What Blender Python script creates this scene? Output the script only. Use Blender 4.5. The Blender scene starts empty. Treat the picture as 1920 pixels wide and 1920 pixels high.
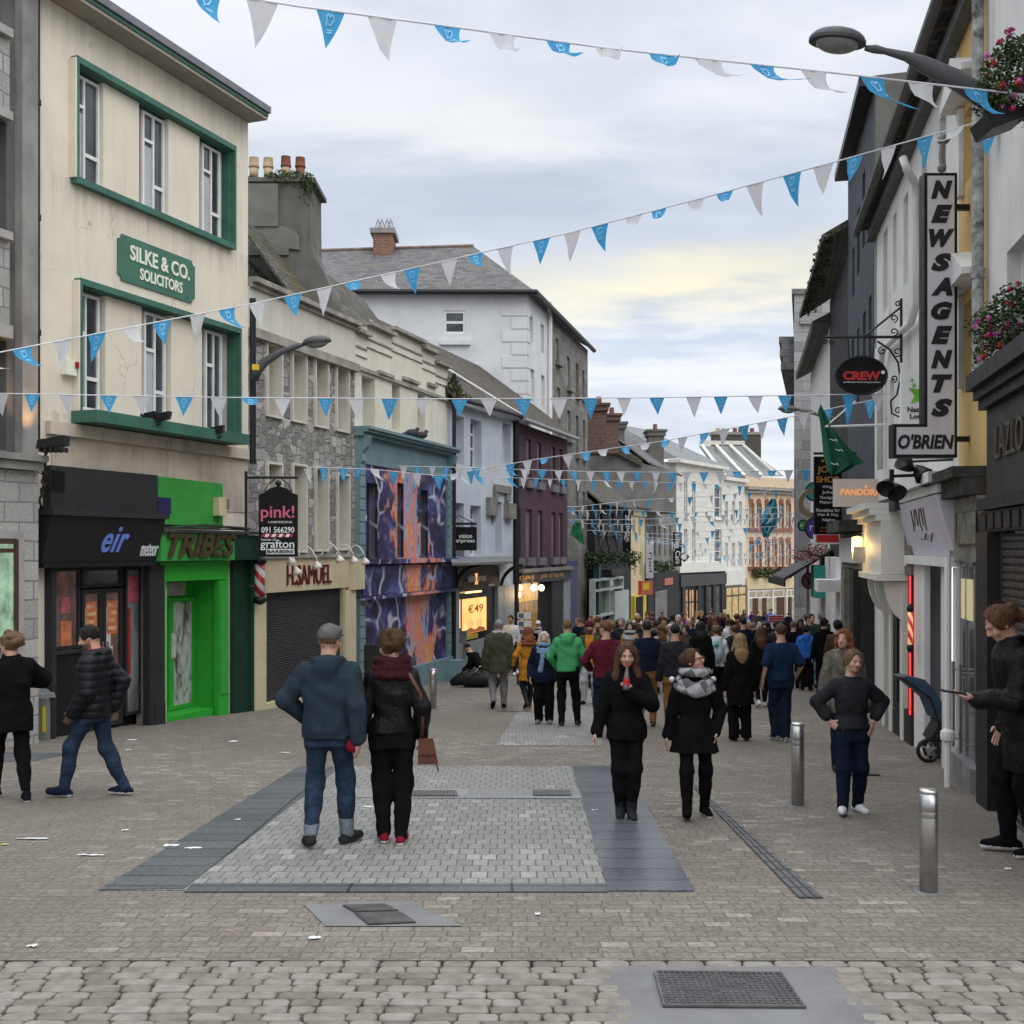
import bpy,math,random
import numpy as np
from mathutils import Vector,Matrix
R=math.radians
random.seed(7)
rng=np.random.default_rng(7)
sc=bpy.context.scene
col=sc.collection
# ---------------------------------------------------------------- camera
FP,CX,HY,CZ=2128.0,960.0,1030.0,1.85      # focal length, centre and horizon of the photograph in its own pixels, eye height
cam=bpy.data.cameras.new('camera')
cam_o=bpy.data.objects.new('camera',cam)
col.objects.link(cam_o)
cam.sensor_width=36
cam.lens=36*FP/1920
cam.shift_y=(HY-960)/1920
cam.clip_start=.05
cam.clip_end=3000
cam_o.location=(0,0,CZ)
cam_o.rotation_euler=(R(90),0,0)
sc.camera=cam_o
# ---------------------------------------------------------------- sky, sun, exposure
SUN_EL,SUN_AZ=45.0,140.0
wd=bpy.data.worlds.new('World')
sc.world=wd
wd.use_nodes=True
nt=wd.node_tree
nt.nodes.clear()
def nn(t,kind,**kw):
 n=t.nodes.new(kind)
 for k,v in kw.items():
  if k.startswith('i_'):
   n.inputs[k[2:].replace('_',' ')].default_value=v
  else:
   setattr(n,k,v)
 return n
def wmath(t,op,a,b=None,clamp=False):
 n=t.nodes.new('ShaderNodeMath')
 n.operation=op
 n.use_clamp=clamp
 for i,v in enumerate((a,b)):
  if v is None:
   continue
  if hasattr(v,'is_output'):
   t.links.new(v,n.inputs[i])
  else:
   n.inputs[i].default_value=v
 return n.outputs[0]
def mixc(t,fac,a,b,mode='MIX'):
 n=t.nodes.new('ShaderNodeMix')
 n.data_type='RGBA'
 n.blend_type=mode
 for key,v in ((0,fac),(6,a),(7,b)):
  if hasattr(v,'is_output'):
   t.links.new(v,n.inputs[key])
  elif key == 0:
   n.inputs[0].default_value=v
  else:
   n.inputs[key].default_value=tuple(v)[:3]+(1,)
 return n.outputs[2]
def ramp(t,fac,stops,interp='LINEAR'):
 n=t.nodes.new('ShaderNodeValToRGB')
 n.color_ramp.interpolation=interp
 el=n.color_ramp.elements
 while len(el) < len(stops):
  el.new(.5)
 for e,(p,c) in zip(el,stops):
  e.position=p
  e.color=(c,c,c,1) if isinstance(c,(int,float)) else tuple(c)[:3]+(1,)
 t.links.new(fac,n.inputs[0])
 return n.outputs[0]
def build_sky():
 t=nt
 tc=nn(t,'ShaderNodeTexCoord')
 D=tc.outputs['Generated']
 sep=nn(t,'ShaderNodeSeparateXYZ')
 t.links.new(D,sep.inputs[0])
 x,y,z=sep.outputs
 zz=wmath(t,'MAXIMUM',z,0.0)
 den=wmath(t,'ADD',zz,.16)
 cm=nn(t,'ShaderNodeCombineXYZ')
 t.links.new(wmath(t,'DIVIDE',x,den),cm.inputs[0])
 t.links.new(wmath(t,'DIVIDE',y,den),cm.inputs[1])
 mp=nn(t,'ShaderNodeMapping')
 mp.inputs['Scale'].default_value=(.75,1.35,1)
 mp.inputs['Rotation'].default_value=(0,0,R(-7))
 mp.inputs['Location'].default_value=(2.3,.85,0)
 t.links.new(cm.outputs[0],mp.inputs[0])
 n1=nn(t,'ShaderNodeTexNoise')
 n1.inputs['Scale'].default_value=.95
 n1.inputs['Detail'].default_value=6
 n1.inputs['Roughness'].default_value=.52
 n1.inputs['Distortion'].default_value=.35
 t.links.new(mp.outputs[0],n1.inputs['Vector'])
 n2=nn(t,'ShaderNodeTexNoise')
 n2.inputs['Scale'].default_value=3.4
 n2.inputs['Detail'].default_value=7
 n2.inputs['Roughness'].default_value=.55
 n2.inputs['Distortion'].default_value=.2
 t.links.new(mp.outputs[0],n2.inputs['Vector'])
 f=wmath(t,'ADD',wmath(t,'MULTIPLY',n1.outputs[0],.6),wmath(t,'MULTIPLY',n2.outputs[0],.4))
 cloud=ramp(t,f,[(.35,(.46,.505,.59)),(.43,(.545,.585,.66)),(.50,(.655,.685,.735)),(.57,(.76,.78,.805)),(.66,(.84,.84,.825))])
 for (px,py,sx,sy,c,s) in ((640,390,.30,.035,(.50,.555,.66),.6),(1380,420,.28,.03,(.50,.56,.68),.6),(1290,530,.20,.024,(.91,.83,.58),1.0),(850,245,.13,.022,(.88,.87,.80),.85),(560,190,.16,.05,(.80,.82,.85),.5),
                                   (1330,640,.22,.012,(.50,.57,.70),.8),(1180,690,.16,.010,(.78,.79,.78),.6),(1150,130,.3,.03,(.72,.74,.80),.5),(1000,850,.4,.05,(.74,.79,.86),.6)):
  dx,dz=(px-CX)/FP,(HY-py)/FP
  l=math.sqrt(dx*dx+1+dz*dz)
  dx,dz=dx/l,dz/l
  w=wmath(t,'MULTIPLY',wmath(t,'SUBTRACT',n2.outputs[0],.5),.09)
  a=wmath(t,'DIVIDE',wmath(t,'SUBTRACT',x,dx),sx)
  b=wmath(t,'DIVIDE',wmath(t,'SUBTRACT',wmath(t,'ADD',z,w),dz),sy)
  r2=wmath(t,'ADD',wmath(t,'MULTIPLY',a,a),wmath(t,'MULTIPLY',b,b))
  g=wmath(t,'POWER',2.718,wmath(t,'MULTIPLY',r2,-1.0))
  g=wmath(t,'MULTIPLY',g,wmath(t,'GREATER_THAN',y,0.0))
  g=wmath(t,'MULTIPLY',g,wmath(t,'MULTIPLY',wmath(t,'SUBTRACT',n1.outputs[0],.18),3.0,True))
  cloud=mixc(t,wmath(t,'MULTIPLY',g,s),cloud,c)
 zen=ramp(t,z,[(0,1.02),(.46,1.04),(.75,2.5),(1,3.2)])
 cloud=mixc(t,1,cloud,zen,'MULTIPLY')
 cloud=mixc(t,1,cloud,(9.3,9.3,9.3),'MULTIPLY')
 sky=nn(t,'ShaderNodeTexSky')
 sky.sky_type='NISHITA'
 sky.sun_disc=False
 sky.sun_elevation=R(SUN_EL)
 sky.sun_rotation=R(SUN_AZ)
 c=mixc(t,.9,sky.outputs[0],cloud)
 bg=nn(t,'ShaderNodeBackground')
 bg.inputs['Strength'].default_value=.1
 t.links.new(c,bg.inputs[0])
 out=nn(t,'ShaderNodeOutputWorld')
 t.links.new(bg.outputs[0],out.inputs[0])
build_sky()
sun=bpy.data.lights.new('sun','SUN')
sun.energy=1.0
sun.angle=R(60)
sun.color=(1,.96,.9)
sun_o=bpy.data.objects.new('sun',sun)
col.objects.link(sun_o)
sun_o.rotation_euler=Vector((-math.sin(R(SUN_AZ))*math.cos(R(SUN_EL)),-math.cos(R(SUN_AZ))*math.cos(R(SUN_EL)),-math.sin(R(SUN_EL)))).to_track_quat('-Z','Y').to_euler()
sc.view_settings.view_transform='Standard'
sc.view_settings.look='None'
sc.view_settings.gamma=1
sc.view_settings.exposure=.42
sc.view_settings.use_curve_mapping=False
sc.cycles.max_bounces=6
sc.cycles.diffuse_bounces=4
sc.cycles.glossy_bounces=3
sc.cycles.use_denoising=True
sc.cycles.sample_clamp_indirect=6
# ---------------------------------------------------------------- materials
MATS={}
def srgb(r,g,b):
 return tuple(((c/255)/12.92 if c/255 <= .04045 else ((c/255+.055)/1.055) ** 2.4) for c in (r,g,b))
def base(name):
 m=bpy.data.materials.new(name)
 m.use_nodes=True
 t=m.node_tree
 b=t.nodes['Principled BSDF']
 return m,t,b
def noise(t,vec,scale,detail=4,rough=.55,dist=0):
 n=nn(t,'ShaderNodeTexNoise')
 n.inputs['Scale'].default_value=scale
 n.inputs['Detail'].default_value=detail
 n.inputs['Roughness'].default_value=rough
 n.inputs['Distortion'].default_value=dist
 if vec is not None:
  t.links.new(vec,n.inputs['Vector'])
 return n.outputs[0]
def mapping(t,vec,scale=(1,1,1),loc=(0,0,0),rot=(0,0,0)):
 n=nn(t,'ShaderNodeMapping')
 n.inputs['Scale'].default_value=scale
 n.inputs['Location'].default_value=loc
 n.inputs['Rotation'].default_value=rot
 t.links.new(vec,n.inputs[0])
 return n.outputs[0]
def bump(t,b,h,strength,dist=.02):
 n=nn(t,'ShaderNodeBump')
 n.inputs['Strength'].default_value=strength
 n.inputs['Distance'].default_value=dist
 t.links.new(h,n.inputs['Height'])
 t.links.new(n.outputs[0],b.inputs['Normal'])
def M(name,c,rough=.75,var=.12,scale=2.5,bmp=.15,bscale=30,metal=0,spec=.35,streak=0,dirt=(.09,.085,.07),emit=0,coat=0):
 """painted, rendered, cloth or metal surface with uneven tone and optional run-down dirt"""
 if name in MATS:
  return MATS[name]
 m,t,b=base(name)
 tc=nn(t,'ShaderNodeTexCoord').outputs['Object']
 n=noise(t,tc,scale,6,.6)
 lo=tuple(max(0,v*(1-var*1.6)) for v in c)
 hi=tuple(min(1,v*(1+var)) for v in c)
 cc=ramp(t,n,[(.3,lo),(.52,c),(.72,hi)])
 if streak:
  s=noise(t,mapping(t,tc,(5,5,.35)),1.0,5,.65)
  s2=noise(t,tc,.7,3,.5)
  k=wmath(t,'MULTIPLY',ramp(t,s,[(.5,0),(.78,1)]),ramp(t,s2,[(.38,0),(.66,1)]))
  cc=mixc(t,wmath(t,'MULTIPLY',k,streak),cc,dirt)
 t.links.new(cc,b.inputs['Base Color'])
 b.inputs['Metallic'].default_value=metal
 b.inputs['Specular IOR Level'].default_value=spec
 r=ramp(t,noise(t,tc,scale*3,3),[(.3,max(.02,rough-.08)),(.7,min(1,rough+.08))])
 t.links.new(r,b.inputs['Roughness'])
 if bmp:
  bump(t,b,noise(t,tc,bscale,5,.6),bmp,.01)
 if coat:
  b.inputs['Coat Weight'].default_value=coat
 if emit:
  t.links.new(cc,b.inputs['Emission Color'])
  b.inputs['Emission Strength'].default_value=emit
 MATS[name]=m
 return m
def runs(m,levels,colr):
 """rain-run dirt on a wall below each sill or ledge: levels are (height, length, strength) above the thing's base"""
 t=m.node_tree
 b=t.nodes['Principled BSDF']
 src=b.inputs['Base Color'].links[0].from_socket
 tc=nn(t,'ShaderNodeTexCoord').outputs['Object']
 s=nn(t,'ShaderNodeSeparateXYZ')
 t.links.new(tc,s.inputs[0])
 st=ramp(t,noise(t,mapping(t,tc,(7,7,.22)),1.0,6,.7),[(.40,0),(.68,1)])
 fr=noise(t,tc,6,4)
 for lev,ln,k in levels:
  d=wmath(t,'DIVIDE',wmath(t,'SUBTRACT',lev,wmath(t,'ADD',s.outputs[2],wmath(t,'MULTIPLY',fr,.25))),ln)
  f=wmath(t,'MULTIPLY',wmath(t,'SUBTRACT',1.0,d,True),wmath(t,'GREATER_THAN',d,-.3))
  f=wmath(t,'MULTIPLY',wmath(t,'MULTIPLY',f,st),k)
  src=mixc(t,f,src,colr)
 cr=nn(t,'ShaderNodeTexVoronoi',feature='DISTANCE_TO_EDGE')
 cr.inputs['Scale'].default_value=.55
 wv=nn(t,'ShaderNodeVectorMath',operation='ADD')
 nz_=nn(t,'ShaderNodeTexNoise')
 nz_.inputs['Scale'].default_value=1.6
 nz_.inputs['Detail'].default_value=6
 t.links.new(tc,nz_.inputs['Vector'])
 t.links.new(tc,wv.inputs[0])
 t.links.new(nz_.outputs['Color'],wv.inputs[1])
 t.links.new(wv.outputs[0],cr.inputs['Vector'])
 k=wmath(t,'MULTIPLY',ramp(t,cr.outputs['Distance'],[(.0,1),(.006,0)]),ramp(t,noise(t,tc,.8,2),[(.52,0),(.6,.6)]))
 t.links.new(mixc(t,k,src,colr),b.inputs['Base Color'])
def brick(name,c1,c2,mortar,w,h,ms=.01,rough=.85,bmp=.6,distort=.0,var=.25,patch=None,patch_s=1.2,off=.5,moss=None,sq=1,sqf=2,spec=.3,msm=.15,prange=(.42,.62),rot90=0,hi=1.0,stain=0):
 if name in MATS:
  return MATS[name]
 m,t,b=base(name)
 uv=nn(t,'ShaderNodeTexCoord').outputs['UV']
 if rot90:
  uv=mapping(t,uv,rot=(0,0,R(90)))
 v=uv
 if distort:
  d=nn(t,'ShaderNodeTexNoise')
  d.inputs['Scale'].default_value=2.2
  d.inputs['Detail'].default_value=3
  t.links.new(uv,d.inputs['Vector'])
  a=nn(t,'ShaderNodeVectorMath',operation='SUBTRACT')
  t.links.new(d.outputs['Color'],a.inputs[0])
  a.inputs[1].default_value=(.5,.5,.5)
  s=nn(t,'ShaderNodeVectorMath',operation='SCALE')
  t.links.new(a.outputs[0],s.inputs[0])
  s.inputs['Scale'].default_value=distort
  e=nn(t,'ShaderNodeVectorMath',operation='ADD')
  t.links.new(uv,e.inputs[0])
  t.links.new(s.outputs[0],e.inputs[1])
  v=e.outputs[0]
 k=nn(t,'ShaderNodeTexBrick')
 k.offset=off
 k.squash=sq
 k.squash_frequency=sqf
 k.inputs['Color1'].default_value=(0,0,0,1)
 k.inputs['Color2'].default_value=(1,1,1,1)
 k.inputs['Mortar'].default_value=(.5,.5,.5,1)
 k.inputs['Scale'].default_value=1
 k.inputs['Brick Width'].default_value=w
 k.inputs['Row Height'].default_value=h
 k.inputs['Mortar Size'].default_value=ms
 k.inputs['Mortar Smooth'].default_value=msm
 t.links.new(v,k.inputs['Vector'])
 rnd=k.outputs['Color']
 n=noise(t,uv,patch_s,5,.6)
 fine=noise(t,uv,28,4,.6)
 cc=ramp(t,rnd,[(0,c1),(.86,c2),(.93,tuple(min(1,v*hi) for v in c2))])
 if patch:
  cc=mixc(t,ramp(t,n,[(prange[0],0),(prange[1],1)]),cc,patch)
 cc=mixc(t,var,cc,ramp(t,fine,[(.3,0.0),(.7,1.0)]),'OVERLAY')
 if stain:
  k1=ramp(t,noise(t,uv,.33,5,.65),[(.45,0),(.7,1)])
  cc=mixc(t,wmath(t,'MULTIPLY',k1,stain),cc,tuple(v*.55 for v in c1))
  cc=mixc(t,ramp(t,noise(t,uv,7,2),[(.70,0),(.74,.5)]),cc,tuple(v*.4 for v in c1))
  cc=mixc(t,ramp(t,noise(t,mapping(t,uv,loc=(5,3,0)),2.1,6,.7),[(.52,0),(.75,.4)]),cc,tuple(v*1.25 for v in c2))
 if moss:
  cc=mixc(t,ramp(t,noise(t,uv,.9,6,.65),[(.5,0),(.66,.9)]),cc,moss)
 cc=mixc(t,k.outputs['Fac'],cc,mortar)
 t.links.new(cc,b.inputs['Base Color'])
 b.inputs['Roughness'].default_value=rough
 b.inputs['Specular IOR Level'].default_value=spec
 h1=wmath(t,'SUBTRACT',wmath(t,'MULTIPLY',fine,.5),wmath(t,'MULTIPLY',k.outputs['Fac'],1.2))
 h1=wmath(t,'ADD',h1,wmath(t,'MULTIPLY',rnd,.25))
 bump(t,b,h1,bmp,.02)
 MATS[name]=m
 return m
def glassm(name='window_glass',c=(.025,.03,.035),lit=None):
 """window pane: dark room behind, sheen of sky in front; curtains and blinds as pale patches"""
 if name in MATS:
  return MATS[name]
 m,t,b=base(name)
 uv=nn(t,'ShaderNodeTexCoord').outputs['UV']
 n=noise(t,mapping(t,uv,(1.3,.6,1)),1.3,3)
 cc=ramp(t,n,[(.35,c),(.6,tuple(v*2.2+.02 for v in c)),(.75,tuple(v*1.2 for v in c))])
 t.links.new(cc,b.inputs['Base Color'])
 b.inputs['Roughness'].default_value=.06
 b.inputs['Specular IOR Level'].default_value=.6
 bump(t,b,noise(t,uv,1.5,2),.12,.01)
 if lit:
  e=ramp(t,noise(t,mapping(t,uv,(2.2,1.1,1)),2.4,6,.7),[(.3,tuple(v*.12 for v in lit)),(.5,tuple(v*.55 for v in lit)),(.7,lit)])
  t.links.new(e,b.inputs['Emission Color'])
  b.inputs['Emission Strength'].default_value=1
 MATS[name]=m
 return m
def fabric(name,c,rough=.95,weave=220,var=.22,spec=.06,sheen=.0,fold=.5,fscale=9):
 if name in MATS:
  return MATS[name]
 m,t,b=base(name)
 tc=nn(t,'ShaderNodeTexCoord').outputs['Object']
 n=noise(t,tc,7,5,.6)
 cc=ramp(t,n,[(.3,tuple(v*(1-var) for v in c)),(.7,tuple(min(1,v*(1+var)) for v in c))])
 t.links.new(cc,b.inputs['Base Color'])
 b.inputs['Roughness'].default_value=rough
 b.inputs['Specular IOR Level'].default_value=spec
 b.inputs['Sheen Weight'].default_value=sheen
 f=noise(t,mapping(t,tc,(1,1,.55)),fscale,4,.5,1.2)
 bump(t,b,wmath(t,'ADD',f,wmath(t,'MULTIPLY',noise(t,tc,weave,2),.06)),fold,.03)
 MATS[name]=m
 return m
def attr_mat(name,rough=.5,spec=.35,sss=0,fine=0):
 if name in MATS:
  return MATS[name]
 m,t,b=base(name)
 a=nn(t,'ShaderNodeAttribute')
 a.attribute_name='col'
 tc=nn(t,'ShaderNodeTexCoord').outputs['Object']
 cc=mixc(t,.25,a.outputs['Color'],ramp(t,noise(t,tc,30,4),[(.3,.25),(.7,.75)]),'SOFT_LIGHT')
 t.links.new(cc,b.inputs['Base Color'])
 b.inputs['Roughness'].default_value=rough
 b.inputs['Specular IOR Level'].default_value=spec
 if sss:
  b.inputs['Subsurface Weight'].default_value=sss
  b.inputs['Subsurface Radius'].default_value=(.9,.35,.2)
  b.inputs['Subsurface Scale'].default_value=.012
 if fine:
  bump(t,b,noise(t,mapping(t,tc,(3,3,1)),55,4,.7,.8),fine,.01)
 MATS[name]=m
 return m
# ---------------------------------------------------------------- building blocks
ORG={}          # world position of each thing's base
class MB:
 """collects faces in world space; build() links them as ONE mesh object under its thing"""
 def __init__(s):
  s.v,s.f,s.mi,s.m=[],[],[],0
 def face(s,pts):
  i=len(s.v)
  s.v+= [tuple(p) for p in pts]
  s.f.append(list(range(i,i+len(pts))))
  s.mi.append(s.m)
  return s
 def mesh(s,V,Fc):
  i=len(s.v)
  s.v+= [tuple(p) for p in V]
  for f in Fc:
   s.f.append([k+i for k in f])
   s.mi.append(s.m)
  return s
 def hexa(s,P):       # 8 points: bottom ring 0-3, top ring 4-7
  a=np.array(P)
  c=a.mean(0)
  for q in ((0,1,2,3),(4,5,6,7),(0,1,5,4),(1,2,6,5),(2,3,7,6),(3,0,4,7)):
   pts=[a[k] for k in q]
   n=np.cross(pts[1]-pts[0],pts[2]-pts[0])
   if np.dot(n,sum(pts)/4-c) < 0:
    pts=pts[::-1]
   s.face(pts)
  return s
 def box(s,fr,u0,u1,d0,d1,z0,z1):
  return s.hexa([fr.pt(u0,d0,z0),fr.pt(u1,d0,z0),fr.pt(u1,d1,z0),fr.pt(u0,d1,z0),fr.pt(u0,d0,z1),fr.pt(u1,d0,z1),fr.pt(u1,d1,z1),fr.pt(u0,d1,z1)])
 def wbox(s,x0,x1,y0,y1,z0,z1):
  return s.hexa([(x0,y0,z0),(x1,y0,z0),(x1,y1,z0),(x0,y1,z0),(x0,y0,z1),(x1,y0,z1),(x1,y1,z1),(x0,y1,z1)])
 def prism(s,A,off):
  """polygon A (world points, in order) extruded by off"""
  A=[np.array(p,float) for p in A]
  off=np.array(off,float)
  n=sum(np.cross(A[i],A[(i+1) % len(A)]) for i in range(len(A)))
  if np.dot(n,off) > 0:
   A=A[::-1]
  s.face(A)
  B=[p+off for p in A]
  s.face(B[::-1])
  k=len(A)
  for i in range(k):
   j=(i+1) % k
   s.face([A[j],A[i],B[i],B[j]])
  return s
 def pris(s,fr,uz,d0,d1):
  A=[fr.pt(u,d0,z) for u,z in uz]
  return s.prism(A,np.array(fr.pt(0,d1,0))-np.array(fr.pt(0,d0,0)))
 def tube(s,pts,r,n=8,cap=True):
  pts=[np.array(p,float) for p in pts]
  rs=r if hasattr(r,'__len__') else [r]*len(pts)
  V,Fc=[],[]
  up=np.array((.31,.17,.93))
  for i,p in enumerate(pts):
   d=pts[min(i+1,len(pts)-1)]-pts[max(i-1,0)]
   d=d/(np.linalg.norm(d)+1e-9)
   a=np.cross(d,up)
   if np.linalg.norm(a) < .1:
    a=np.cross(d,(1,0,0))
   a /= np.linalg.norm(a)
   b=np.cross(d,a)
   for k in range(n):
    an=2*math.pi*k/n
    V.append(p+rs[i]*(math.cos(an)*a+math.sin(an)*b))
  for i in range(len(pts)-1):
   for k in range(n):
    j=(k+1) % n
    Fc.append([i*n+k,i*n+j,(i+1)*n+j,(i+1)*n+k])
  if cap:
   Fc.append(list(range(n))[::-1])
   Fc.append([(len(pts)-1)*n+k for k in range(n)])
  return s.mesh(V,Fc)
 def lathe(s,c,prof,n=20,ax=None):
  """profile [(r, h)] turned round the axis through c"""
  c=np.array(c,float)
  e3=np.array((0,0,1.)) if ax is None else np.array(ax,float)/np.linalg.norm(ax)
  e1=np.cross(e3,(0,1,0) if abs(e3[1]) < .9 else (1,0,0))
  e1 /= np.linalg.norm(e1)
  e2=np.cross(e3,e1)
  V,Fc=[],[]
  for r,h in prof:
   for k in range(n):
    a=2*math.pi*k/n
    V.append(c+e3*h+r*(math.cos(a)*e1+math.sin(a)*e2))
  for i in range(len(prof)-1):
   for k in range(n):
    j=(k+1) % n
    Fc.append([i*n+k,i*n+j,(i+1)*n+j,(i+1)*n+k])
  if prof[0][0] > 1e-4:
   Fc.append(list(range(n))[::-1])
  if prof[-1][0] > 1e-4:
   Fc.append([(len(prof)-1)*n+k for k in range(n)])
  return s.mesh(V,Fc)
 def ball(s,c,r,n=10):
  r=r if hasattr(r,'__len__') else (r,r,r)
  V,Fc=[],[]
  for i in range(n+1):
   a=math.pi*i/n
   for k in range(2*n):
    b=math.pi*k/n
    V.append((c[0]+r[0]*math.sin(a)*math.cos(b),c[1]+r[1]*math.sin(a)*math.sin(b),c[2]+r[2]*math.cos(a)))
  for i in range(n):
   for k in range(2*n):
    j=(k+1) % (2*n)
    Fc.append([i*2*n+k,(i+1)*2*n+k,(i+1)*2*n+j,i*2*n+j])
  return s.mesh(V,Fc)
 def wall(s,fr,u0,u1,z0,z1,holes=(),d=0,reveal=.2):
  us=sorted({u0,u1} | {min(max(h[i],u0),u1) for h in holes for i in (0,1)})
  zs=sorted({z0,z1} | {min(max(h[i],z0),z1) for h in holes for i in (2,3)})
  for i in range(len(us)-1):
   for j in range(len(zs)-1):
    a,b,c,e=us[i],us[i+1],zs[j],zs[j+1]
    if b-a < 1e-5 or e-c < 1e-5:
     continue
    mu,mz=(a+b)/2,(c+e)/2
    if any(h[0] < mu < h[1] and h[2] < mz < h[3] for h in holes):
     continue
    q=[fr.pt(a,d,c),fr.pt(b,d,c),fr.pt(b,d,e),fr.pt(a,d,e)]
    s.face(q if fr.side > 0 else q[::-1])
  for h in holes:
   r=h[4] if len(h) > 4 else reveal
   c4=[(h[0],h[2]),(h[1],h[2]),(h[1],h[3]),(h[0],h[3])]
   for i in range(4):
    (a,c),(b,e)=c4[i],c4[(i+1) % 4]
    q=[fr.pt(a,d,c),fr.pt(a,d-r,c),fr.pt(b,d-r,e),fr.pt(b,d,e)]
    s.face(q if fr.side > 0 else q[::-1])
  return s
 def build(s,name,mat,parent=None,smooth=False,label=None):
  o0=np.array(ORG.get(parent.name,(0,0,0))) if parent is not None else np.zeros(3)
  V=np.array(s.v,float).reshape(-1,3)
  me=bpy.data.meshes.new(name)
  me.from_pydata((V-o0).tolist(),[],s.f)
  mats=mat if isinstance(mat,(list,tuple)) else [mat]
  for m in mats:
   me.materials.append(m)
  if len(mats) > 1:
   me.polygons.foreach_set('material_index',s.mi)
  uvl=me.uv_layers.new(name='UVMap')
  uv=np.zeros((len(me.loops),2))
  li=0
  for f in s.f:
   P=V[f]
   n=np.zeros(3)
   for k in range(len(f)):
    n+= np.cross(P[k]-P[0],P[(k+1) % len(f)]-P[0])
   n /= (np.linalg.norm(n)+1e-12)
   if abs(n[2]) > .985:
    t1,t2=np.array((1.,0,0)),np.array((0,1.,0))
   else:
    t1=np.array((-n[1],n[0],0))
    t1 /= np.linalg.norm(t1)
    t2=np.cross(n,t1)
   uv[li:li+len(f),0]=P @ t1
   uv[li:li+len(f),1]=P @ t2
   li+= len(f)
  uvl.data.foreach_set('uv',uv.ravel())
  if smooth:
   me.polygons.foreach_set('use_smooth',[True]*len(me.polygons))
  me.update()
  o=bpy.data.objects.new(name,me)
  col.objects.link(o)
  if parent is not None:
   o.parent=parent
   ORG[o.name]=tuple(o0)
  if label:
   o['label']=label
  return o
def thing(name,label,cat,loc,group=None):
 o=bpy.data.objects.new(name,None)
 col.objects.link(o)
 o.location=loc
 o.empty_display_size=.2
 ORG[o.name]=tuple(loc)
 o['label']=label
 o['category']=cat
 if group:
  o['group']=group
 return o
def tag(o,label,cat,group=None):
 o['label']=label
 o['category']=cat
 if group:
  o['group']=group
 return o
def structure(o,kind='structure'):
 o['kind']=kind
 return o
def P(px,py,Y):
 """world point seen at a pixel of the photograph, Y metres ahead"""
 return np.array(((px-CX)/FP*Y,Y,CZ+(HY-py)/FP*Y))
SL=125.0/FP
def gz(Y):
 return -SL*Y if Y < 34 else -SL*34-.045*(Y-34)
def gY(py):
 """distance of the ground seen at a pixel row"""
 Y=FP*CZ/(py-1155)
 if Y > 34:
  Y=(CZ+(SL-.045)*34)/((py-HY)/FP-.045)
 return Y
def G(px,py):
 Y=gY(py)
 return np.array(((px-CX)/FP*Y,Y,gz(Y)))
class Fr:
 """a facade: u runs along it from near to far, d out towards the street, z up. side=1 left of the street, -1 right"""
 def __init__(s,A,B,side=1):
  s.A,s.B=np.array(A,float),np.array(B,float)
  d=s.B-s.A
  s.L=np.linalg.norm(d)
  s.t=d/s.L
  s.side=side
  s.n=np.array((s.t[1],-s.t[0]))*side
 def u(s,px,d=0):
  r=(px-CX)/FP
  a=s.A+s.n*d
  return (r*a[1]-a[0])/(s.t[0]-r*s.t[1])
 def Y(s,px,d=0):
  return (s.A+s.n*d+s.t*s.u(px,d))[1]
 def z(s,px,py,d=0):
  return CZ+(HY-py)/FP*s.Y(px,d)
 def pt(s,u,d,z):
  p=s.A+s.t*u+s.n*d
  return np.array((p[0],p[1],z))
 def g(s,u,d=0):
  return gz((s.A+s.t*u+s.n*d)[1])
 def rect(s,x0,x1,yt,yb,d=0,ref=None):
  ref=x0 if ref is None else ref
  a,b=s.u(x0,d),s.u(x1,d)
  return (min(a,b),max(a,b),s.z(ref,yb,d),s.z(ref,yt,d))
class Card:
 """an upright sign face: centred at c, yaw degrees from facing the camera's way"""
 def __init__(s,c,ex):
  s.c=np.array(c,float)
  s.ex=np.array((ex[0],ex[1],0.))/math.hypot(ex[0],ex[1])
  s.ez=np.array((s.ex[1],-s.ex[0],0))
  s.side=1
 def pt(s,u,d,z):
  return s.c+s.ex*u+s.ez*d+np.array((0,0,z))
FONT=None
def text_mesh(txt,bold=0.0,shear=0.0,spacing=1.0,res=3):
 cu=bpy.data.curves.new('t','FONT')
 cu.body=txt
 cu.size=1
 cu.offset=bold
 cu.shear=shear
 cu.space_character=spacing
 cu.align_x='CENTER'
 cu.resolution_u=res
 cu.extrude=.05
 o=bpy.data.objects.new('t',cu)
 col.objects.link(o)
 dg=bpy.context.evaluated_depsgraph_get()
 me=bpy.data.meshes.new_from_object(o.evaluated_get(dg))
 V=np.array([v.co[:] for v in me.vertices]).reshape(-1,3)
 Fc=[list(p.vertices) for p in me.polygons]
 bpy.data.objects.remove(o)
 bpy.data.curves.remove(cu)
 bpy.data.meshes.remove(me)
 return V,Fc
def text(mb,fr,txt,u0,u1,z0,z1,d,depth=.012,bold=.0,shear=.0,spacing=1.0,flip=False,vert=False,res=3):
 """letters fitted into the rectangle u0..u1, z0..z1 standing proud of distance d; flip on facades right of the street, vert reads downwards"""
 V,Fc=text_mesh(txt,bold,shear,spacing,res)
 if not len(V):
  return
 lo,hi=V.min(0),V.max(0)
 q=(V-lo)/(hi-lo+1e-9)
 if vert:
  q=np.stack((q[:,1],1-q[:,0],q[:,2]),1)
 if flip:
  q[:,0]=1-q[:,0]
 pts=[fr.pt(u0+(u1-u0)*a,d+depth*c,z0+(z1-z0)*b) for a,b,c in q]
 mb.mesh(pts,[f[::-1] for f in Fc] if flip else Fc)
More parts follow.
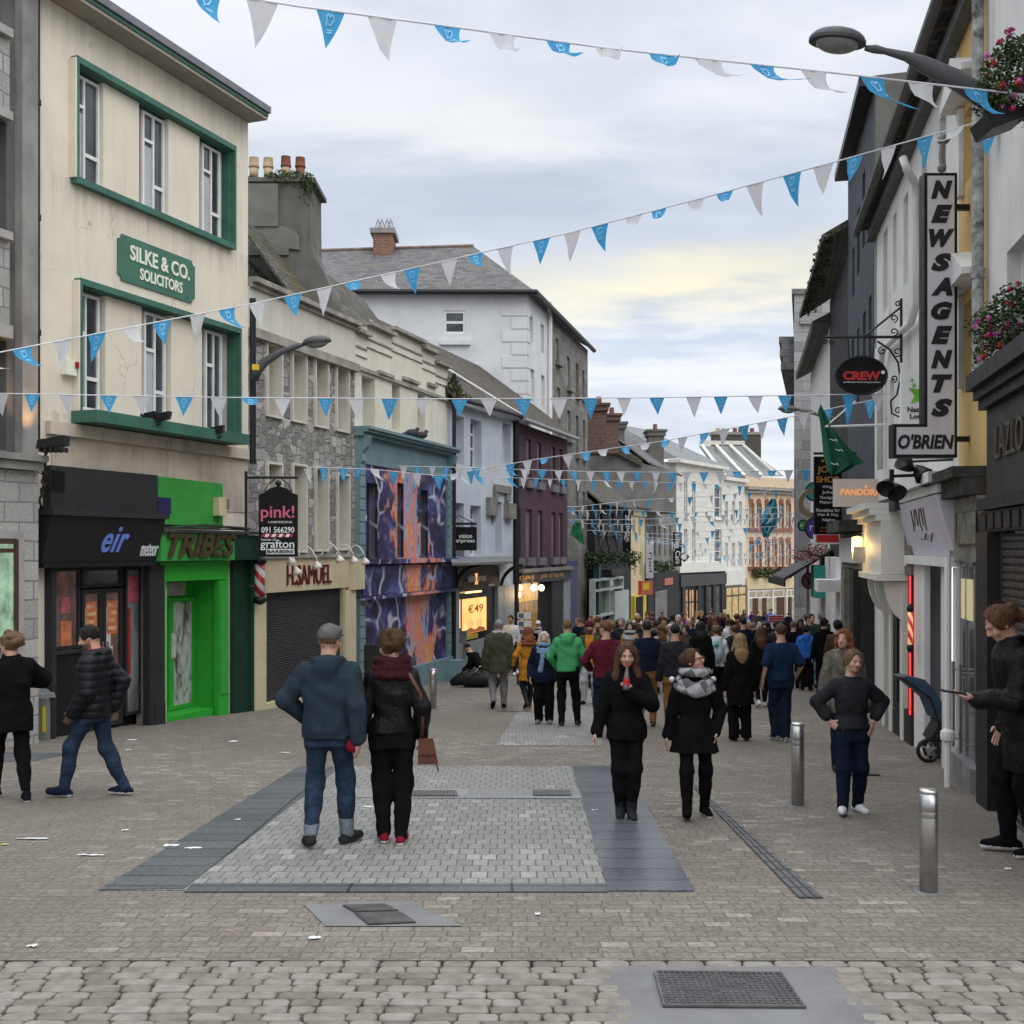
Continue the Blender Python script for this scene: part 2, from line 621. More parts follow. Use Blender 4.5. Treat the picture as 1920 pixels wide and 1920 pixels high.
def window(fr,par,r,d=-.16,fw=.05,bars=(),vbars=(),mf=None,mg=None,name='window',tip=.05):
 """frame with rails (bars: heights 0-1, vbars: positions 0-1) and a pane behind"""
 u0,u1,z0,z1=r[:4]
 f=MB()
 fw2=fw
 f.box(fr,u0,u0+fw2,d,d+tip,z0,z1)
 f.box(fr,u1-fw2,u1,d,d+tip,z0,z1)
 f.box(fr,u0+fw2,u1-fw2,d,d+tip,z0,z0+fw)
 f.box(fr,u0+fw2,u1-fw2,d,d+tip,z1-fw,z1)
 for b in bars:
  zz=z0+(z1-z0)*b
  f.box(fr,u0+fw2,u1-fw2,d,d+tip-.006,zz-fw*.5,zz+fw*.5)
 for b in vbars:
  uu=u0+(u1-u0)*b
  f.box(fr,uu-fw*.4,uu+fw*.4,d,d+tip-.003,z0+fw,z1-fw)
 w=f.build(name,mf or MATS['white_paint'],par)
 MB().box(fr,u0+fw2,u1-fw2,d-.02,d+.012,z0+fw,z1-fw).build('pane',mg or MATS['window_glass'],w)
 return w
def shell(mb,fr,u0,u1,z0,z1,depth,d=0):
 """sides, back and top of a building's body behind its front wall"""
 for q in ([(u0,d,z0),(u0,d-depth,z0),(u0,d-depth,z1),(u0,d,z1)],[(u1,d,z0),(u1,d,z1),(u1,d-depth,z1),(u1,d-depth,z0)],
              [(u0,d-depth,z0),(u1,d-depth,z0),(u1,d-depth,z1),(u0,d-depth,z1)],[(u0,d,z1),(u0,d-depth,z1),(u1,d-depth,z1),(u1,d,z1)]):
  q=[fr.pt(*p) for p in q]
  mb.face(q if fr.side > 0 else q[::-1])
def gable_roof(fr,par,u0,u1,ze,zr,depth,mat,over=.25,d=0,name='roof',ridge_d=None):
 rd=d-depth/2 if ridge_d is None else ridge_d
 m=MB()
 A=[fr.pt(u0,d+over,ze),fr.pt(u1,d+over,ze),fr.pt(u1,rd,zr),fr.pt(u0,rd,zr)]
 m.prism(A,(0,0,.1))
 B=[fr.pt(u0,rd,zr-.003),fr.pt(u1,rd,zr-.003),fr.pt(u1,2*rd-d,ze-.003),fr.pt(u0,2*rd-d,ze-.003)]
 m.prism(B,(0,0,.1))
 m.m=1
 for u in (u0+.02,u1-.02):
  q=[fr.pt(u,d,ze),fr.pt(u,rd,zr),fr.pt(u,2*rd-d,ze)]
  m.face(q)
 return m.build(name,[mat,MATS['grey_render']],par)
def zigzag(mb,fr,u0,u1,d,z0,z1,n,amp=.012):
 """roller shutter: a sheet of curved slats"""
 prof=[]
 for i in range(n):
  a=z0+(z1-z0)*i/n
  h=(z1-z0)/n
  prof+= [(0,a),(amp,a+h*.2),(amp,a+h*.65),(0,a+h*.9)]
 prof.append((0,z1))
 for (a,za),(b,zb) in zip(prof,prof[1:]):
  q=[fr.pt(u0,d+a,za),fr.pt(u1,d+a,za),fr.pt(u1,d+b,zb),fr.pt(u0,d+b,zb)]
  mb.face(q if fr.side > 0 else q[::-1])
# common materials
M('white_paint',(.72,.72,.70),.5,.08,4,.05)
M('black_paint',(.010,.010,.011),.45,.2,4,.08)
M('iron',(.012,.012,.013),.5,.2,6,.1)
M('cable_black',(.012,.012,.012),.5,.1)
M('dark_trim',(.05,.05,.052),.5,.15)
M('grey_render',(.20,.19,.175),.9,.25,1.6,.35,22,streak=.6)
M('steel',(.42,.41,.40),.34,.14,5,.06,60,metal=.9)
M('galv',(.33,.34,.35),.45,.15,6,.1,metal=.7)
glassm()
glassm('shop_glass',(.02,.022,.026))
brick('slate_roof',(.085,.083,.086),(.15,.145,.145),(.045,.045,.045),.28,.2,.008,.8,.5,moss=(.13,.125,.10),var=.4)
brick('mossy_slate',(.075,.07,.062),(.13,.12,.105),(.03,.03,.028),.26,.2,.012,.9,.8,moss=(.10,.095,.025),var=.5)
brick('dark_tiles',(.06,.052,.045),(.115,.10,.088),(.022,.02,.018),.22,.17,.014,.9,.9,moss=(.085,.075,.035),var=.5)
brick('red_brick',(.16,.055,.035),(.26,.10,.06),(.22,.19,.16),.22,.075,.012,.85,.4)
brick('brown_brick',(.075,.035,.028),(.15,.07,.05),(.16,.14,.12),.22,.075,.012,.85,.4)
def rubble():
 m,t,b=base('grey_stone')
 uv=nn(t,'ShaderNodeTexCoord').outputs['UV']
 v=mapping(t,uv,(3.7,5.0,1))
 F1=nn(t,'ShaderNodeTexVoronoi',distance='CHEBYCHEV')
 F1.inputs['Scale'].default_value=1
 F1.inputs['Randomness'].default_value=.8
 t.links.new(v,F1.inputs['Vector'])
 F2=nn(t,'ShaderNodeTexVoronoi',distance='CHEBYCHEV',feature='F2')
 F2.inputs['Scale'].default_value=1
 F2.inputs['Randomness'].default_value=.8
 t.links.new(v,F2.inputs['Vector'])
 e=ramp(t,wmath(t,'SUBTRACT',F2.outputs['Distance'],F1.outputs['Distance']),[(.03,1),(.09,0)])
 s=nn(t,'ShaderNodeSeparateColor')
 t.links.new(F1.outputs['Color'],s.inputs[0])
 c=ramp(t,s.outputs[0],[(0,(.16,.155,.145)),(.35,(.25,.24,.22)),(.7,(.30,.29,.27)),(1,(.44,.43,.40))])
 fine=noise(t,uv,26,4,.65)
 c=mixc(t,.45,c,ramp(t,fine,[(.3,0.0),(.7,1.0)]),'OVERLAY')
 c=mixc(t,wmath(t,'MULTIPLY',e,.8),c,(.15,.145,.135))
 t.links.new(c,b.inputs['Base Color'])
 b.inputs['Roughness'].default_value=.88
 bump(t,b,wmath(t,'SUBTRACT',wmath(t,'ADD',wmath(t,'MULTIPLY',fine,.5),wmath(t,'MULTIPLY',s.outputs[1],.5)),e),.7,.03)
 MATS['grey_stone']=m
rubble()
brick('dark_stone',(.16,.153,.14),(.25,.24,.22),(.09,.088,.08),.7,.36,.008,.9,.5,.02,.5,patch=(.15,.143,.13))
brick('pale_stone',(.27,.265,.25),(.40,.39,.37),(.2,.2,.19),.55,.28,.014,.85,.55,.06,.22,patch=(.33,.325,.31))
brick('tower_stone',(.23,.23,.235),(.34,.34,.34),(.17,.17,.17),.75,.38,.01,.88,.5,.03,.4)
# ================================================================ the street's plan
def chain(A,px,k):
 """from A go (k, 1) until the pixel column px"""
 r=(px-CX)/FP
 Y=(A[0]-k*A[1])/(r-k)
 return (A[0]+k*(Y-A[1]),Y)
S0=(-7.03,17.1)
pL0=chain(S0,-170,.376)
pA=chain(S0,63,.376)
pB=chain(S0,465,.376)
pC=chain(pB,665,.322)
pD=chain(pC,838,.3036)
pE=chain(pD,962,.32)
pF=chain(pE,1064,.32)
FL0,FS,FH,FM,FV,FU=Fr(pL0,pA),Fr(pA,pB),Fr(pB,pC),Fr(pC,pD),Fr(pD,pE),Fr(pE,pF)
tA=(28/FP*45.5,45.5)
tB=chain(tA,1027,.2585)
tC=chain(tA,1102,.2585)
FTW,FTG=Fr(tA,tB),Fr(tB,tC)
lA=(tC[0]+.35,tC[1]-.3)
lB=chain(lA,1183,.32)
lC=chain(lB,1209,.32)
lD=chain(lC,1268,.32)
lE=chain(lD,1356,.62)
lF=chain(lE,1398,.62)
lG=chain(lF,1496,1.25)
FP1,FCR,FGR,FW1,FW2,FOR=Fr(lA,lB),Fr(lB,lC),Fr(lC,lD),Fr(lD,lE),Fr(lE,lF),Fr(lF,lG)
RA=np.array((4.78,11.1))
RT=np.array((.202,1.0))
def rp(Y):
 p=RA+RT*(Y-11.1)
 return (p[0],p[1])
FR=Fr(rp(7.0),rp(60.0),-1)
def wallbase(fr):
 return min(fr.g(0),fr.g(fr.L))-.25
def bx(par,name,mat,fr,r,d0,d1,label=None):
 return MB().box(fr,r[0],r[1],d0,d1,r[2],r[3]).build(name,mat,par,label=label)
def origin(fr):
 p=fr.pt(fr.L/2,0,0)
 return (p[0],p[1],gz(p[1]))
# ================================================================ ground
brick('setts',(.150,.130,.107),(.205,.183,.154),(.108,.094,.077),.165,.104,.0055,.85,.5,.03,.4,patch=(.165,.145,.119),patch_s=.35,off=.5,spec=.3,msm=.5,sq=1.15,sqf=3,hi=1.3,stain=.45)
brick('setts_grey',(.19,.185,.172),(.25,.244,.228),(.095,.092,.085),.118,.2,.006,.75,.5,.012,.35,hi=1.25,stain=.3,patch=(.215,.21,.196),patch_s=.5,off=.5,spec=.3,msm=.45)
brick('slab_dark',(.06,.068,.074),(.10,.108,.115),(.022,.023,.024),1.1,.31,.011,.42,.25,.0,.35,patch=(.10,.105,.108),patch_s=.8,off=0,spec=.5)
brick('slab_wet',(.075,.082,.090),(.105,.112,.122),(.03,.032,.035),2.4,.36,.010,.3,.2,.0,.3,patch=(.12,.13,.142),patch_s=.9,off=0,spec=.55)
brick('slab_pale',(.19,.19,.185),(.24,.24,.232),(.16,.16,.155),.9,.45,.006,.7,.3,.0,.35)
M('concrete',(.17,.17,.167),.8,.14,2.2,.35,60)
M('cast_iron',(.085,.085,.088),.5,.2,8,.2,80,metal=.6)
def ground():
 V,Fc=[],[]
 ys=[-6,3.5,6.1,7]+[y for y in np.arange(8,34.1,2)]+[50,80,120,200,600]
 xs=[-400,-60,-20,-8,0,8,20,60,400]
 for y in ys:
  for x in xs:
   V.append((x,y,gz(y)))
 n=len(xs)
 for i in range(len(ys)-1):
  for j in range(n-1):
   if ys[i] >= 3.5 and ys[i+1] <= 6.11 and abs(xs[j]) < 8.1 and abs(xs[j+1]) < 8.1:
    continue
   Fc.append([i*n+j,i*n+j+1,(i+1)*n+j+1,(i+1)*n+j])
 m=MB()
 m.mesh(V,Fc)
 structure(m.build('ground',MATS['setts']))
 m=MB()
 m.face([(-8,3.5,gz(3.5)-.03),(8,3.5,gz(3.5)-.03),(8,6.4,gz(6.4)-.03),(-8,6.4,gz(6.4)-.03)])
 m.face([(-8,6.1,gz(6.1)-.03),(8,6.1,gz(6.1)-.03),(8,6.1,gz(6.1)),(-8,6.1,gz(6.1))])
 structure(m.build('joint_sand',M('joint_sand',(.075,.068,.057),.95,.3,14,.5,90)))
 m=MB()
 y=3.5
 rr=random.Random(3)
 row=0
 while y < 6.05:
  h=2.6/26
  x=-8-rr.random()*.2
  jl,jr=.54+rr.uniform(-.05,.05),1.62+rr.uniform(-.05,.05)
  inhole=5.1 < y+h/2 < 5.97
  while x < 8:
   w=rr.choice((.13,.15,.16,.17,.19,.2))
   x0,x1,y0,y1=max(x,-8)+.0035,min(x+w,8)-.0035,y+.0035,y+h-.0035
   x+= w
   if inhole:
    if x0 < jl < x1:
     x1=jl
    elif x0 < jr < x1:
     x0=jr
    elif jl < x0 and x1 < jr:
     continue
   if x1-x0 < .05:
    continue
   dz=rr.uniform(-.0025,.0025)
   cx,cy=(x0+x1)/2,(y0+y1)/2
   rings=[]
   j=[(rr.uniform(-.006,.006),rr.uniform(-.005,.005)) for _ in range(8)]
   for ins,hh in ((0,-.03),(.001,-.008),(.005,-.0025),(.011,.0)):
    ring=[]
    c=.02
    cor=[(x0+c,y0),(x1-c,y0),(x1,y0+c),(x1,y1-c),(x1-c,y1),(x0+c,y1),(x0,y1-c),(x0,y0+c)]
    for (a,b),(ja,jb) in zip(cor,j):
     a+= ja
     b+= jb
     a=a+(cx-a)*ins/((x1-x0)/2)
     b=b+(cy-b)*ins/((y1-y0)/2)
     ring.append((a,b,gz(b)+hh+dz))
    rings.append(ring)
   i0=len(m.v)
   m.m=rr.choice((0,0,0,1,1,2,3)) if True else 0
   V=[p for r_ in rings for p in r_]
   Fc=[[k*8+a,k*8+(a+1) % 8,(k+1)*8+(a+1) % 8,(k+1)*8+a] for k in range(3) for a in range(8)]
   Fc.append([24+a for a in range(8)])
   m.mesh(V,Fc)
  y+= h
  row+= 1
 sm=[M('sett_a',(.215,.195,.167),.78,.2,9,.35,70),M('sett_b',(.195,.174,.147),.78,.2,9,.35,70),
          M('sett_c',(.24,.222,.195),.78,.2,9,.35,70),M('sett_d',(.16,.142,.118),.78,.22,9,.35,70)]
 structure(m.build('sett_paving',sm))
ground()
def sheet(name,quad,mat,lift,label=None):
 m=MB()
 pts=[G(*p) for p in quad]
 pts=[(p[0],p[1],gz(p[1])+lift) for p in pts]
 m.face(pts if np.cross(np.array(pts[1])-pts[0],np.array(pts[2])-pts[0])[2] > 0 else pts[::-1])
 return structure(m.build(name,mat))
sheet('paving_panel',((185,1670),(1302,1672),(1172,1437),(562,1437)),MATS['setts_grey'],.004)
sheet('paving_border_west',((185,1670),(345,1668),(640,1438),(562,1437)),MATS['slab_dark'],.008)
sheet('paving_border_east',((1140,1672),(1302,1672),(1172,1437),(1072,1437)),MATS['slab_wet'],.008)
sheet('paving_edge',((345,1674),(1140,1674),(1138,1658),(362,1658)),MATS['slab_dark'],.008)
sheet('paving_cross_band',((640,1497),(1092,1499),(1086,1482),(655,1480)),MATS['slab_pale'],.010)
sheet('paving_mid_band',((930,1398),(1130,1398),(1120,1290),(1000,1290)),MATS['setts_grey'],.004)
sheet('paving_dark_patch',((930,1335),(1010,1335),(1005,1313),(985,1313)),MATS['slab_dark'],.008)
sheet('left_patch',((-200,1432),(60,1428),(140,1412),(-150,1410)),MATS['slab_dark'],.004)
# manhole in the foreground: concrete collar, iron cover with a raised chequer
def manhole():
 y0,y1=5.03,5.97
 m=MB()
 out=[G(1165,1838),G(1470,1822),G(1540,1828),G(1600,1912),G(1180,1912)]
 out=[(.45,5.0),(1.72,5.0),(1.72,6.02),(.45,6.02)]
 pts=[(x,y,gz(y)-.005) for x,y in out]
 m.face(pts)
 structure(m.build('manhole_collar',MATS['concrete']))
 c=[G(1243,1888),G(1512,1890),G(1466,1826),G(1226,1823)]
 c=[np.array((p[0],p[1],gz(p[1])-.003)) for p in c]
 t=thing('manhole_cover','rectangular iron manhole cover with a raised chequer, set in concrete among the foreground setts','manhole cover',tuple(sum(c)/4))
 m=MB().prism(c,(0,0,.006))
 m.build('plate',MATS['cast_iron'],t)
 k=MB()
 e1,e2=c[1]-c[0],c[3]-c[0]
 def q(a,b,hh=0):
  p=c[0]*(1-a)*(1-b)+c[1]*a*(1-b)+c[2]*a*b+c[3]*(1-a)*b
  return p+np.array((0,0,.0065+hh))
 n,mm=22,14
 for i in range(n):
  for j in range(mm):
   a,b=(i+.5)/n,(j+.5)/mm
   if (.2 < a < .34 and .3 < b < .42) or (.46 < a < .62 and .42 < b < .6) or (.66 < a < .8 and .3 < b < .4) or (.55 < a < .68 and .75 < b < .85):
    continue
   if abs((a-.35)*.9-(b-.35)) < .035 and .35 < a < .85:
    continue
   s_,u_=(.36,.14) if (i+j) % 2 else (.14,.36)
   k.prism([q(a-s_/n,b-u_/mm),q(a+s_/n,b-u_/mm),q(a+s_/n,b+u_/mm),q(a-s_/n,b+u_/mm)],(0,0,.005))
 k.build('chequer',M('cast_iron_worn',(.16,.155,.15),.5,.2,8,.1,metal=.5),t)
 k=MB()
 for (a0,b0),(a1,b1) in (((0,0),(1,.02)),((0,.98),(1,1)),((0,.02),(.015,.98)),((.985,.02),(1,.98))):
  k.prism([q(a0,b0),q(a1,b0),q(a1,b1),q(a0,b1)],(0,0,.009))
 k.build('rim',M('cast_iron_worn',(.16,.155,.15)),t)
 sheet('inspection_collar',((610,1738),(868,1738),(762,1690),(570,1697)),MATS['concrete'],.006)
 for i,(qd,lb) in enumerate((((( 690,1737),(780,1733),(752,1714),(665,1716)),'nearer of two small iron inspection covers in the concrete patch before the paving panel'),
                                  (((664,1713),(748,1711),(722,1699),(642,1701)),'farther of two small iron inspection covers in the concrete patch before the paving panel'))):
  pts=[G(*p) for p in qd]
  pts=[np.array((p[0],p[1],gz(p[1])+.010)) for p in pts]
  t=thing('inspection_cover',lb,'manhole cover',tuple(sum(pts)/4))
  MB().prism(pts,(0,0,.006)).build('plate',MATS['cast_iron'],t)
  k=MB()
  for s in np.arange(.06,.98,.08):
   A=pts[0]*(1-s)+pts[3]*s
   B=pts[1]*(1-s)+pts[2]*s
   w=(pts[3]-pts[0])*.04
   A2,B2=A+(B-A)*.04,A+(B-A)*.96
   k.prism([A2,B2,B2+w,A2+w],(0,0,.009))
  k.build('ribs',MATS['cast_iron_worn'],t)
 for i,(x0,x1,y0_,y1_) in enumerate(((770,858,1495,1485),(1000,1072,1494,1484),(1290,1345,1408,1402),(1590,1650,1455,1450))):
  pts=[G(x0,y0_),G(x1,y0_),G(x1-3,y1_),G(x0-1,y1_)]
  pts=[np.array((p[0],p[1],gz(p[1])+.014)) for p in pts]
  t=thing('drain_cover',('narrow iron cover in the pale band just right of the woman in the leather jacket','narrow iron cover at the right end of the pale band','small iron cover in the setts by the slot drain','small iron cover behind the woman with hands on hips')[i],'drain cover',tuple(sum(pts)/4))
  MB().prism(pts,(0,0,.005)).build('plate',MATS['cast_iron'],t)
  k=MB()
  for s in np.arange(.04,.96,.07):
   A=pts[0]*(1-s)+pts[1]*s
   B=pts[3]*(1-s)+pts[2]*s
   w=(pts[1]-pts[0])*.03
   k.prism([A,A+w,B+w,B],(0,0,.008))
  k.build('ribs',MATS['cast_iron_worn'],t)
 m=MB()
 n=9
 for i in range(n):
  a=[(1488+(1290-1488)*1.0,1460),(1540,1685)]
  s0,s1=i/n,(i+.97)/n
 L0,L1=G(1497,1685),G(1545,1685)
 H0,H1=G(1284,1462),G(1293,1462)
 for i in range(3):
  A=L0+(L1-L0)*(i/3+.02)
  B=L0+(L1-L0)*(i/3+.26)
  C_=H0+(H1-H0)*(i/3+.26)
  D_=H0+(H1-H0)*(i/3+.02)
  for s in np.arange(0,1,.05):
   q4=[A+(D_-A)*s,B+(C_-B)*s,B+(C_-B)*(s+.046),A+(D_-A)*(s+.046)]
   m.prism([(p[0],p[1],gz(p[1])+.008) for p in q4],(0,0,.006))
 bed=[(p[0],p[1],gz(p[1])+.006) for p in (L0,L1,H1,H0)]
 t=thing('slot_drain','long grated slot drain running through the setts, right of the dark wet slabs','drain',bed[0])
 m.build('grating',M('drain_metal',(.13,.13,.13),.5,.2,8,.2,metal=.5),t)
 MB().face(bed).build('channel',M('drain_dark',(.10,.10,.10),.8),t)
manhole()
# ================================================================ L0: stone building at the left edge
M('dark_concrete',(.115,.11,.105),.9,.22,1.5,.4,26,streak=.5)
M('mid_concrete',(.25,.24,.225),.88,.2,1.8,.35,26,streak=.5)
M('sill_stone',(.34,.335,.32),.85,.15,3,.3,streak=.5)
def left_edge_building():
 f=FL0
 t=thing('stone_building','grey building at the left edge with stone panels and a rough pale ground floor','building',origin(f))
 z0=wallbase(f)
 zt=15.5
 zc=f.z(63,858)
 upx=f.u(22)
 holes=[]
 m=MB()
 m.wall(f,0,f.L-.01,z0,zt,[(f.u(-150),f.u(12),f.z(15,440),f.z(15,232)),(f.u(-150),f.u(12),f.z(15,845),f.z(15,640))],0,.35)
 shell(m,f,0,f.L-.01,z0,zt,6)
 m.build('wall',MATS['dark_concrete'],t)
 MB().box(f,f.u(28),f.L-.06,0,.14,zc,zt).build('pilaster',MATS['mid_concrete'],t)
 for a,b in ((440,232),(845,640)):
  window(f,t,(f.u(-150),f.u(12),f.z(15,a),f.z(15,b)),-.33,.06,(.5,),(.5,),MATS['dark_trim'])
 for a,b in ((80,215),(456,612),(-260,-150)):
  bx(t,'stone_panel',MATS['pale_stone'],f,(f.u(-150),f.u(12),f.z(15,b),f.z(15,a)),.005,.06)
 for a,b in ((62,78),(216,232),(440,455),(614,638)):
  bx(t,'sill',MATS['sill_stone'],f,(f.u(-150),f.u(19,.1),f.z(15,b),f.z(15,a)),.06,.16)
 d=.35
 zt2=f.z(70,885,d)
 u1=f.u(72,d)
 g=MB()
 g.box(f,0,u1,.005,d,z0,zt2)
 g.build('ground_floor',MATS['pale_stone'],t)
 g=MB()
 g.box(f,0,f.u(82,d+.1),.01,d+.1,zt2+.01,f.z(70,868,d))
 g.box(f,0,f.u(82,d+.1)+.04,.01,d+.16,f.z(70,867,d),f.z(70,855,d))
 g.build('cornice',MATS['mid_concrete'],t)
 g=MB()
 g.box(f,f.u(-160,d),f.u(40,d),d+.004,d+.05,f.z(25,1010,d),f.z(25,995,d))
 g.box(f,f.u(28,d),f.u(40,d),d+.004,d+.05,f.z(25,1230,d),f.z(25,1010,d))
 g.build('window_surround',MATS['sill_stone'],t)
 w=window(f,t,(f.u(-160,d),f.u(28,d),f.z(20,1215,d),f.z(20,1012,d)),d+.02,.06,(.9,),(.4,),M('brown_paint',(.07,.035,.025),.5),glassm('lit_green_window',(.02,.05,.03),(.35,.5,.36)))
 lp=f.pt(f.L-.3,.62,f.z(60,838))
 fl=thing('floodlight','black floodlight lit orange on the stone ledge at the left edge, shining up the pilaster','floodlight',tuple(lp))
 k=MB()
 k.hexa([lp+np.array(p) for p in ((-.2,-.08,-.07),(.2,-.08,-.02),(.2,.14,-.02),(-.2,.14,-.07),(-.17,-.1,.05),(.22,-.1,.12),(.22,.1,.12),(-.17,.1,.05))])
 k.build('housing',MATS['black_paint'],fl)
 k=MB()
 for i in range(5):
  k.wbox(lp[0]-.15+i*.08,lp[0]-.13+i*.08,lp[1]-.11,lp[1]+.12,lp[2]-.12,lp[2]-.05)
 k.build('cooling_fins',MATS['iron'],fl)
 L=bpy.data.lights.new('floodlight_lamp','SPOT')
 L.energy=26
 L.color=(1,.55,.22)
 L.spot_size=R(70)
 L.spot_blend=.8
 L.shadow_soft_size=.08
 lo=bpy.data.objects.new('floodlight_lamp',L)
 col.objects.link(lo)
 lo.location=f.pt(f.L-.28,.4,f.z(60,826))
 tg=f.pt(f.L-.32,.14,f.z(60,742))
 lo.rotation_euler=(Vector(tg)-lo.location).to_track_quat('-Z','Y').to_euler()
 u=f.L-.03
 pts=[f.pt(u,.08,z) for z in np.linspace(f.z(63,840),zt-.2,8)]
 p=thing('downpipe','tall black downpipe between the grey stone building and the cream solicitors building','drainpipe',tuple(pts[0]))
 MB().tube(pts,.055,10).build('pipe',MATS['black_paint'],p)
 for q in pts[1:-1]:
  MB().lathe(q,[(.07,-.04),(.07,.04)],10).build('collar',MATS['black_paint'],p)
 rr=random.Random(5)
 pts=[f.pt(u+.02,.12,f.z(70,840)+.15)]
 for i in range(14):
  pts.append(f.pt(u+.05+rr.uniform(-.05,.05),.16+rr.uniform(-.04,.04),f.z(70,850+i*11)))
 c=thing('cable_bundle','tangled dark cables hanging beside the dark shop fascia at the left','cable',tuple(pts[0]))
 for j in range(3):
  MB().tube([q+np.array((rr.uniform(-.05,.05),0,rr.uniform(-.02,.02))) for q in pts],.014,5).build('cable',MATS['cable_black'],c)
left_edge_building()
# ================================================================ the cream solicitors building
M('cream_wall',(.70,.64,.53),.85,.05,1.1,.22,30,streak=.42,dirt=(.30,.27,.21))
M('cream_wall_dirty',(.50,.44,.35),.88,.18,1.3,.3,26,streak=1.0,dirt=(.11,.095,.075))
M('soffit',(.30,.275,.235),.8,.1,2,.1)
M('green_trim',(.045,.14,.10),.55,.14,4,.1,streak=.3)
M('grey_metal',(.16,.16,.175),.5,.12,4,.05)
M('sign_green',(.055,.155,.105),.6,.1,3,.05)
M('letter_cream',(.72,.74,.60),.6,.05)
M('reveal_grey',(.42,.41,.37),.85,.12,2,.2,streak=.4)
M('blind',(.40,.42,.44),.6,.1)
def solicitors():
 f=FS
 t=thing('solicitors_building','tall cream rendered building with green window surrounds and a green solicitors plaque','building',origin(f))
 z0=wallbase(f)
 zt=f.z(462,228)
 zo=origin(f)[2]
 runs(MATS['cream_wall'],((zt-zo,.7,.32),(f.z(137,333)-zo-.1,.6,.38),(f.z(173,790)-zo,.6,.5)),(.20,.17,.13))
 up=(f.u(137),f.u(430),f.z(137,333),f.z(137,120))
 lo=(f.u(143),f.u(440),f.z(143,770),f.z(143,535))
 deep=.17
 zs=f.z(300,905)
 eir=(f.u(92),f.u(278),z0,f.z(92,1064))
 m=MB()
 trib=(f.u(312),f.u(408),z0,f.z(312,1090))
 m.wall(f,0,f.L,z0,zt,[up+(deep,),lo+(deep,),eir+(.25,),trib+(.55,)],0)
 shell(m,f,0,f.L,z0,zt,8)
 m.build('wall',MATS['cream_wall'],t)
 r=(0,f.L,f.z(465,850)-.35,f.z(465,838))
 bx(t,'stained_band',MATS['cream_wall_dirty'],f,(f.u(95),f.L-.02,f.z(440,960),f.z(440,862)),.004,.018)
 bx(t,'string_course',MATS['cream_wall_dirty'],f,(f.u(85),f.L,f.z(462,862),f.z(462,843)),.004,.1)
 ov=.42
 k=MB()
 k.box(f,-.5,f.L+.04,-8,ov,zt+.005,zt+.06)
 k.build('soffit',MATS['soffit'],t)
 MB().box(f,-.5,f.L+.04,-8.1,ov+.02,zt+.065,zt+.13).build('fascia',MATS['green_trim'],t)
 k=MB()
 k.box(f,-.5,f.L+.07,-8.2,ov+.06,zt+.135,zt+.26)
 k.build('gutter',MATS['grey_metal'],t)
 for (u0,u1,za,zb),wins,nm in ((up,((140,184),(265,306),(377,412)),'upper'),(lo,((147,184),(268,308),(383,415)),'lower')):
  k=MB()
  tb=.1
  k.box(f,u0-.05,u1+.05,.003,.13,zb,zb+tb)
  if nm == 'upper':
   k.box(f,u0-.05,u1+.05,.003,.13,za-tb,za)
  k.box(f,u0-.05,u0,.003,.128,za,zb)
  k.box(f,u1,u1+.05,.003,.128,za,zb)
  k.box(f,u1-.015,u1-.002,-deep+.01,.0,za+.002,zb-.002)
  k.box(f,u0+.002,u1-.02,-deep+.01,.0,zb-.012,zb-.002)
  k.build('window_surround',MATS['green_trim'],t)
  MB().box(f,u0-.09,u0-.053,.003,.125,za-.02,zb+.06).build('surround_side',MATS['cream_wall'],t)
  MB().box(f,u0,u1,-deep-.05,-deep+.005,za,zb).build('recess_back',MATS['reveal_grey'],t)
  ws=[]
  for i,(a,b) in enumerate(wins):
   ua=u0+.01 if i == 0 else f.u(a,-deep+.05)
   ub=f.u(b,-deep+.05)-(.02 if i == 2 else 0)
   ws.append((ua,ub))
   zzb=za+.02 if nm == 'upper' else za+.05
   w=window(f,t,(ua,ub,zzb,zb-.06),-deep+.03,.045,(),(.5,),None,MATS['window_glass'])
   h=zb-.06-zzb
   um=(ua+ub)/2
   if nm == 'upper':
    MB().box(f,ua+.045,um-.01,-deep+.03,-deep+.078,zzb+h*.7,zzb+h*.7+.05).build('transom',MATS['white_paint'],w)
    MB().box(f,um+.01,ub-.045,-deep+.03,-deep+.078,zzb+h*.26,zzb+h*.26+.06).build('transom',MATS['white_paint'],w)
   else:
    MB().box(f,ua+.045,um-.01,-deep+.03,-deep+.078,zzb+h*.64,zzb+h*.64+.06).build('transom',MATS['white_paint'],w)
    MB().box(f,um+.01,ub-.045,-deep+.03,-deep+.078,zzb+h*.26,zzb+h*.26+.06).build('transom',MATS['white_paint'],w)
   if i < 2 or nm == 'upper':
    MB().box(f,ua+.06,um-.03,-deep+.043,-deep+.047,zzb+.1,zzb+h*.66).build('blind',MATS['blind'],w)
  ua=[f.u(196),f.u(318)] if nm == 'upper' else [f.u(200),f.u(323)]
  ub=[f.u(263),f.u(376)] if nm == 'upper' else [f.u(268),f.u(381)]
  for a,b in zip(ua,ub):
   MB().box(f,a,b,-deep+.006,-.025,za+.003,zb-.014).build('panel',MATS['cream_wall'],t)
 d=.5
 k=MB()
 k.box(f,f.u(133),f.u(468,d),.004,d,f.z(173,789,d),f.z(173,766,d))
 k.build('canopy',MATS['green_trim'],t)
 u0,u1=f.u(219),f.u(363)
 za,zb=f.z(222,524),f.z(222,437)
 n=.09
 pts=[]
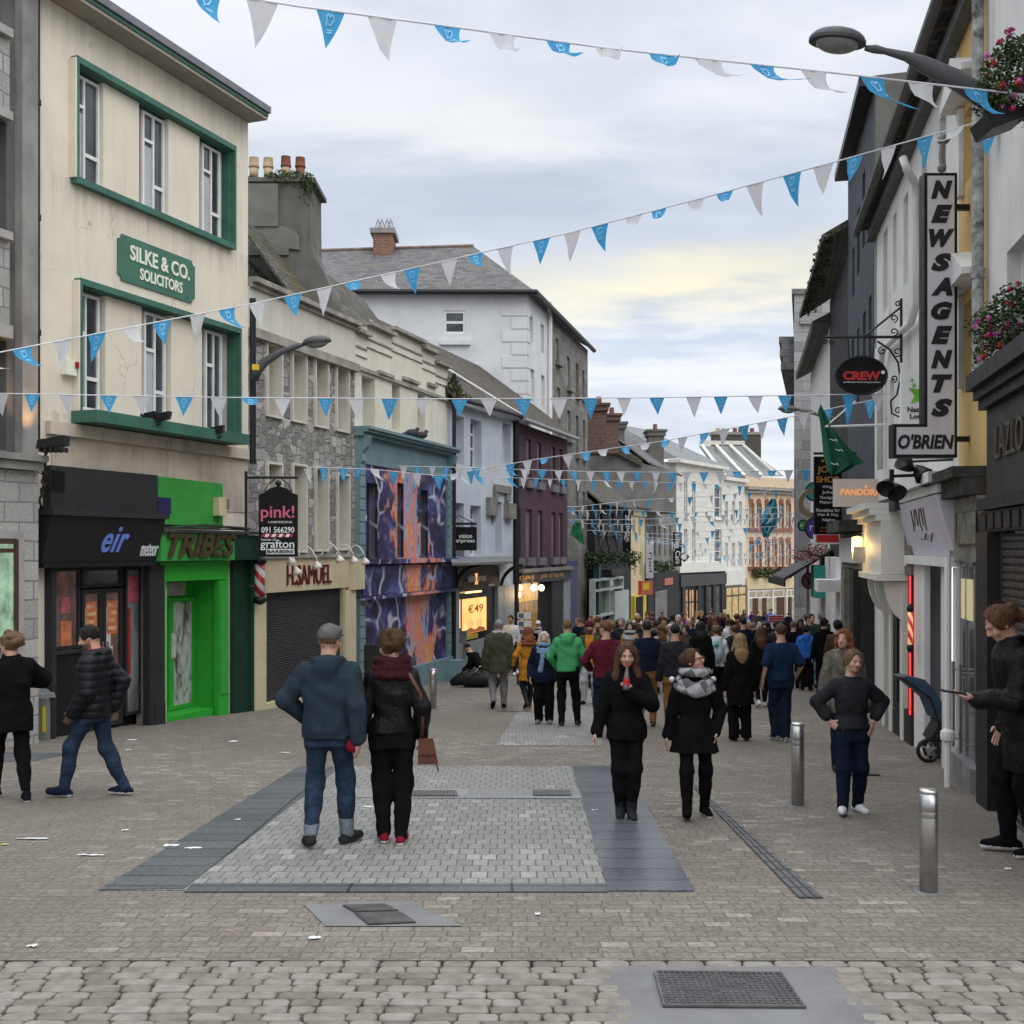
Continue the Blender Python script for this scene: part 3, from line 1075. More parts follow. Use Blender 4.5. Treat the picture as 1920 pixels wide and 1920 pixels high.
 for (cu,cz,s0) in ((u0,za,0),(u1,za,1),(u1,zb,2),(u0,zb,3)):
  su=1 if cu == u0 else -1
  sz=1 if cz == za else -1
  arc=[(cu+su*n*math.cos(a),cz+sz*n*math.sin(a)) for a in np.linspace(0,math.pi/2,5)]
  pts+= arc[::-1] if s0 in (0,2) else arc
 MB().pris(f,pts,.004,.03).build('plaque',MATS['sign_green'],t)
 k=MB()
 w=u1-u0
 h=zb-za
 text(k,f,'SILKE & CO.',u0+w*.14,u0+w*.92,za+h*.50,za+h*.84,.031,.012,.025)
 text(k,f,'SOLICITORS',u0+w*.26,u0+w*.82,za+h*.14,za+h*.40,.031,.012,.025)
 k.build('plaque_lettering',MATS['letter_cream'],t)
 a=f.pt(f.u(123),.06,f.z(118,688))
 b=thing('alarm_box','cream alarm box with a red lens on the solicitors wall','alarm',tuple(a))
 MB().box(f,f.u(114),f.u(133),.004,.12,f.z(118,703),f.z(118,674)).build('case',MATS['letter_cream'],b)
 MB().box(f,f.u(129),f.u(134),.1,.15,f.z(118,688),f.z(118,677)).build('lens',M('red_lens',(.35,.02,.02),.3),b)
 for px,lb in ((288,'pair of black floodlights clamped to the middle of the green canopy'),(403,'black floodlight on the right end of the green canopy')):
  c=f.pt(f.u(px,.45),.5,f.z(px,783 if px < 300 else 808,.45))
  ft=thing('floodlight',lb,'floodlight',tuple(c))
  for s in ((-.12,.12) if px < 300 else (0.,)):
   k=MB()
   k.hexa([c+np.array(p)+np.array((s,0,0)) for p in ((-.1,-.05,-.07),(.1,-.05,-.02),(.1,.07,-.02),(-.1,.07,-.07),(-.12,-.08,.05),(.12,-.08,.1),(.12,.1,.1),(-.12,.1,.05))])
   k.build('housing',MATS['black_paint'],ft)
  MB().tube([c+np.array((-.1,0,-.08)),c+np.array((-.04,.02,-.14)),c+np.array((.08,0,-.1))],.016,5).build('bracket',MATS['iron'],ft)
 return t
solicitors()
# ---------------------------------------------------------------- dark phone shop under it
M('anthracite',(.022,.0225,.025),.6,.12,3,.08)
M('anthracite_sign',(.017,.0155,.017),.55,.12,3,.05)
M('letter_blue',(.16,.26,.72),.5,.05)
M('letter_white',(.75,.75,.75),.5,.04)
M('poster_orange',(.55,.18,.08),.5,.3,6)
M('poster_pink',(.5,.12,.16),.5,.3,6)
M('poster_red',(.32,.03,.025),.5,.3,6)
M('poster_white',(.5,.5,.48),.5,.2,6)
def phone_shop():
 f=FS
 t=thing('phone_shop','dark grey phone shop front with a light blue script logo on its sloping fascia','shopfront',tuple(f.pt(f.u(190),.1,f.g(f.u(190)))))
 z0=wallbase(f)
 d=.16
 bx(t,'upper_panel',MATS['anthracite'],f,(f.u(95,d),f.u(295,d),f.z(95,962,d),f.z(95,872,d)),.02,d)
 k=MB()
 for i in range(9):
  zz=f.z(100,920,d)+i*.036
  k.box(f,f.u(97,d),f.u(121,d),d+.003,d+.02,zz,zz+.018)
 k.build('vent',MATS['black_paint'],t)
 u0,u1=f.u(101,.45),f.u(301,.32)
 zb,zt=f.z(105,1056,.3),f.z(105,966,.45)
 MB().hexa([f.pt(u0,.02,zb),f.pt(u1,.02,zb),f.pt(u1,.22,zb),f.pt(u0,.22,zb),f.pt(u0,.02,zt),f.pt(u1,.02,zt),f.pt(u1,.42,zt),f.pt(u0,.42,zt)]).build('fascia',MATS['anthracite_sign'],t)
 bx(t,'fascia_cap',MATS['anthracite'],f,(u0-.04,u1+.03,zt+.003,zt+.1),.02,.48)
 bx(t,'fascia_rail',MATS['black_paint'],f,(u0,u1,zb-.07,zb-.003),.02,.26)
 class Slope:
  side=1
  def pt(s,u,dd,z):
   w=(z-zb)/(zt-zb)
   return f.pt(u,.22+.2*w+dd,z)
 sl=Slope()
 k=MB()
 ue0,ue1=f.u(196,.32),f.u(230,.32)
 h=zt-zb
 text(k,sl,'eir',ue0-.05,ue1+.12,zb+h*.22,zb+h*.8,.004,.02,.015,.35,1.1)
 k.build('logo',MATS['letter_blue'],t)
 k=MB()
 text(k,sl,'meteor',f.u(266,.3),f.u(300,.3)-.04,zb+h*.13,zb+h*.42,.004,.012,.005)
 k.build('lettering',MATS['letter_white'],t)
 zt=f.z(92,1064)
 k=MB()
 k.box(f,f.u(83),f.u(92),.003,.14,z0,zt)
 k.build('pilaster',MATS['anthracite'],t)
 k=MB()
 k.box(f,f.u(268),f.u(296),.003,.14,z0,zt)
 k.box(f,f.u(279)-.015,f.u(296),.003,.16,z0,f.z(280,1318))
 k.build('pilaster',MATS['anthracite'],t)
 dd=-.2
 bx(t,'back_panel',MATS['black_paint'],f,(f.u(92),f.u(278),z0,zt),dd-.2,dd-.1)
 k=MB()
 zr=f.z(110,1228)
 k.box(f,f.u(94),f.u(150,dd),dd-.05,-.03,z0,zr)
 k.build('stall_riser',MATS['black_paint'],t)
 MB().box(f,f.u(94),f.u(151,dd),-.1,.02,zr+.003,zr+.05).build('window_sill',MATS['anthracite'],t)
 a=f.u(112,dd)
 window(f,t,(f.u(94)+.02,f.u(146,dd),zr+.055,zt-.02),dd,.05,(),(.3,),MATS['anthracite'],glassm('display_glass',(.03,.026,.026),(.06,.03,.025)))
 dr=(f.u(149,dd),f.u(226,dd),f.g(f.u(190))+.02,f.z(150,1106,dd))
 m_=(dr[0]+dr[1])/2
 for q in ((dr[0],m_-.01),(m_+.01,dr[1])):
  w=window(f,t,(q[0],q[1],dr[2],dr[3]),dd,.07,(),(),MATS['anthracite'],MATS['display_glass'],'door')
  bx(w,'notice',MATS['poster_orange'],f,(q[0]+.12,q[1]-.1,dr[3]-.75,dr[3]-.2),dd+.015,dd+.02)
  k=MB()
  for i in range(4):
   k.box(f,q[0]+.14,q[1]-.13-.04*(i % 2),dd+.021,dd+.023,dr[3]-.68+i*.125,dr[3]-.62+i*.125)
  k.build('notice_print',M('print_pale',(.62,.36,.22),.5,.3,9),w)
  for i,(a,b,c_,e,mt) in enumerate(((.05,.11,.95,.3,'poster_white'),(.09,.16,1.15,.95,'poster_white'),(.14,.3,1.5,1.2,'poster_red'))):
   bx(w,'notice',MATS[mt],f,(q[0]+.06+a,q[0]+.06+b+.04,dr[3]-c_,dr[3]-e),dd+.013,dd+.018+i*.001)
  MB().tube([f.pt(m_+(.06 if q[0] > m_ else -.06),dd+.1,dr[2]+.8),f.pt(m_+(.06 if q[0] > m_ else -.06),dd+.1,dr[2]+1.4)],.015,6).build('handle',MATS['steel'],w)
 window(f,t,(dr[0],dr[1],dr[3]+.03,zt-.02),dd,.05,(),(),MATS['anthracite'],MATS['shop_glass'])
 wr=window(f,t,(f.u(231,dd),f.u(262,dd),f.z(231,1342,dd),zt-.02),dd,.05,(),(),MATS['anthracite'],glassm('pale_shop_glass',(.10,.105,.11)))
 bx(wr,'banner',MATS['poster_red'],f,(f.u(232,dd)+.03,f.u(243,dd),f.z(234,1265,dd),f.z(234,1140,dd)),dd+.015,dd+.02)
 bx(wr,'notice',MATS['poster_pink'],f,(f.u(236,dd),f.u(258,dd),f.z(234,1130,dd),f.z(234,1080,dd)),dd+.015,dd+.02)
 bx(t,'poster',MATS['poster_pink'],f,(f.u(113,dd),f.u(129,dd),f.z(114,1150,dd),f.z(114,1120,dd)),dd+.015,dd+.022)
 bx(t,'poster',MATS['poster_orange'],f,(f.u(112,dd),f.u(132,dd),f.z(114,1226,dd),f.z(114,1165,dd)),dd+.015,dd+.022)
 bx(t,'jamb',MATS['anthracite'],f,(f.u(262,dd)+.01,f.u(278),z0,zt-.01),dd-.05,-.01)
phone_shop()
# ---------------------------------------------------------------- bright green shop
M('bright_green',(.025,.34,.03),.55,.08,3,.06)
M('bright_green_dull',(.04,.30,.05),.6,.1,3,.06)
M('bottle_green',(.006,.032,.018),.55,.15,3,.08)
M('letter_brown',(.055,.04,.018),.7,.3,6,.2)
M('plate_blue',(.02,.022,.08),.5)
def poster_mat():
 m,t,b=base('door_poster')
 uv=nn(t,'ShaderNodeTexCoord').outputs['UV']
 n=noise(t,mapping(t,uv,(2.5,.8,1)),2.2,5,.6,1.0)
 c=ramp(t,n,[(.3,(.03,.025,.02)),(.42,(.16,.14,.12)),(.5,(.34,.36,.36)),(.62,(.5,.5,.48)),(.75,(.28,.4,.5))])
 t.links.new(c,b.inputs['Base Color'])
 b.inputs['Roughness'].default_value=.3
 MATS['door_poster']=m
poster_mat()
def green_shop():
 f=FS
 t=thing('green_shop','bright green shop front with a recessed glass door and brown lettering','shopfront',tuple(f.pt(f.u(360),.1,f.g(f.u(360)))))
 z0=wallbase(f)
 d=.06
 zp=f.z(297,893,d)
 MB().pris(f,[(f.u(297,d),f.z(297,988,d)),(f.u(418,d),f.z(297,988,d)+.02),(f.u(418,d),zp-.03),(f.u(297,d),zp)],.02,d).build('upper_panel',MATS['bright_green_dull'],t)
 bx(t,'street_plate',MATS['plate_blue'],f,(f.u(296,.08),f.u(321,.08),f.z(298,962,.08),f.z(298,932,.08)),d+.003,.08)
 d2=.32
 zb,zt=f.z(302,1052,d2),f.z(302,998,d2)
 bx(t,'fascia',MATS['bright_green_dull'],f,(f.u(302,d2),f.u(440,d2),zb,zt),.02,d2)
 bx(t,'fascia',MATS['bottle_green'],f,(f.u(440,d2)+.003,f.L-.02,zb,zt-.02),.02,d2)
 k=MB()
 ul,ur=f.u(312,d2),f.u(438,d2)
 text(k,f,'TRIBES',ul,ur,zb+.06,zt-.01,d2+.003,.06,.02,.35)
 k.build('lettering',MATS['letter_brown'],t)
 k=MB()
 k.box(f,f.u(302,d2),f.L-.02,.02,d2+.06,zt+.003,zt+.05)
 k.build('fascia_cap',MATS['dark_trim'],t)
 rr=random.Random(8)
 k=MB()
 for i in range(4):
  p0=f.pt(f.u(305,d2),d2+.02,zt+.07+i*.02)
  p1=f.pt(f.u(465,d2),d2+.03,zt+.09+rr.uniform(-.02,.05))
  mid=(p0+p1)/2+np.array((rr.uniform(-.2,.2),rr.uniform(-.1,.1),rr.uniform(-.02,.1)))
  k.tube([p0,mid,p1],.012,5)
 k.build('lighting_rail',MATS['iron'],t)
 bx(t,'header',MATS['bright_green'],f,(f.u(300,.12),f.u(429,.12),f.z(300,1091,.12),f.z(300,1054,.12)),.02,.12)
 zt3=f.z(300,1092,.12)
 for a,b in ((297,311),(410,429)):
  k=MB()
  k.box(f,f.u(a,.1),f.u(b,.1),.004,.1,z0,zt3)
  k.build('pilaster',MATS['bright_green'],t)
  k=MB()
  k.box(f,f.u(a,.1)+.04,f.u(b,.1)-.04,.104,.118,z0+.7,zt3-.1)
  k.build('pilaster_panel',MATS['bright_green_dull'],t)
 D=-.52
 ua,ub=f.u(312),f.u(408)
 MB().box(f,ua+.003,ub-.003,D-.06,D-.02,z0,zt3).build('doorcase',MATS['bright_green'],t)
 for side in ((ua+.002,ua+.02),(ub-.02,ub-.002)):
  MB().box(f,side[0],side[1],D,-.002,z0,zt3-.002).build('recess_side',MATS['bright_green'],t)
 zd=f.z(312,1122,D)
 m_=(ua+ub)/2
 g=f.g(m_)+.12
 bx(t,'threshold',MATS['bright_green'],f,(ua+.021,ub-.021,z0,g-.01),D,-.02)
 for q in ((ua+.03,m_),(m_,ub-.03)):
  window(f,t,(q[0],q[1],g,zd),D,.07,(),(),MATS['bright_green'],MATS['door_poster'],'door')
 bx(t,'transom_sign',M('dull_cream',(.30,.31,.26),.7,.2,5),f,(ua+.04,ub-.3,zd+.04,zt3-.04),D+.002,D+.03)
 bx(t,'notice',MATS['poster_white'],f,(m_+.0,m_+.12,g+.95,g+1.4),D+.052,D+.058)
 k=MB()
 k.box(f,f.u(430),f.L-.05,.02,.1,z0,zb)
 k.build('side_panel',MATS['bottle_green'],t)
 MB().box(f,f.u(462),f.L-.04,.103,.17,z0,zb-.01).build('side_pilaster',M('mid_green',(.01,.075,.035),.5,.15),t)
 a=thing('alarm_box','cream alarm box on the bright green panel','alarm',tuple(f.pt(f.u(405,d),d,f.z(405,950))))
 MB().box(f,f.u(399,d),f.u(413,d),d+.003,d+.14,f.z(400,967,d),f.z(400,932,d)).build('case',M('aged_cream',(.55,.48,.28),.6),a)
 MB().box(f,f.u(415,d),f.u(422,d),.02,d+.1,f.z(416,955,d),f.z(416,935,d)).build('junction_box',MATS['galv'],a)
green_shop()
def barber_pole(c,hgt,rad,label,lit=0):
 t=thing('barber_pole',label,'barber pole',tuple(c))
 m,tt,b=base('barber_stripes' +str(lit))
 tc=nn(tt,'ShaderNodeTexCoord').outputs['Object']
 s=nn(tt,'ShaderNodeSeparateXYZ')
 tt.links.new(tc,s.inputs[0])
 w=wmath(tt,'FRACT',wmath(tt,'ADD',wmath(tt,'MULTIPLY',s.outputs[2],3.6/hgt*.62*1.5),wmath(tt,'MULTIPLY',s.outputs[0],1.6/rad*.25)))
 cc=mixc(tt,wmath(tt,'GREATER_THAN',w,.52),(.40,.03,.03),(.8,.42,.2) if lit else (.62,.62,.62))
 tt.links.new(cc,b.inputs['Base Color'])
 b.inputs['Roughness'].default_value=.25
 if lit:
  tt.links.new(cc,b.inputs['Emission Color'])
  b.inputs['Emission Strength'].default_value=lit
 h=hgt
 MB().lathe(c,[(rad,-h*.33),(rad,h*.33)],18).build('striped_tube',m,t,True)
 for s_ in (1,-1):
  MB().lathe(c,[(rad*1.0,s_*h*.33),(rad*1.3,s_*h*.36),(rad*1.35,s_*h*.42),(rad*.9,s_*h*.47),(rad*.3,s_*h*.5),(0,s_*h*.5)][::s_],18).build('end_cap',MATS['black_paint'],t,True)
 MB().tube([c+np.array((-rad*2.2,.02,-h*.12)),c+np.array((-rad,0,-h*.12))],rad*.25,6).build('bracket',MATS['steel'],t)
 return t
barber_pole(P(487,1088,22.0),.95,.1,'striped barber pole beside the pink hairdressing sign')
# ================================================================ jeweller's building: rubble stone with tall white-framed blind windows
M('old_white',(.56,.54,.47),.85,.10,1.2,.2,26,streak=.5,dirt=(.14,.125,.10))
M('blind_panel',(.47,.44,.37),.85,.16,1.4,.2,22,streak=.7,dirt=(.2,.17,.13))
M('cream_fascia',(.58,.50,.34),.6,.07,2,.06,streak=.25)
M('maroon',(.11,.012,.016),.5,.1)
M('shutter_grey',(.05,.047,.05),.5,.14,3,.05,metal=.35)
M('lamp_white',(.66,.64,.56),.45,.06)
M('cornice_dirty',(.30,.285,.245),.88,.25,2,.3,streak=.7)
def jeweller():
 f=FH
 t=thing('jewellers_building','grey rubble stone building with tall white blind windows over a shuttered cream shop front','building',origin(f))
 z0=wallbase(f)
 zst=f.z(664,690)      # underside of the white parapet
 zpt=f.z(664,613)
 holes=[]
 for x0,x1,yt,yb in ((498,525,640,777),(546,571,658,787),(589,612,668,797),(629,651,682,805)):
  holes.append(f.rect(x0,x1,yt,yb))
 for x0,x1,yt,yb in ((499,525,868,1036),(547,571,871,1033),(590,612,877,1031),(631,652,889,1029)):
  holes.append(f.rect(x0,x1,yt,yb))
 m=MB()
 m.wall(f,0,f.L,z0,zst,[h+(.3,) for h in holes])
 shell(m,f,0,f.L,z0,zpt-.3,8)
 m.build('wall',MATS['grey_stone'],t)
 for h in holes:
  k=MB()
  w=.035
  k.box(f,h[0]-w,h[0]+.012,-.25,.06,h[2]-w,h[3]+w)
  k.box(f,h[1]-.012,h[1]+w,-.25,.06,h[2]-w,h[3]+w)
  k.box(f,h[0]+.015,h[1]-.015,-.25,.058,h[3]-.012,h[3]+w)
  k.box(f,h[0]+.015,h[1]-.015,-.25,.058,h[2]-w,h[2]+.012)
  fr_=k.build('window',MATS['old_white'],t)
  MB().box(f,h[0]+.014,h[1]-.014,-.34,-.22,h[2]+.014,h[3]-.014).build('blind',MATS['blind_panel'],fr_)
 MB().box(f,0,f.L,-.3,.03,zst+.005,zpt).build('parapet',MATS['old_white'],t)
 k=MB()
 k.box(f,0,f.L,.005,.14,zst-.1,zst+.08)
 k.build('string_course',MATS['cornice_dirty'],t)
 k=MB()
 k.box(f,0,f.L,-.32,.2,zpt+.003,zpt+.1)
 k.box(f,0,f.L,-.32,.1,zpt-.09,zpt)
 k.build('cornice',MATS['cornice_dirty'],t)
 MB().prism([f.pt(-.3,-.35,zpt+.1),f.pt(f.L+.4,-.35,zpt+.1),f.pt(f.L+.4,-2.6,zpt+.85),f.pt(-.3,-2.6,zpt+.85)],(0,0,.1)).build('roof',MATS['slate_roof'],t)
 d=.16
 zb,zt=f.z(500,1112,d),f.z(500,1047,d)
 k=MB()
 k.box(f,.03,f.u(671,d),.004,d,zb,zt)
 k.build('fascia',MATS['cream_fascia'],t)
 MB().box(f,.03,f.u(671,d),.004,d+.06,zt+.003,zt+.07).build('fascia_cap',MATS['cornice_dirty'],t)
 MB().box(f,f.u(655,d),f.u(677,d),.01,d+.1,zb-.06,zt-.05).build('fascia_end',MATS['cream_fascia'],t)
 k=MB()
 text(k,f,'H.SAMUEL',f.u(537,d),f.u(620,d),f.z(537,1098,d),f.z(537,1060,d),d+.003,.03,.0)
 k.build('lettering',MATS['maroon'],t)
 u0,u1=f.u(498,.1),f.u(642,.1)
 k=MB()
 k.box(f,.04,u0,.004,.12,z0,zb-.005)
 k.build('pilaster',MATS['cream_fascia'],t)
 k=MB()
 k.box(f,u1,u1+.12,.004,.12,z0,zb-.005)
 k.box(f,f.u(648,.2),f.u(668,.2),.124,.2,z0,zb-.065)
 for i in range(4):
  zz=zb-.35-i*.62
  k.box(f,f.u(648,.2)-.004,f.u(668,.2)+.004,.13,.203,zz,zz+.012)
 k.build('pilaster',MATS['cream_fascia'],t)
 gz_=f.g(f.u(570))+.22
 m=MB()
 zigzag(m,f,u0,u1,.03,gz_,zb-.01,46)
 m.build('shutter',MATS['shutter_grey'],t)
 MB().box(f,u0,u1,.02,.14,z0,gz_-.005).build('sill',MATS['cream_fascia'],t)
 for i,(px,py,ax) in enumerate(((545,1052,540),(557,1071,560),(595,1060,606),(637,1048,628),(664,1050,662),(685,1052,684))):
  dd=.6 if i != 0 else .75
  c=f.pt(f.u(px,dd),dd,f.z(px,py,dd))
  lt=thing('swan_neck_lamp',('white swan-neck lamp, partly behind the pink sign','lowest white swan-neck lamp, hanging in front of the maroon letter S','white swan-neck lamp in front of the maroon letter U','white swan-neck lamp at the right end of the maroon lettering','white swan-neck lamp at the right end of the cream fascia','rightmost white swan-neck lamp, against the painted mural')[i],'lamp',tuple(c),'swan-neck lamps over the cream fascia')
  MB().lathe(c,[(.02,.09),(.035,.06),(.075,.01),(.105,-.06),(.1,-.06),(.065,0),(.02,.05)],14,(-.25,-.2,1)).build('lamp_shade',MATS['lamp_white'],lt,True)
  b=f.pt(f.u(px,dd)+.02,.14,zt+.05)
  q=[b]
  for a in np.linspace(0,1,9):
   p=b*(1-a)+(c+np.array((0,0,.1)))*a
   p[2]+= math.sin(a*math.pi)*.24
   q.append(p)
  MB().tube(q,.014,6).build('swan_neck',MATS['lamp_white'],lt,True)
jeweller()
# ---------------------------------------------------------------- hanging sign of the hairdresser
M('sign_black',(.006,.006,.007),.5,.15,spec=.2)
M('letter_pink',(.62,.13,.22),.5,.05)
def pink_sign():
 Y=21.6
 c=P(522,990,Y)
 t=thing('hanging_sign','black hanging sign reading pink! with a phone number and barbers lettering','shop sign',tuple(c))
 cd=Card(c,(1,.06))
 s=Y/FP
 def q(x,y):
  return (x-522)*s,(990-y)*s
 x0,zb=q(486,1044)
 x1,zt=q(558,928)
 pts=[(x0,zb),(x1,zb),(x1,zt+.0),(x1-.1,zt+.04),(x1-.2,zt+.12),(0,zt+.17),(x0+.2,zt+.12),(x0+.1,zt+.04),(x0,zt)]
 MB().pris(cd,pts,-.03,.03).build('board',MATS['sign_black'],t)
 for nm,mt,items in (('lettering_pink','letter_pink',(('pink!',490,552,978,948,.012,0),)),
                          ('lettering','letter_white',(('HAIRDRESSING',504,548,981,977,.0,0),('091 566290',491,552,999,988,.015,0),('house of',491,518,1014,1009,.0,0),('grafton',489,552,1032,1012,.01,0)))):
  k=MB()
  for tx,a,b,yb,yt,bo,sh in items:
   ua,za=q(a,yb)
   ub,zb2=q(b,yt)
   text(k,cd,tx,ua,ub,za,zb2,.032,.008,bo,sh)
  k.build(nm,MATS[mt],t)
 k=MB()
 a,zb2=q(500,1039)
 b,zt2=q(552,1029)
 k.box(cd,a,b,.031,.036,zb2,zt2)
 k.build('white_panel',MATS['letter_white'],t)
 k=MB()
 text(k,cd,'BARBERS',a+.02,b-.02,zb2+.02,zt2-.02,.038,.006,.02)
 k.build('lettering_black',MATS['sign_black'],t)
 k=MB()
 a,zb2=q(490,1007)
 b,zt2=q(548,1001)
 for i in range(9):
  u=a+(b-a)*i/9
  w=(b-a)/18
  k.m=i % 2
  k.pris(cd,[(u,zb2),(u+w*2,zb2),(u+w*3,zt2),(u+w,zt2)],.031,.037)
 k.build('stripes',[M('stripe_red',(.4,.03,.04),.5),MATS['letter_white']],t)
 k=MB()
 k.tube([c+np.array((x0-.25,0,zt+.33)),c+np.array((x1,0,zt+.33))],.025,6)
 k.tube([c+np.array((x0-.25,0,zt+.45)),c+np.array((x0-.25,0,zb+.1))],.03,6)
 for sx in (-.2,.2):
  k.tube([c+np.array((sx*1.3,0,zt+.06)),c+np.array((sx,0,zt+.2)),c+np.array((sx*.3,0,zt+.3))],.012,5)
 k.ball(c+np.array((0,0,zt+.22)),.06,6)
 k.build('bracket',MATS['iron'],t)
pink_sign()
# ================================================================ mural building
def mural_mat(cu):
 m,t,b=base('mural_paint')
 uv=nn(t,'ShaderNodeTexCoord').outputs['UV']
 s=nn(t,'ShaderNodeSeparateXYZ')
 t.links.new(uv,s.inputs[0])
 u,v=s.outputs[0],s.outputs[1]
 u=wmath(t,'SUBTRACT',u,cu)
 big=noise(t,uv,.55,3,.5,.6)
 base_c=ramp(t,noise(t,mapping(t,uv,(1,1.2,1)),.95,4,.55,1.6),[(.34,(.008,.008,.022)),(.47,(.02,.018,.06)),(.54,(.045,.03,.115)),(.59,(.02,.06,.22)),(.66,(.13,.09,.26)),(.74,(.02,.22,.28))],'B_SPLINE')
 d=nn(t,'ShaderNodeTexNoise')
 d.inputs['Scale'].default_value=.8
 d.inputs['Detail'].default_value=2
 t.links.new(uv,d.inputs['Vector'])
 a=nn(t,'ShaderNodeVectorMath',operation='SCALE')
 t.links.new(d.outputs['Color'],a.inputs[0])
 a.inputs['Scale'].default_value=1.5
 e=nn(t,'ShaderNodeVectorMath',operation='ADD')
 t.links.new(uv,e.inputs[0])
 t.links.new(a.outputs[0],e.inputs[1])
 vo=nn(t,'ShaderNodeTexVoronoi',feature='DISTANCE_TO_EDGE')
 vo.inputs['Scale'].default_value=.8
 t.links.new(e.outputs[0],vo.inputs['Vector'])
 line=ramp(t,vo.outputs['Distance'],[(.02,1),(.06,0)])
 line=wmath(t,'MULTIPLY',line,ramp(t,noise(t,uv,.7,2),[(.42,0),(.55,1)]))
 c=mixc(t,line,base_c,ramp(t,noise(t,uv,2,3),[(.35,(.32,.26,.45)),(.55,(.55,.55,.6)),(.7,(.4,.5,.65))]))
 st=noise(t,mapping(t,uv,(1.9,.42,1),rot=(0,0,R(-12))),1.7,6,.68,1.1)
 warm=ramp(t,st,[(.3,(.03,.05,.2)),(.38,(.05,.34,.55)),(.43,(.35,.45,.6)),(.47,(.66,.16,.17)),(.52,(.72,.24,.20)),(.56,(.70,.22,.05)),(.6,(.70,.42,.08)),(.65,(.6,.35,.42)),(.72,(.10,.07,.26))])
 w=wmath(t,'ADD',u,wmath(t,'ADD',wmath(t,'MULTIPLY',wmath(t,'SUBTRACT',v,1.0),.30),wmath(t,'MULTIPLY',wmath(t,'SUBTRACT',noise(t,mapping(t,uv,(1,.6,1)),.95,5,.65),.5),5.0)))
 w=wmath(t,'ABSOLUTE',w)
 reg=ramp(t,w,[(.75,1),(1.15,0)])
 c=mixc(t,reg,c,warm)
 t.links.new(c,b.inputs['Base Color'])
 b.inputs['Roughness'].default_value=.6
 MATS['mural_paint']=m
M('teal_paint',(.16,.255,.27),.6,.1,2,.1,streak=.3)
M('off_white_wall',(.66,.63,.53),.85,.08,1.2,.2,26,streak=.3,dirt=(.2,.18,.14))
def mural_building():
 f=FM
 U0=float(np.dot(f.A,f.t))
 mural_mat(U0+f.L*.57)
 t=thing('mural_building','cream stepped-parapet building with a purple and orange painted mural under a teal cornice','building',origin(f))
 z0=wallbase(f)
 zc=f.z(668,808)
 zm=f.z(668,690)
 wins=[f.rect(678,703,702,800),f.rect(735,750,718,805,0,735),f.rect(783,797,735,815,0,783)]
 mw=[f.rect(683,703,905,1050),f.rect(740,752,905,1046,0,740),f.rect(784,798,918,1046,0,784)]
 m=MB()
 m.wall(f,0,f.L,z0,zm,[w+(.4,) for w in wins]+[w+(.25,) for w in mw])
 shell(m,f,0,f.L,z0,zm,8)
 m.build('wall',MATS['off_white_wall'],t)
 for w in wins:
  window(f,t,w,-.38,.05,(.28,),(.4,))
 k=MB()
 caps=MB()
 for x0,x1,yt in ((665,686,616),(686,733,603),(733,790,612),(790,815,648),(815,838,676)):
  ua,ub=max(0,f.u(x0)),min(f.L,f.u(x1))
  zz=f.z(x0,yt)
  k.box(f,ua,ub-.003,-.3,.02,zm+.003,zz-.09)
  caps.box(f,ua-.04,ub+.04,-.34,.17,zz-.085,zz)
  caps.box(f,ua,ub,.023,.05,zz-.42,zz-.38)
  caps.box(f,ua,ub,.023,.05,zz-.62,zz-.6)
 k.build('parapet',MATS['off_white_wall'],t)
 caps.build('parapet_cap',MATS['cornice_dirty'],t)
 k=MB()
 k.box(f,0,f.L,.004,.07,zm-.03,zm+.06)
 for w0,w1 in ((705,733),(752,782),(799,815)):
  k.box(f,f.u(w0),f.u(w1),.004,.1,f.z(w0,700+(w0-705)*.24),f.z(w0,694+(w0-705)*.24))
 k.build('hood_moulds',MATS['cornice_dirty'],t)
 zb=f.z(668,868)
 d=.1
 k=MB()
 k.box(f,0,f.L,.004,d,zb,zc)
 k.build('teal_frieze',MATS['teal_paint'],t)
 k=MB()
 for i,(h0,h1,dd) in enumerate(((0,.07,.42),(.073,.13,.36),(.133,.22,.24))):
  k.box(f,-.05,f.L+.12,.005,dd,zc+.1-h1,zc+.1-h0)
 k.build('teal_cornice',MATS['teal_paint'],t)
 for ua,ub in ((.0,.28),(f.L-.28,f.L)):
  k=MB()
  k.box(f,ua,ub,.006,d+.03,z0,zb-.004)
  n=22
  for i in range(n):
   zz=z0+(zb-z0)*i/n
   k.box(f,ua-.006,ub+.006,d+.01,d+.05,zz,zz+(zb-z0)/n-.03)
  k.build('quoins',MATS['teal_paint'],t)
  k=MB()
  A=[f.pt(ua+.04,d+.0,zc-.02),f.pt(ua+.04,.36,zc-.13),f.pt(ua+.04,.3,zc-.36),f.pt(ua+.04,.17,zc-.52),f.pt(ua+.04,.2,zc-.7),f.pt(ua+.04,d,zc-.8)]
  k.prism(A,f.pt(.17,0,0)-f.pt(0,0,0))
  k.build('console',MATS['teal_paint'],t)
 zf=f.z(668,1050)
 k=MB()
 k.wall(f,.285,f.L-.285,z0,zb-.005,[w+(.3,) for w in mw],.07)
 k.build('mural',MATS['mural_paint'],t)
 for w in mw:
  window(f,t,w,-.2,.06,(.5,),(),M('mural_frame',(.05,.035,.12),.6),glassm('mural_window',(.008,.008,.02)))
 k=MB()
 k.box(f,.02,f.L-.02,.075,.2,f.z(668,1118),f.z(668,1062))
 k.box(f,-.02,f.L+.1,.075,.34,f.z(668,1058),f.z(668,1049))
 k.box(f,-.02,f.L+.1,.075,.3,f.z(668,1125),f.z(668,1119))
 k.build('mural_fascia',MATS['mural_paint'],t)
 k=MB()
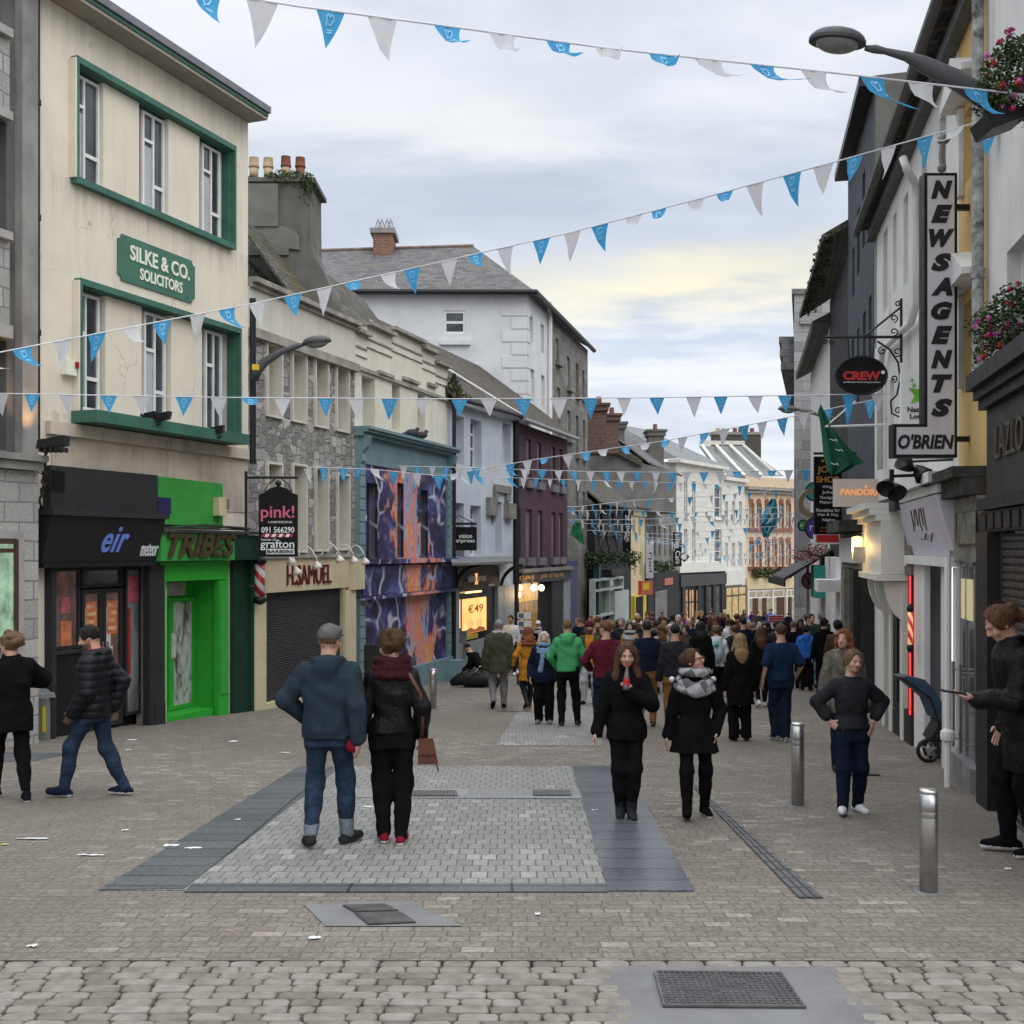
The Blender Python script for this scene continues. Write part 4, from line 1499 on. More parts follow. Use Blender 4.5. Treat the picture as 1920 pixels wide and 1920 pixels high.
 k.box(f,.29,f.L,.075,.2,z0,f.g(f.L*.6)+.55)
 k.box(f,f.L-.5,f.L+.05,.075,.55,z0,f.g(f.L)+.62)
 k.build('plinth',MATS['teal_paint'],t)
 zr=f.z(760,590,-3)
 MB().prism([f.pt(0,-.4,zm+.1),f.pt(f.L+1.2,-.4,zm-.3),f.pt(f.L+1.2,-3.2,f.z(830,640,-3.2)),f.pt(0,-3.2,f.z(700,548,-3.2))],(0,0,.1)).build('roof',MATS['mossy_slate'],t)
 for i,px in enumerate((773,790)):
  c=f.pt(f.u(px,.3),.3,zc+.1)
  b=thing('pigeon',('dark pigeon on the teal cornice, the farther left of two','dark pigeon on the teal cornice, the farther right of two')[i],'pigeon',tuple(c),'pigeons on the teal cornice')
  k=MB()
  k.ball(c+np.array((0,0,.12)),(.17,.1,.1),7)
  k.ball(c+np.array((.13,0,.21)),(.05,.05,.055),6)
  k.tube([c+np.array((.08,0,.14)),c+np.array((.13,0,.21))],[.08,.045],8)
  k.tube([c+np.array((-.1,0,.12)),c+np.array((-.3,0,.06))],[.07,.03],8)
  k.tube([c+np.array((.17,0,.21)),c+np.array((.21,0,.2))],[.015,.004],5)
  k.tube([c+np.array((.02,0,.0)),c+np.array((.02,0,.08))],.01,5)
  k.build('body',M('pigeon_grey',(.05,.052,.06),.8,.3,12),b,True)
 pts=[f.pt(f.L+.05,.2,z) for z in np.linspace(f.z(836,700),f.g(f.L),12)]
 p=thing('downpipe','black downpipe between the teal mural front and the pale blue building','drainpipe',tuple(pts[-1]))
 MB().tube(pts,.06,8).build('pipe',MATS['black_paint'],p)
 c=G(697,1330)
mural_building()
# plants growing out of walls: clumps of many small leaves
def leaf_clump(mb,c,r,n,size,rr,flat=1.0,hang=0):
 for _ in range(n):
  a=rr.uniform(0,2*math.pi)
  w=rr.uniform(-1,1)
  q=rr.random() ** .4
  s=math.sqrt(1-w*w)
  p=np.array(c)+np.array((r[0]*q*s*math.cos(a),r[1]*q*s*math.sin(a),r[2]*q*w*flat))
  if hang and rr.random() < .3:
   p[2]-= rr.random()*hang
  e1=np.array((rr.gauss(0,1),rr.gauss(0,1),rr.gauss(0,.6)))
  e1 /= np.linalg.norm(e1)
  e2=np.cross(e1,(rr.gauss(0,1),rr.gauss(0,1),rr.gauss(0,1)))
  e2 /= np.linalg.norm(e2)+1e-6
  L=size*rr.uniform(.6,1.3)
  mb.m=rr.randrange(3)
  mb.face([p-e1*L*.5,p+e2*L*.3,p+e1*L*.5,p-e2*L*.3])
def leafm(name,c):
 m,t,b=base(name)
 tc=nn(t,'ShaderNodeTexCoord').outputs['Object']
 n=noise(t,tc,9,3)
 t.links.new(ramp(t,n,[(.3,tuple(v*.6 for v in c)),(.7,tuple(v*1.3 for v in c))]),b.inputs['Base Color'])
 b.inputs['Roughness'].default_value=.55
 b.inputs['Specular IOR Level'].default_value=.3
 MATS[name]=m
 return m
LEAF=[leafm('leaf_dark',(.028,.05,.016)),leafm('leaf_mid',(.05,.085,.024)),leafm('leaf_light',(.085,.12,.035))]
MOSS=[leafm('moss_dark',(.045,.05,.015)),leafm('moss_mid',(.08,.085,.022)),leafm('moss_light',(.12,.115,.03))]
def wall_plant(name,label,blobs,cat='plant',mats=None,seed=1,size=.12,stem=True):
 rr=random.Random(seed)
 c=np.mean([b[0] for b in blobs],0)
 t=thing(name,label,cat,tuple(c))
 m=MB()
 for b in blobs:
  leaf_clump(m,b[0],b[1],b[2],size,rr,1,b[3] if len(b) > 3 else 0)
 m.build('foliage',mats or LEAF,t)
 if stem:
  k=MB()
  for b in blobs:
   for _ in range(5):
    p=np.array(b[0])+np.array((rr.uniform(-.5,.5)*b[1][0],rr.uniform(-.5,.5)*b[1][1],-b[1][2]*.8))
    k.tube([p,np.array(b[0])+np.array((rr.uniform(-.6,.6)*b[1][0],0,rr.uniform(0,.6)*b[1][2]))],.008,4)
  k.build('stems',M('stem_brown',(.06,.045,.03),.9),t)
 return t
# ---------------------------------------------------------------- great rendered chimney
M('old_render',(.135,.13,.118),.92,.22,1.0,.6,16,streak=.6,dirt=(.04,.038,.032))
M('pot_buff',(.46,.36,.22),.8,.15,4,.2)
M('pot_red',(.20,.07,.045),.8,.2,4,.2)
def great_chimney():
 Y=28.8
 pts=[(425,640),(425,342),(581,342),(582,455),(590,482),(606,508),(618,535),(622,560),(640,580),(640,640)]
 c=P(530,560,Y)
 t=thing('chimney_stack','huge grey rendered chimney stack with ivy and four clay pots, behind the cream building','chimney',tuple(c))
 MB().prism([P(x,y,Y) for x,y in pts],(0,1.7,0)).build('stack',MATS['old_render'],t)
 k=MB()
 k.prism([P(x,y,Y-.06) for x,y in ((445,478),(445,424),(530,424),(552,432),(561,442),(561,468),(541,466),(541,478),(445,478))],(0,.05,0))
 k.prism([P(x,y,Y-.1) for x,y in ((445,424),(445,344),(521,344),(521,424))],(0,.09,0))
 k.build('patch',M('old_render_light',(.17,.165,.145),.92,.2,1.3,.5,18,streak=.6,dirt=(.05,.048,.04)),t)
 MB().wbox(*(lambda a,b:(a[0],b[0]+.1,Y-.08,Y+1.75))(P(420,342,Y),P(584,342,Y)),P(0,342,Y)[2]+.003,P(0,334,Y)[2]).build('capping',MATS['old_render'],t)
 for i,(px,top,up,lo) in enumerate(((476,296,'pot_buff','pot_buff'),(503,297,'pot_buff','pot_buff'),(536,294,'pot_red','pot_buff'),(563,296,'pot_red','pot_red'))):
  b=P(px,334,Y+.5)
  h=P(px,top,Y+.5)[2]-b[2]
  k=MB()
  k.lathe(b,[(.115,0),(.115,h*.5)],16)
  k.m=1
  k.lathe(b+np.array((0,0,h*.5)),[(.13,0),(.14,.03),(.13,.06),(.12,h*.48),(.125,h*.5),(.09,h*.5),(.09,h*.3)],16)
  k.build('chimney_pot',[MATS[lo],MATS[up]],t,True)
 wall_plant('ivy','clump of dark ivy growing over the top of the huge grey chimney stack',[(P(535,334,Y+.2),(.55,.5,.16),1300,.25),(P(577,342,Y),(.22,.4,.25),700,.5),(P(520,338,Y+.2),(.3,.4,.1),300),(P(470,337,Y+.2),(.15,.3,.07),150)],'ivy',None,3,.07)
great_chimney()
# ---------------------------------------------------------------- pale blue optician's building and purple building: continuous slate roof
M('pale_blue',(.50,.545,.60),.8,.07,1.5,.15,26,streak=.2)
M('purple_wall',(.072,.032,.052),.8,.12,1.5,.2,26)
M('purple_trim',(.155,.145,.16),.75,.12,2,.1)
M('stone_trim',(.20,.195,.175),.88,.2,3,.4)
M('awning_slate',(.17,.175,.18),.75,.2,3,.2)
GIB=('|\u2019l.|ll:l|','|lll-|\u2019ll|:ll|')      # lettering too small to read
M('letter_gold',(.42,.23,.06),.5,.2)
def lit(name,c,e=1.0):
 if name in MATS:
  return MATS[name]
 m,t,b=base(name)
 b.inputs['Base Color'].default_value=(*c,1)
 b.inputs['Emission Color'].default_value=(*c,1)
 b.inputs['Emission Strength'].default_value=e
 MATS[name]=m
 return m
def optician():
 f=FV
 t=thing('opticians_building','pale blue two-storey building with an optician shop and a lit orange window poster','building',origin(f))
 z0=wallbase(f)
 zt=f.z(838,748)
 hs=[f.rect(849,870,776,868),f.rect(882,903,784,876,0,882),f.rect(942,958,790,868,0,942),
          f.rect(851,870,942,1044),f.rect(882,902,947,1042,0,882),f.rect(928,941,940,1038,0,928)]
 m=MB()
 m.wall(f,0,f.L,z0,zt,[h+(.32,) for h in hs])
 shell(m,f,0,f.L,z0,zt,7)
 m.build('wall',MATS['pale_blue'],t)
 for i,h in enumerate(hs):
  if i in (5,2):
   window(f,t,h,-.3,.06,(.5,),(),MATS['white_paint'],glassm('grey_blind',(.09,.095,.10)))
  else:
   window(f,t,h,-.3,.07,(.42,.72),(.5,))
 zr=f.z(930,705,-3.4)
 MB().prism([f.pt(-.2,.3,zt),f.pt(f.L+.1,.3,f.z(962,775,.3)),f.pt(f.L+.1,-3.4,zr),f.pt(-.2,-3.4,zr)],(0,0,.1)).build('roof',MATS['dark_tiles'],t)
 MB().prism([f.pt(-5.5,-1.2,zt+.5),f.pt(-.21,-1.2,zt+(zr-zt)*.4),f.pt(-.21,-3.4,zr),f.pt(-5.5,-3.4,zr)],(0,0,.1)).build('roof',MATS['dark_tiles'],t)
 globals()['ZRIDGE']=zr
 k=MB()
 k.tube([f.pt(u,.36,zt+(f.z(962,775,.3)-zt)*u/f.L) for u in np.linspace(-.1,f.L+.1,5)],.07,7)
 k.build('gutter',MATS['black_paint'],t)
 k=MB()
 pts=[f.pt(u,-.1-3.3*a,0) for a,u in ((0,0),(1,0))]
 k.tube([f.pt(-.3,-2.6,f.z(838,665,-2.6)),f.pt(f.L,.3,f.z(962,778,.3)+.1)],.05,6)
 k.build('verge_strip',MATS['white_paint'],t)
 k=MB()
 k.box(f,f.u(924),f.u(953),.004,.12,f.z(924,922),f.z(924,908))
 k.box(f,f.u(924),f.u(929),.004,.1,f.z(924,940),f.z(924,922.5))
 k.box(f,f.u(946),f.u(953),.004,.1,f.z(946,940),f.z(946,916))
 k.box(f,f.u(911),f.u(926),.004,.14,f.z(911,966),f.z(911,932))
 k.box(f,f.u(921),f.u(925),.004,.1,f.z(921,978),f.z(921,966.5))
 k.box(f,f.u(944),f.u(958),.004,.2,f.z(944,972),f.z(944,943))
 k.build('carved_stones',MATS['stone_trim'],t)
 zb,zt2=f.z(845,1108,.2),f.z(845,1064,.2)
 k=MB()
 k.prism([f.pt(f.u(842),.02,f.z(842,1045)),f.pt(f.u(958),.02,f.z(842,1045)),f.pt(f.u(962,1.0),1.0,f.z(846,1056,1.0)),f.pt(f.u(848,1.0),1.0,f.z(846,1056,1.0))],(0,0,-.07))
 k.build('canopy',MATS['awning_slate'],t)
 for px in (851,936):
  pts=[]
  for a in np.linspace(0,math.pi/2,8):
   pts.append(f.pt(f.u(px),.06+.75*(1-math.cos(a)),f.z(px,1104)+(f.z(px,1060)-f.z(px,1104))*math.sin(a)))
  MB().tube(pts,.06,6).build('canopy_bracket',MATS['iron'],t)
 bx(t,'fascia',MATS['anthracite'],f,(f.u(850),f.u(930),zb,zt2),.004,.12)
 k=MB()
 text(k,f,'vision',f.u(877,.12),f.u(891,.12),f.z(877,1092,.12),f.z(877,1077,.12),.122,.02,.02)
 text(k,f,'press',f.u(895,.12),f.u(910,.12),f.z(895,1094,.12),f.z(895,1080,.12),.122,.02,.02)
 text(k,f,'vision',f.u(915,.12),f.u(926,.12),f.z(915,1099,.12),f.z(915,1094,.12),.122,.02,.02)
 k.build('lettering',MATS['letter_white'],t)
 k=MB()
 text(k,f,'x',f.u(890,.12),f.u(895,.12),f.z(890,1096,.12),f.z(890,1075,.12),.122,.02,.03)
 k.build('lit_letter',lit('lit_orange',(.8,.35,.1),1),t)
 for a,b in ((841,853),(926,937),(938,957)):
  bx(t,'pilaster',M('blue_grey_paint',(.26,.30,.31),.6,.12),f,(f.u(a),f.u(b),z0,zb-.005),.004,.14)
 bx(t,'shop_window',MATS['shop_glass'],f,(f.u(853),f.u(926),z0,zb-.005),.004,.03)
 k=MB()
 k.box(f,f.u(853),f.u(926),.032,.1,z0,f.z(853,1208))
 k.build('stall_riser',MATS['blue_grey_paint'],t)
 u0,u1=f.u(868,.06),f.u(912,.06)
 zp0,zp1=f.z(868,1190,.06),f.z(868,1124,.06)
 pm,pt_,pb=base('lit_poster')
 gr=nn(pt_,'ShaderNodeTexCoord').outputs['UV']
 cc=ramp(pt_,noise(pt_,gr,1.2,3),[(.3,(.85,.36,.08)),(.7,(.95,.55,.2))])
 pt_.links.new(cc,pb.inputs['Emission Color'])
 pt_.links.new(cc,pb.inputs['Base Color'])
 pb.inputs['Emission Strength'].default_value=1.0
 MB().box(f,u0,u1,.035,.06,zp0,zp1).build('lit_poster',pm,t)
 k=MB()
 w,h=u1-u0,zp1-zp0
 text(k,f,'\u20ac49',u0+w*.2,u0+w*.85,zp1-h*.42,zp1-h*.18,.062,.004,.012)
 k.m=1
 for cx_,r_ in ((.3,.13),(.68,.13)):
  ce=[(u0+w*(cx_+r_*math.cos(a)),zp0+h*(.26+.14*math.sin(a))) for a in np.linspace(0,2*math.pi,15)[:-1]]
  k.pris(f,ce,.062,.066)
 k.m=2
 k.pris(f,[(u0+w*.05,zp0+.01),(u0+w*.95,zp0+.01),(u0+w*.9,zp0+h*.1),(u0+w*.68,zp0+h*.16),(u0+w*.5,zp0+h*.08),(u0+w*.3,zp0+h*.16),(u0+w*.1,zp0+h*.1)],.068,.07)
 k.build('poster_print',[MATS['letter_gold'],lit('lit_skin',(.75,.38,.16),.8),lit('lit_brown',(.22,.07,.02),.7)],t)
 k=MB()
 k.box(f,f.u(866),f.u(896),.1,.13,f.z(866,1113),f.z(866,1110))
 k.build('strip_light',lit('lit_warm',(1,.62,.25),2.2),t)
 bx(t,'lit_strip',lit('lit_tube',(.95,.62,.38),1.0),f,(f.u(861,.1),f.u(863,.1),f.z(861,1178,.1),f.z(861,1124,.1)),.05,.1)
 bx(t,'notice',M('poster_yellow',(.55,.42,.03),.5),f,(f.u(875,.11),f.u(896,.11),f.z(875,1200,.11),f.z(875,1190,.11)),.103,.11)
 b=f.pt(f.u(855),.9,0)
 b=G(862,1272)
 c=thing('service_cabinet','grey street cabinet in front of the optician','cabinet',tuple(b))
 hh=86/FP*b[1]
 MB().wbox(b[0]-.18,b[0]+.2,b[1]-.1,b[1]+.25,b[2]-.1,b[2]+hh).build('case',M('cabinet_grey',(.15,.165,.17),.6,.15),c)
 MB().wbox(b[0]-.2,b[0]+.22,b[1]-.12,b[1]+.27,b[2]+hh+.003,b[2]+hh+.05).build('lid',M('cabinet_grey',(0,0,0)),c)
 Y=pD[1]+1.0
 c=P(873,1008,Y)
 t2=thing('hanging_sign','square black hanging sign reading vision express on a scrolled bracket','shop sign',tuple(c))
 cd=Card(c,(1,.05))
 s=Y/FP
 MB().box(cd,-22*s,21*s,-.03,.03,-24*s,20*s).build('board',MATS['sign_black'],t2)
 k=MB()
 text(k,cd,'vision',-13*s,12*s,-1*s,7*s,.032,.006,.012)
 text(k,cd,'e\\press',-18*s,17*s,-11*s,-2*s,.032,.006,.012)
 k.build('lettering',MATS['letter_white'],t2)
 k=MB()
 k.tube([c+np.array((-32*s,0,26*s)),c+np.array((21*s,0,26*s))],.04,6)
 k.tube([c+np.array((-31*s,0,44*s)),c+np.array((-31*s,0,18*s))],.03,6)
 k.tube([c+np.array((-14*s,0,42*s)),c+np.array((14*s,0,28*s))],.015,5)
 k.tube([c+np.array(((-22+(8-a)*math.cos(a*1.3))*s,0,(34+(8-a)*math.sin(a*1.3))*s)) for a in np.linspace(0,7,20)],.015,5)
 for x in (-14,14):
  k.tube([c+np.array((x*s,0,26*s)),c+np.array((x*s,0,19*s))],.012,5)
 k.build('bracket',MATS['iron'],t2)
optician()
def purple_building():
 f=FU
 t=thing('purple_building','dark purple building with tall grey blind windows over a lit gift shop','building',origin(f))
 z0=wallbase(f)
 zt=f.z(966,790)
 hs=[(a,b,815,895) for a,b in ((966,973),(987,996),(1007,1015),(1034,1041),(1049,1055))]
 hs+= [(a,b,952,1046) for a,b in ((966,976),(986,997),(1008,1017),(1034,1042),(1048,1055))]
 rs=[f.rect(*h,0,h[0]) for h in hs]
 for i,r in enumerate(rs):
  rs[i]=(r[0],r[1],rs[0][2] if i < 5 else rs[5][2],(rs[0][3] if i < 5 else rs[5][3]))
 m=MB()
 m.wall(f,0,f.L,z0,zt,[r+(.12,) for r in rs])
 shell(m,f,0,f.L,z0,zt,7)
 m.build('wall',MATS['purple_wall'],t)
 for r in rs:
  k=MB().box(f,r[0],r[1],-.2,-.1,r[2],r[3])
  w=k.build('window',MATS['purple_trim'],t)
  MB().box(f,r[0]-.08,r[1]+.18,.004,.12,r[2]-.28,r[2]-.005).build('sill',MATS['purple_trim'],w)
 MB().prism([f.pt(-.1,.35,zt),f.pt(f.L+.1,.35,zt),f.pt(f.L+.1,-3.4,ZRIDGE),f.pt(-.1,-3.4,ZRIDGE)],(0,0,.1)).build('roof',MATS['dark_tiles'],t)
 MB().tube([f.pt(-.1,.42,zt+.02),f.pt(f.L+.1,.42,zt+.02)],.08,7).build('gutter',MATS['galv'],t)
 MB().tube([f.pt(.1,.08,zt),f.pt(.1,.08,z0)],.1,7).build('downpipe',MATS['black_paint'],t)
 zb,zs=f.z(966,1096,.2),f.z(966,1075,.2)
 bx(t,'fascia',M('shop_dark',(.05,.05,.052),.6,.2),f,(f.u(968),f.u(1062),zb,zs),.004,.2)
 bx(t,'fascia_cap',MATS['stone_trim'],f,(f.u(966),f.L-.01,zs+.003,zs+.12),.004,.3)
 k=MB()
 text(k,f,GIB[0],f.u(974,.2),f.u(1000,.2),zb+.12,zs-.1,.203,.02,.02)
 text(k,f,GIB[1],f.u(1014,.2),f.u(1056,.2),zb+.1,zs-.08,.203,.02,.02)
 k.build('lettering',MATS['letter_gold'],t)
 bx(t,'shop_window',lit('gift_glow',(.42,.22,.05),.55) if False else glassm('gift_window',(.04,.03,.02),(.75,.38,.07)),f,(f.u(966),f.u(1006),f.z(966,1130),zb-.01),.004,.05)
 bx(t,'shop_window',glassm('gift_window_low',(.03,.025,.02),(.25,.13,.03)),f,(f.u(966),f.u(1006),z0,f.z(966,1130)-.01),.004,.04)
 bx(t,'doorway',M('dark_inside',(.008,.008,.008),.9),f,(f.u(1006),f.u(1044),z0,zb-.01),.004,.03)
 bx(t,'pilaster',MATS['blue_grey_paint'],f,(f.u(1052),f.L-.01,z0,zb),.004,.12)
 bx(t,'pilaster',MATS['anthracite'],f,(f.u(1030),f.u(1050),z0,zb),.01,.12)
 for px,py in ((1001,1102),(1015,1102)):
  c=f.pt(f.u(px,.45),.45,f.z(px,py,.45))
  b=thing('spotlight',('left lit bulb over the gift shop door','right lit bulb over the gift shop door')[px > 1010],'lamp',tuple(c),'lit bulbs over the gift shop')
  MB().ball(c,.11,8).build('bulb',lit('bulb_glow',(1,.72,.36),7),b,True)
  MB().tube([c+np.array((0,0,.08)),f.pt(f.u(px,.45),.2,f.z(px,py,.45)+.3)],.03,6).build('arm',MATS['iron'],b)
  L=bpy.data.lights.new('spotlight_lamp','POINT')
  L.energy=25
  L.color=(1,.65,.3)
  L.shadow_soft_size=.12
  lo=bpy.data.objects.new('spotlight_lamp',L)
  col.objects.link(lo)
  lo.location=c+np.array((-.1,-.3,-.25))
purple_building()
# moss and brackets on the party wall roof
wall_plant('roof_plant','tuft of ferns and moss at the eaves between the cream parapet and the slate roof',[(FM.pt(FM.L+.1,.1,FM.z(835,728)),(.35,.3,.4),420,.2),(FM.pt(FM.L+.7,.1,FM.z(845,742)),(.4,.3,.15),200,.1)],'plant',MOSS,9,.13)
# ================================================================ tall white building behind
M('tall_white',(.62,.63,.64),.85,.06,1.2,.12,20,streak=.15)
M('grey_ashlar',(.19,.185,.17),.9,.2,1.5,.4,16,streak=.5)
def tall_building():
 f=FTW
 t=thing('tall_white_building','tall white rendered building with a hipped slate roof, standing behind the mural building','building',(tA[0]-3,tA[1],gz(tA[1])))
 z0=gz(tA[1])-.3
 ze=P(1000,552,tA[1])[2]
 G0=np.array((P(560,0,tA[1])[0],tA[1]-.15))
 fg=Fr((G0[0],G0[1]),tA,1)      # the wall that looks up the street
 w=fg.rect(832,873,582,626)
 m=MB()
 m.wall(fg,0,fg.L,z0,ze,[w+(.12,)])
 ws=[f.rect(993,999,590,642,0,993),f.rect(1014,1020,606,660,0,1014),f.rect(995,1002,690,752,0,995),f.rect(1015,1021,702,764,0,1015)]
 m.wall(f,0,f.L,z0,ze,[r+(.2,) for r in ws])
 B2=f.pt(f.L,-8,0)
 m.build('wall',MATS['tall_white'],t)
 window(fg,t,w,-.1,.1,(.5,),(),None,MATS['window_glass'])
 bx(t,'sill',MATS['tall_white'],fg,(w[0]-.15,w[1]+.2,w[2]-.45,w[2]-.28),.004,.15)
 for r in ws:
  window(f,t,r,-.19,.07,(.5,),(),None,MATS['window_glass'])
 k=MB()
 n=19
 zz=ze-.4
 h=.52
 for i in range(n):
  lw=1.0 if i % 2 == 0 else .62
  k.box(fg,fg.L-lw,fg.L+.0,.003,.035,zz-h*i-h+.06,zz-h*i)
  k.box(f,0,.3 if i % 2 else .5,.003,.03,zz-h*i-h+.06,zz-h*i)
 k.build('quoins',MATS['tall_white'],t)
 e=.3
 E0=fg.pt(-1,.35,ze)
 E1=np.array((tA[0]+.35,tA[1]-.45,ze))
 E2=np.array((tC[0]+.35,tC[1]+.2,ze))
 R1=P(560,472,49.5)
 R2=P(888,462,49.5)
 R3=np.array((tC[0]-4.2,tC[1]+.2,P(1000,600,tC[1])[2]+1.0))
 E2w=E1+(E2-E1)*.55
 k=MB()
 k.face([E0,E1,R2,R1])
 k.face([E1,E2,R3,R2])
 k.face([R1,R2,R3,R3+np.array((-6,4,-2))])
 k.build('roof',MATS['slate_roof'],t)
 k=MB()
 k.tube([E0,E1,E2],.11,7)
 k.build('gutter',MATS['black_paint'],t)
 MB().tube([R1,R2],.1,6).build('ridge_tiles',M('ridge_clay',(.17,.13,.10),.9,.25),t)
 c=P(720,452,49.2)
 cb=thing('brick_chimney','small red brick chimney with wire guards on the ridge of the tall white building','chimney',tuple(c))
 a,b=P(701,476,49),P(737,441,49)
 MB().wbox(a[0],b[0],48.7,50.2,a[2]-.6,b[2]).build('stack',MATS['red_brick'],cb)
 MB().wbox(a[0]-.12,b[0]+.12,48.6,50.3,b[2]+.003,b[2]+.22).build('cap',MATS['mid_concrete'],cb)
 k=MB()
 for px in (709,716,726,733):
  q=P(px,436,49.3)
  for an in range(4):
   k.tube([q+np.array((.18*math.cos(an*1.57),.18*math.sin(an*1.57),0)),q+np.array((0,0,.62))],.02,4)
 k.build('wire_guard',MATS['galv'],cb)
 f=FTG
 g=thing('stone_town_house','tall dark grey ashlar building with narrow windows adjoining the white one','building',origin(f))
 hs=[(1042,1048,632,674),(1063,1069,667,723),(1080,1085,680,737),(1092,1096,693,742),(1045,1051,725,795),(1064,1070,768,820),(1080,1085,778,850),(1093,1097,786,855),(1080,1085,905,950),(1093,1097,922,960)]
 hs=[f.rect(*h,0,h[0]) for h in hs]
 m=MB()
 m.wall(f,0,f.L,z0-1,E2[2]+.0,[h+(.2,) for h in hs])
 shell(m,f,0,f.L,z0-1,E2[2]-.02,6)
 m.build('wall',MATS['dark_stone'],g)
 for i,h in enumerate(hs):
  w=window(f,g,h,-.19,.07,(.5,),(),MATS['white_paint'] if i in (0,1,4,5) else MATS['dark_trim'],MATS['window_glass'])
  MB().box(f,h[0]-.1,h[1]+.15,.004,.2,h[2]-.25,h[2]-.02).build('sill',MATS['stone_trim'],w)
 MB().tube([f.pt(.0,.1,E2[2]+.5),f.pt(.0,.1,z0+3)],.1,7).build('downpipe',MATS['white_paint'],g)
 bx(g,'shop_front',M('royal_blue',(.018,.022,.13),.5,.15),f,(f.u(1062,.4),f.u(1083,.4),z0-1,f.z(1066,1052,.4)),.004,.4)
tall_building()
# ================================================================ far end, left and head of the street
M('far_dark',(.024,.025,.028),.8,.2,2,.2)
M('far_grey',(.20,.195,.185),.85,.2,1.5,.3,streak=.5)
M('far_cream',(.62,.52,.32),.8,.08,1.5,.1)
M('far_white',(.66,.65,.60),.8,.07,1.5,.1,streak=.2)
brick('white_ashlar',(.60,.59,.54),(.68,.67,.62),(.46,.45,.41),.9,.36,.012,.8,.3)
M('far_orange',(.62,.48,.33),.8,.06,1.5,.1)
M('arch_brick',(.28,.10,.065),.8,.2,4,.2)
M('teal_dark',(.012,.06,.075),.5,.15)
M('pale_mint',(.45,.50,.47),.6,.08)
M('sign_red',(.45,.03,.025),.5,.1)
M('sign_yellow',(.60,.46,.03),.5,.1)
glassm('lit_yellow',(.06,.05,.03),(.55,.38,.14))
glassm('lit_white_shop',(.05,.05,.045),(.34,.28,.18))
glassm('lit_peach',(.06,.05,.03),(.7,.35,.15))
M('zinc_roof',(.16,.17,.165),.6,.12,1,.1)
def plain_building(nm,label,f,mat,ze,wins,zr=None,roof='slate_roof',depth=9,frame=None,sill=None,fascia=None,bars=(.5,),pane=None,rd=None):
 t=thing(nm,label,'building',origin(f))
 z0=wallbase(f)
 rs=[f.rect(*w,0,w[0]) for w in wins]
 m=MB()
 m.wall(f,0,f.L,z0,ze,[r+(.22,) for r in rs])
 shell(m,f,0,f.L,z0,ze,depth)
 m.build('wall',MATS[mat],t)
 for r in rs:
  w=window(f,t,r,-.2,.07,bars,(),frame or MATS['white_paint'],pane or MATS['window_glass'])
  if sill:
   MB().box(f,r[0]-.1,r[1]+.1,.004,.16,r[2]-.2,r[2]-.01).build('sill',MATS[sill],w)
 if zr:
  gable_roof(f,t,0,f.L,ze+.02,zr,depth,MATS[roof],.3,0,'roof',rd)
  MB().tube([f.pt(0,.36,ze+.03),f.pt(f.L,.36,ze+.03)],.08,6).build('gutter',MATS['dark_trim'],t)
 return t
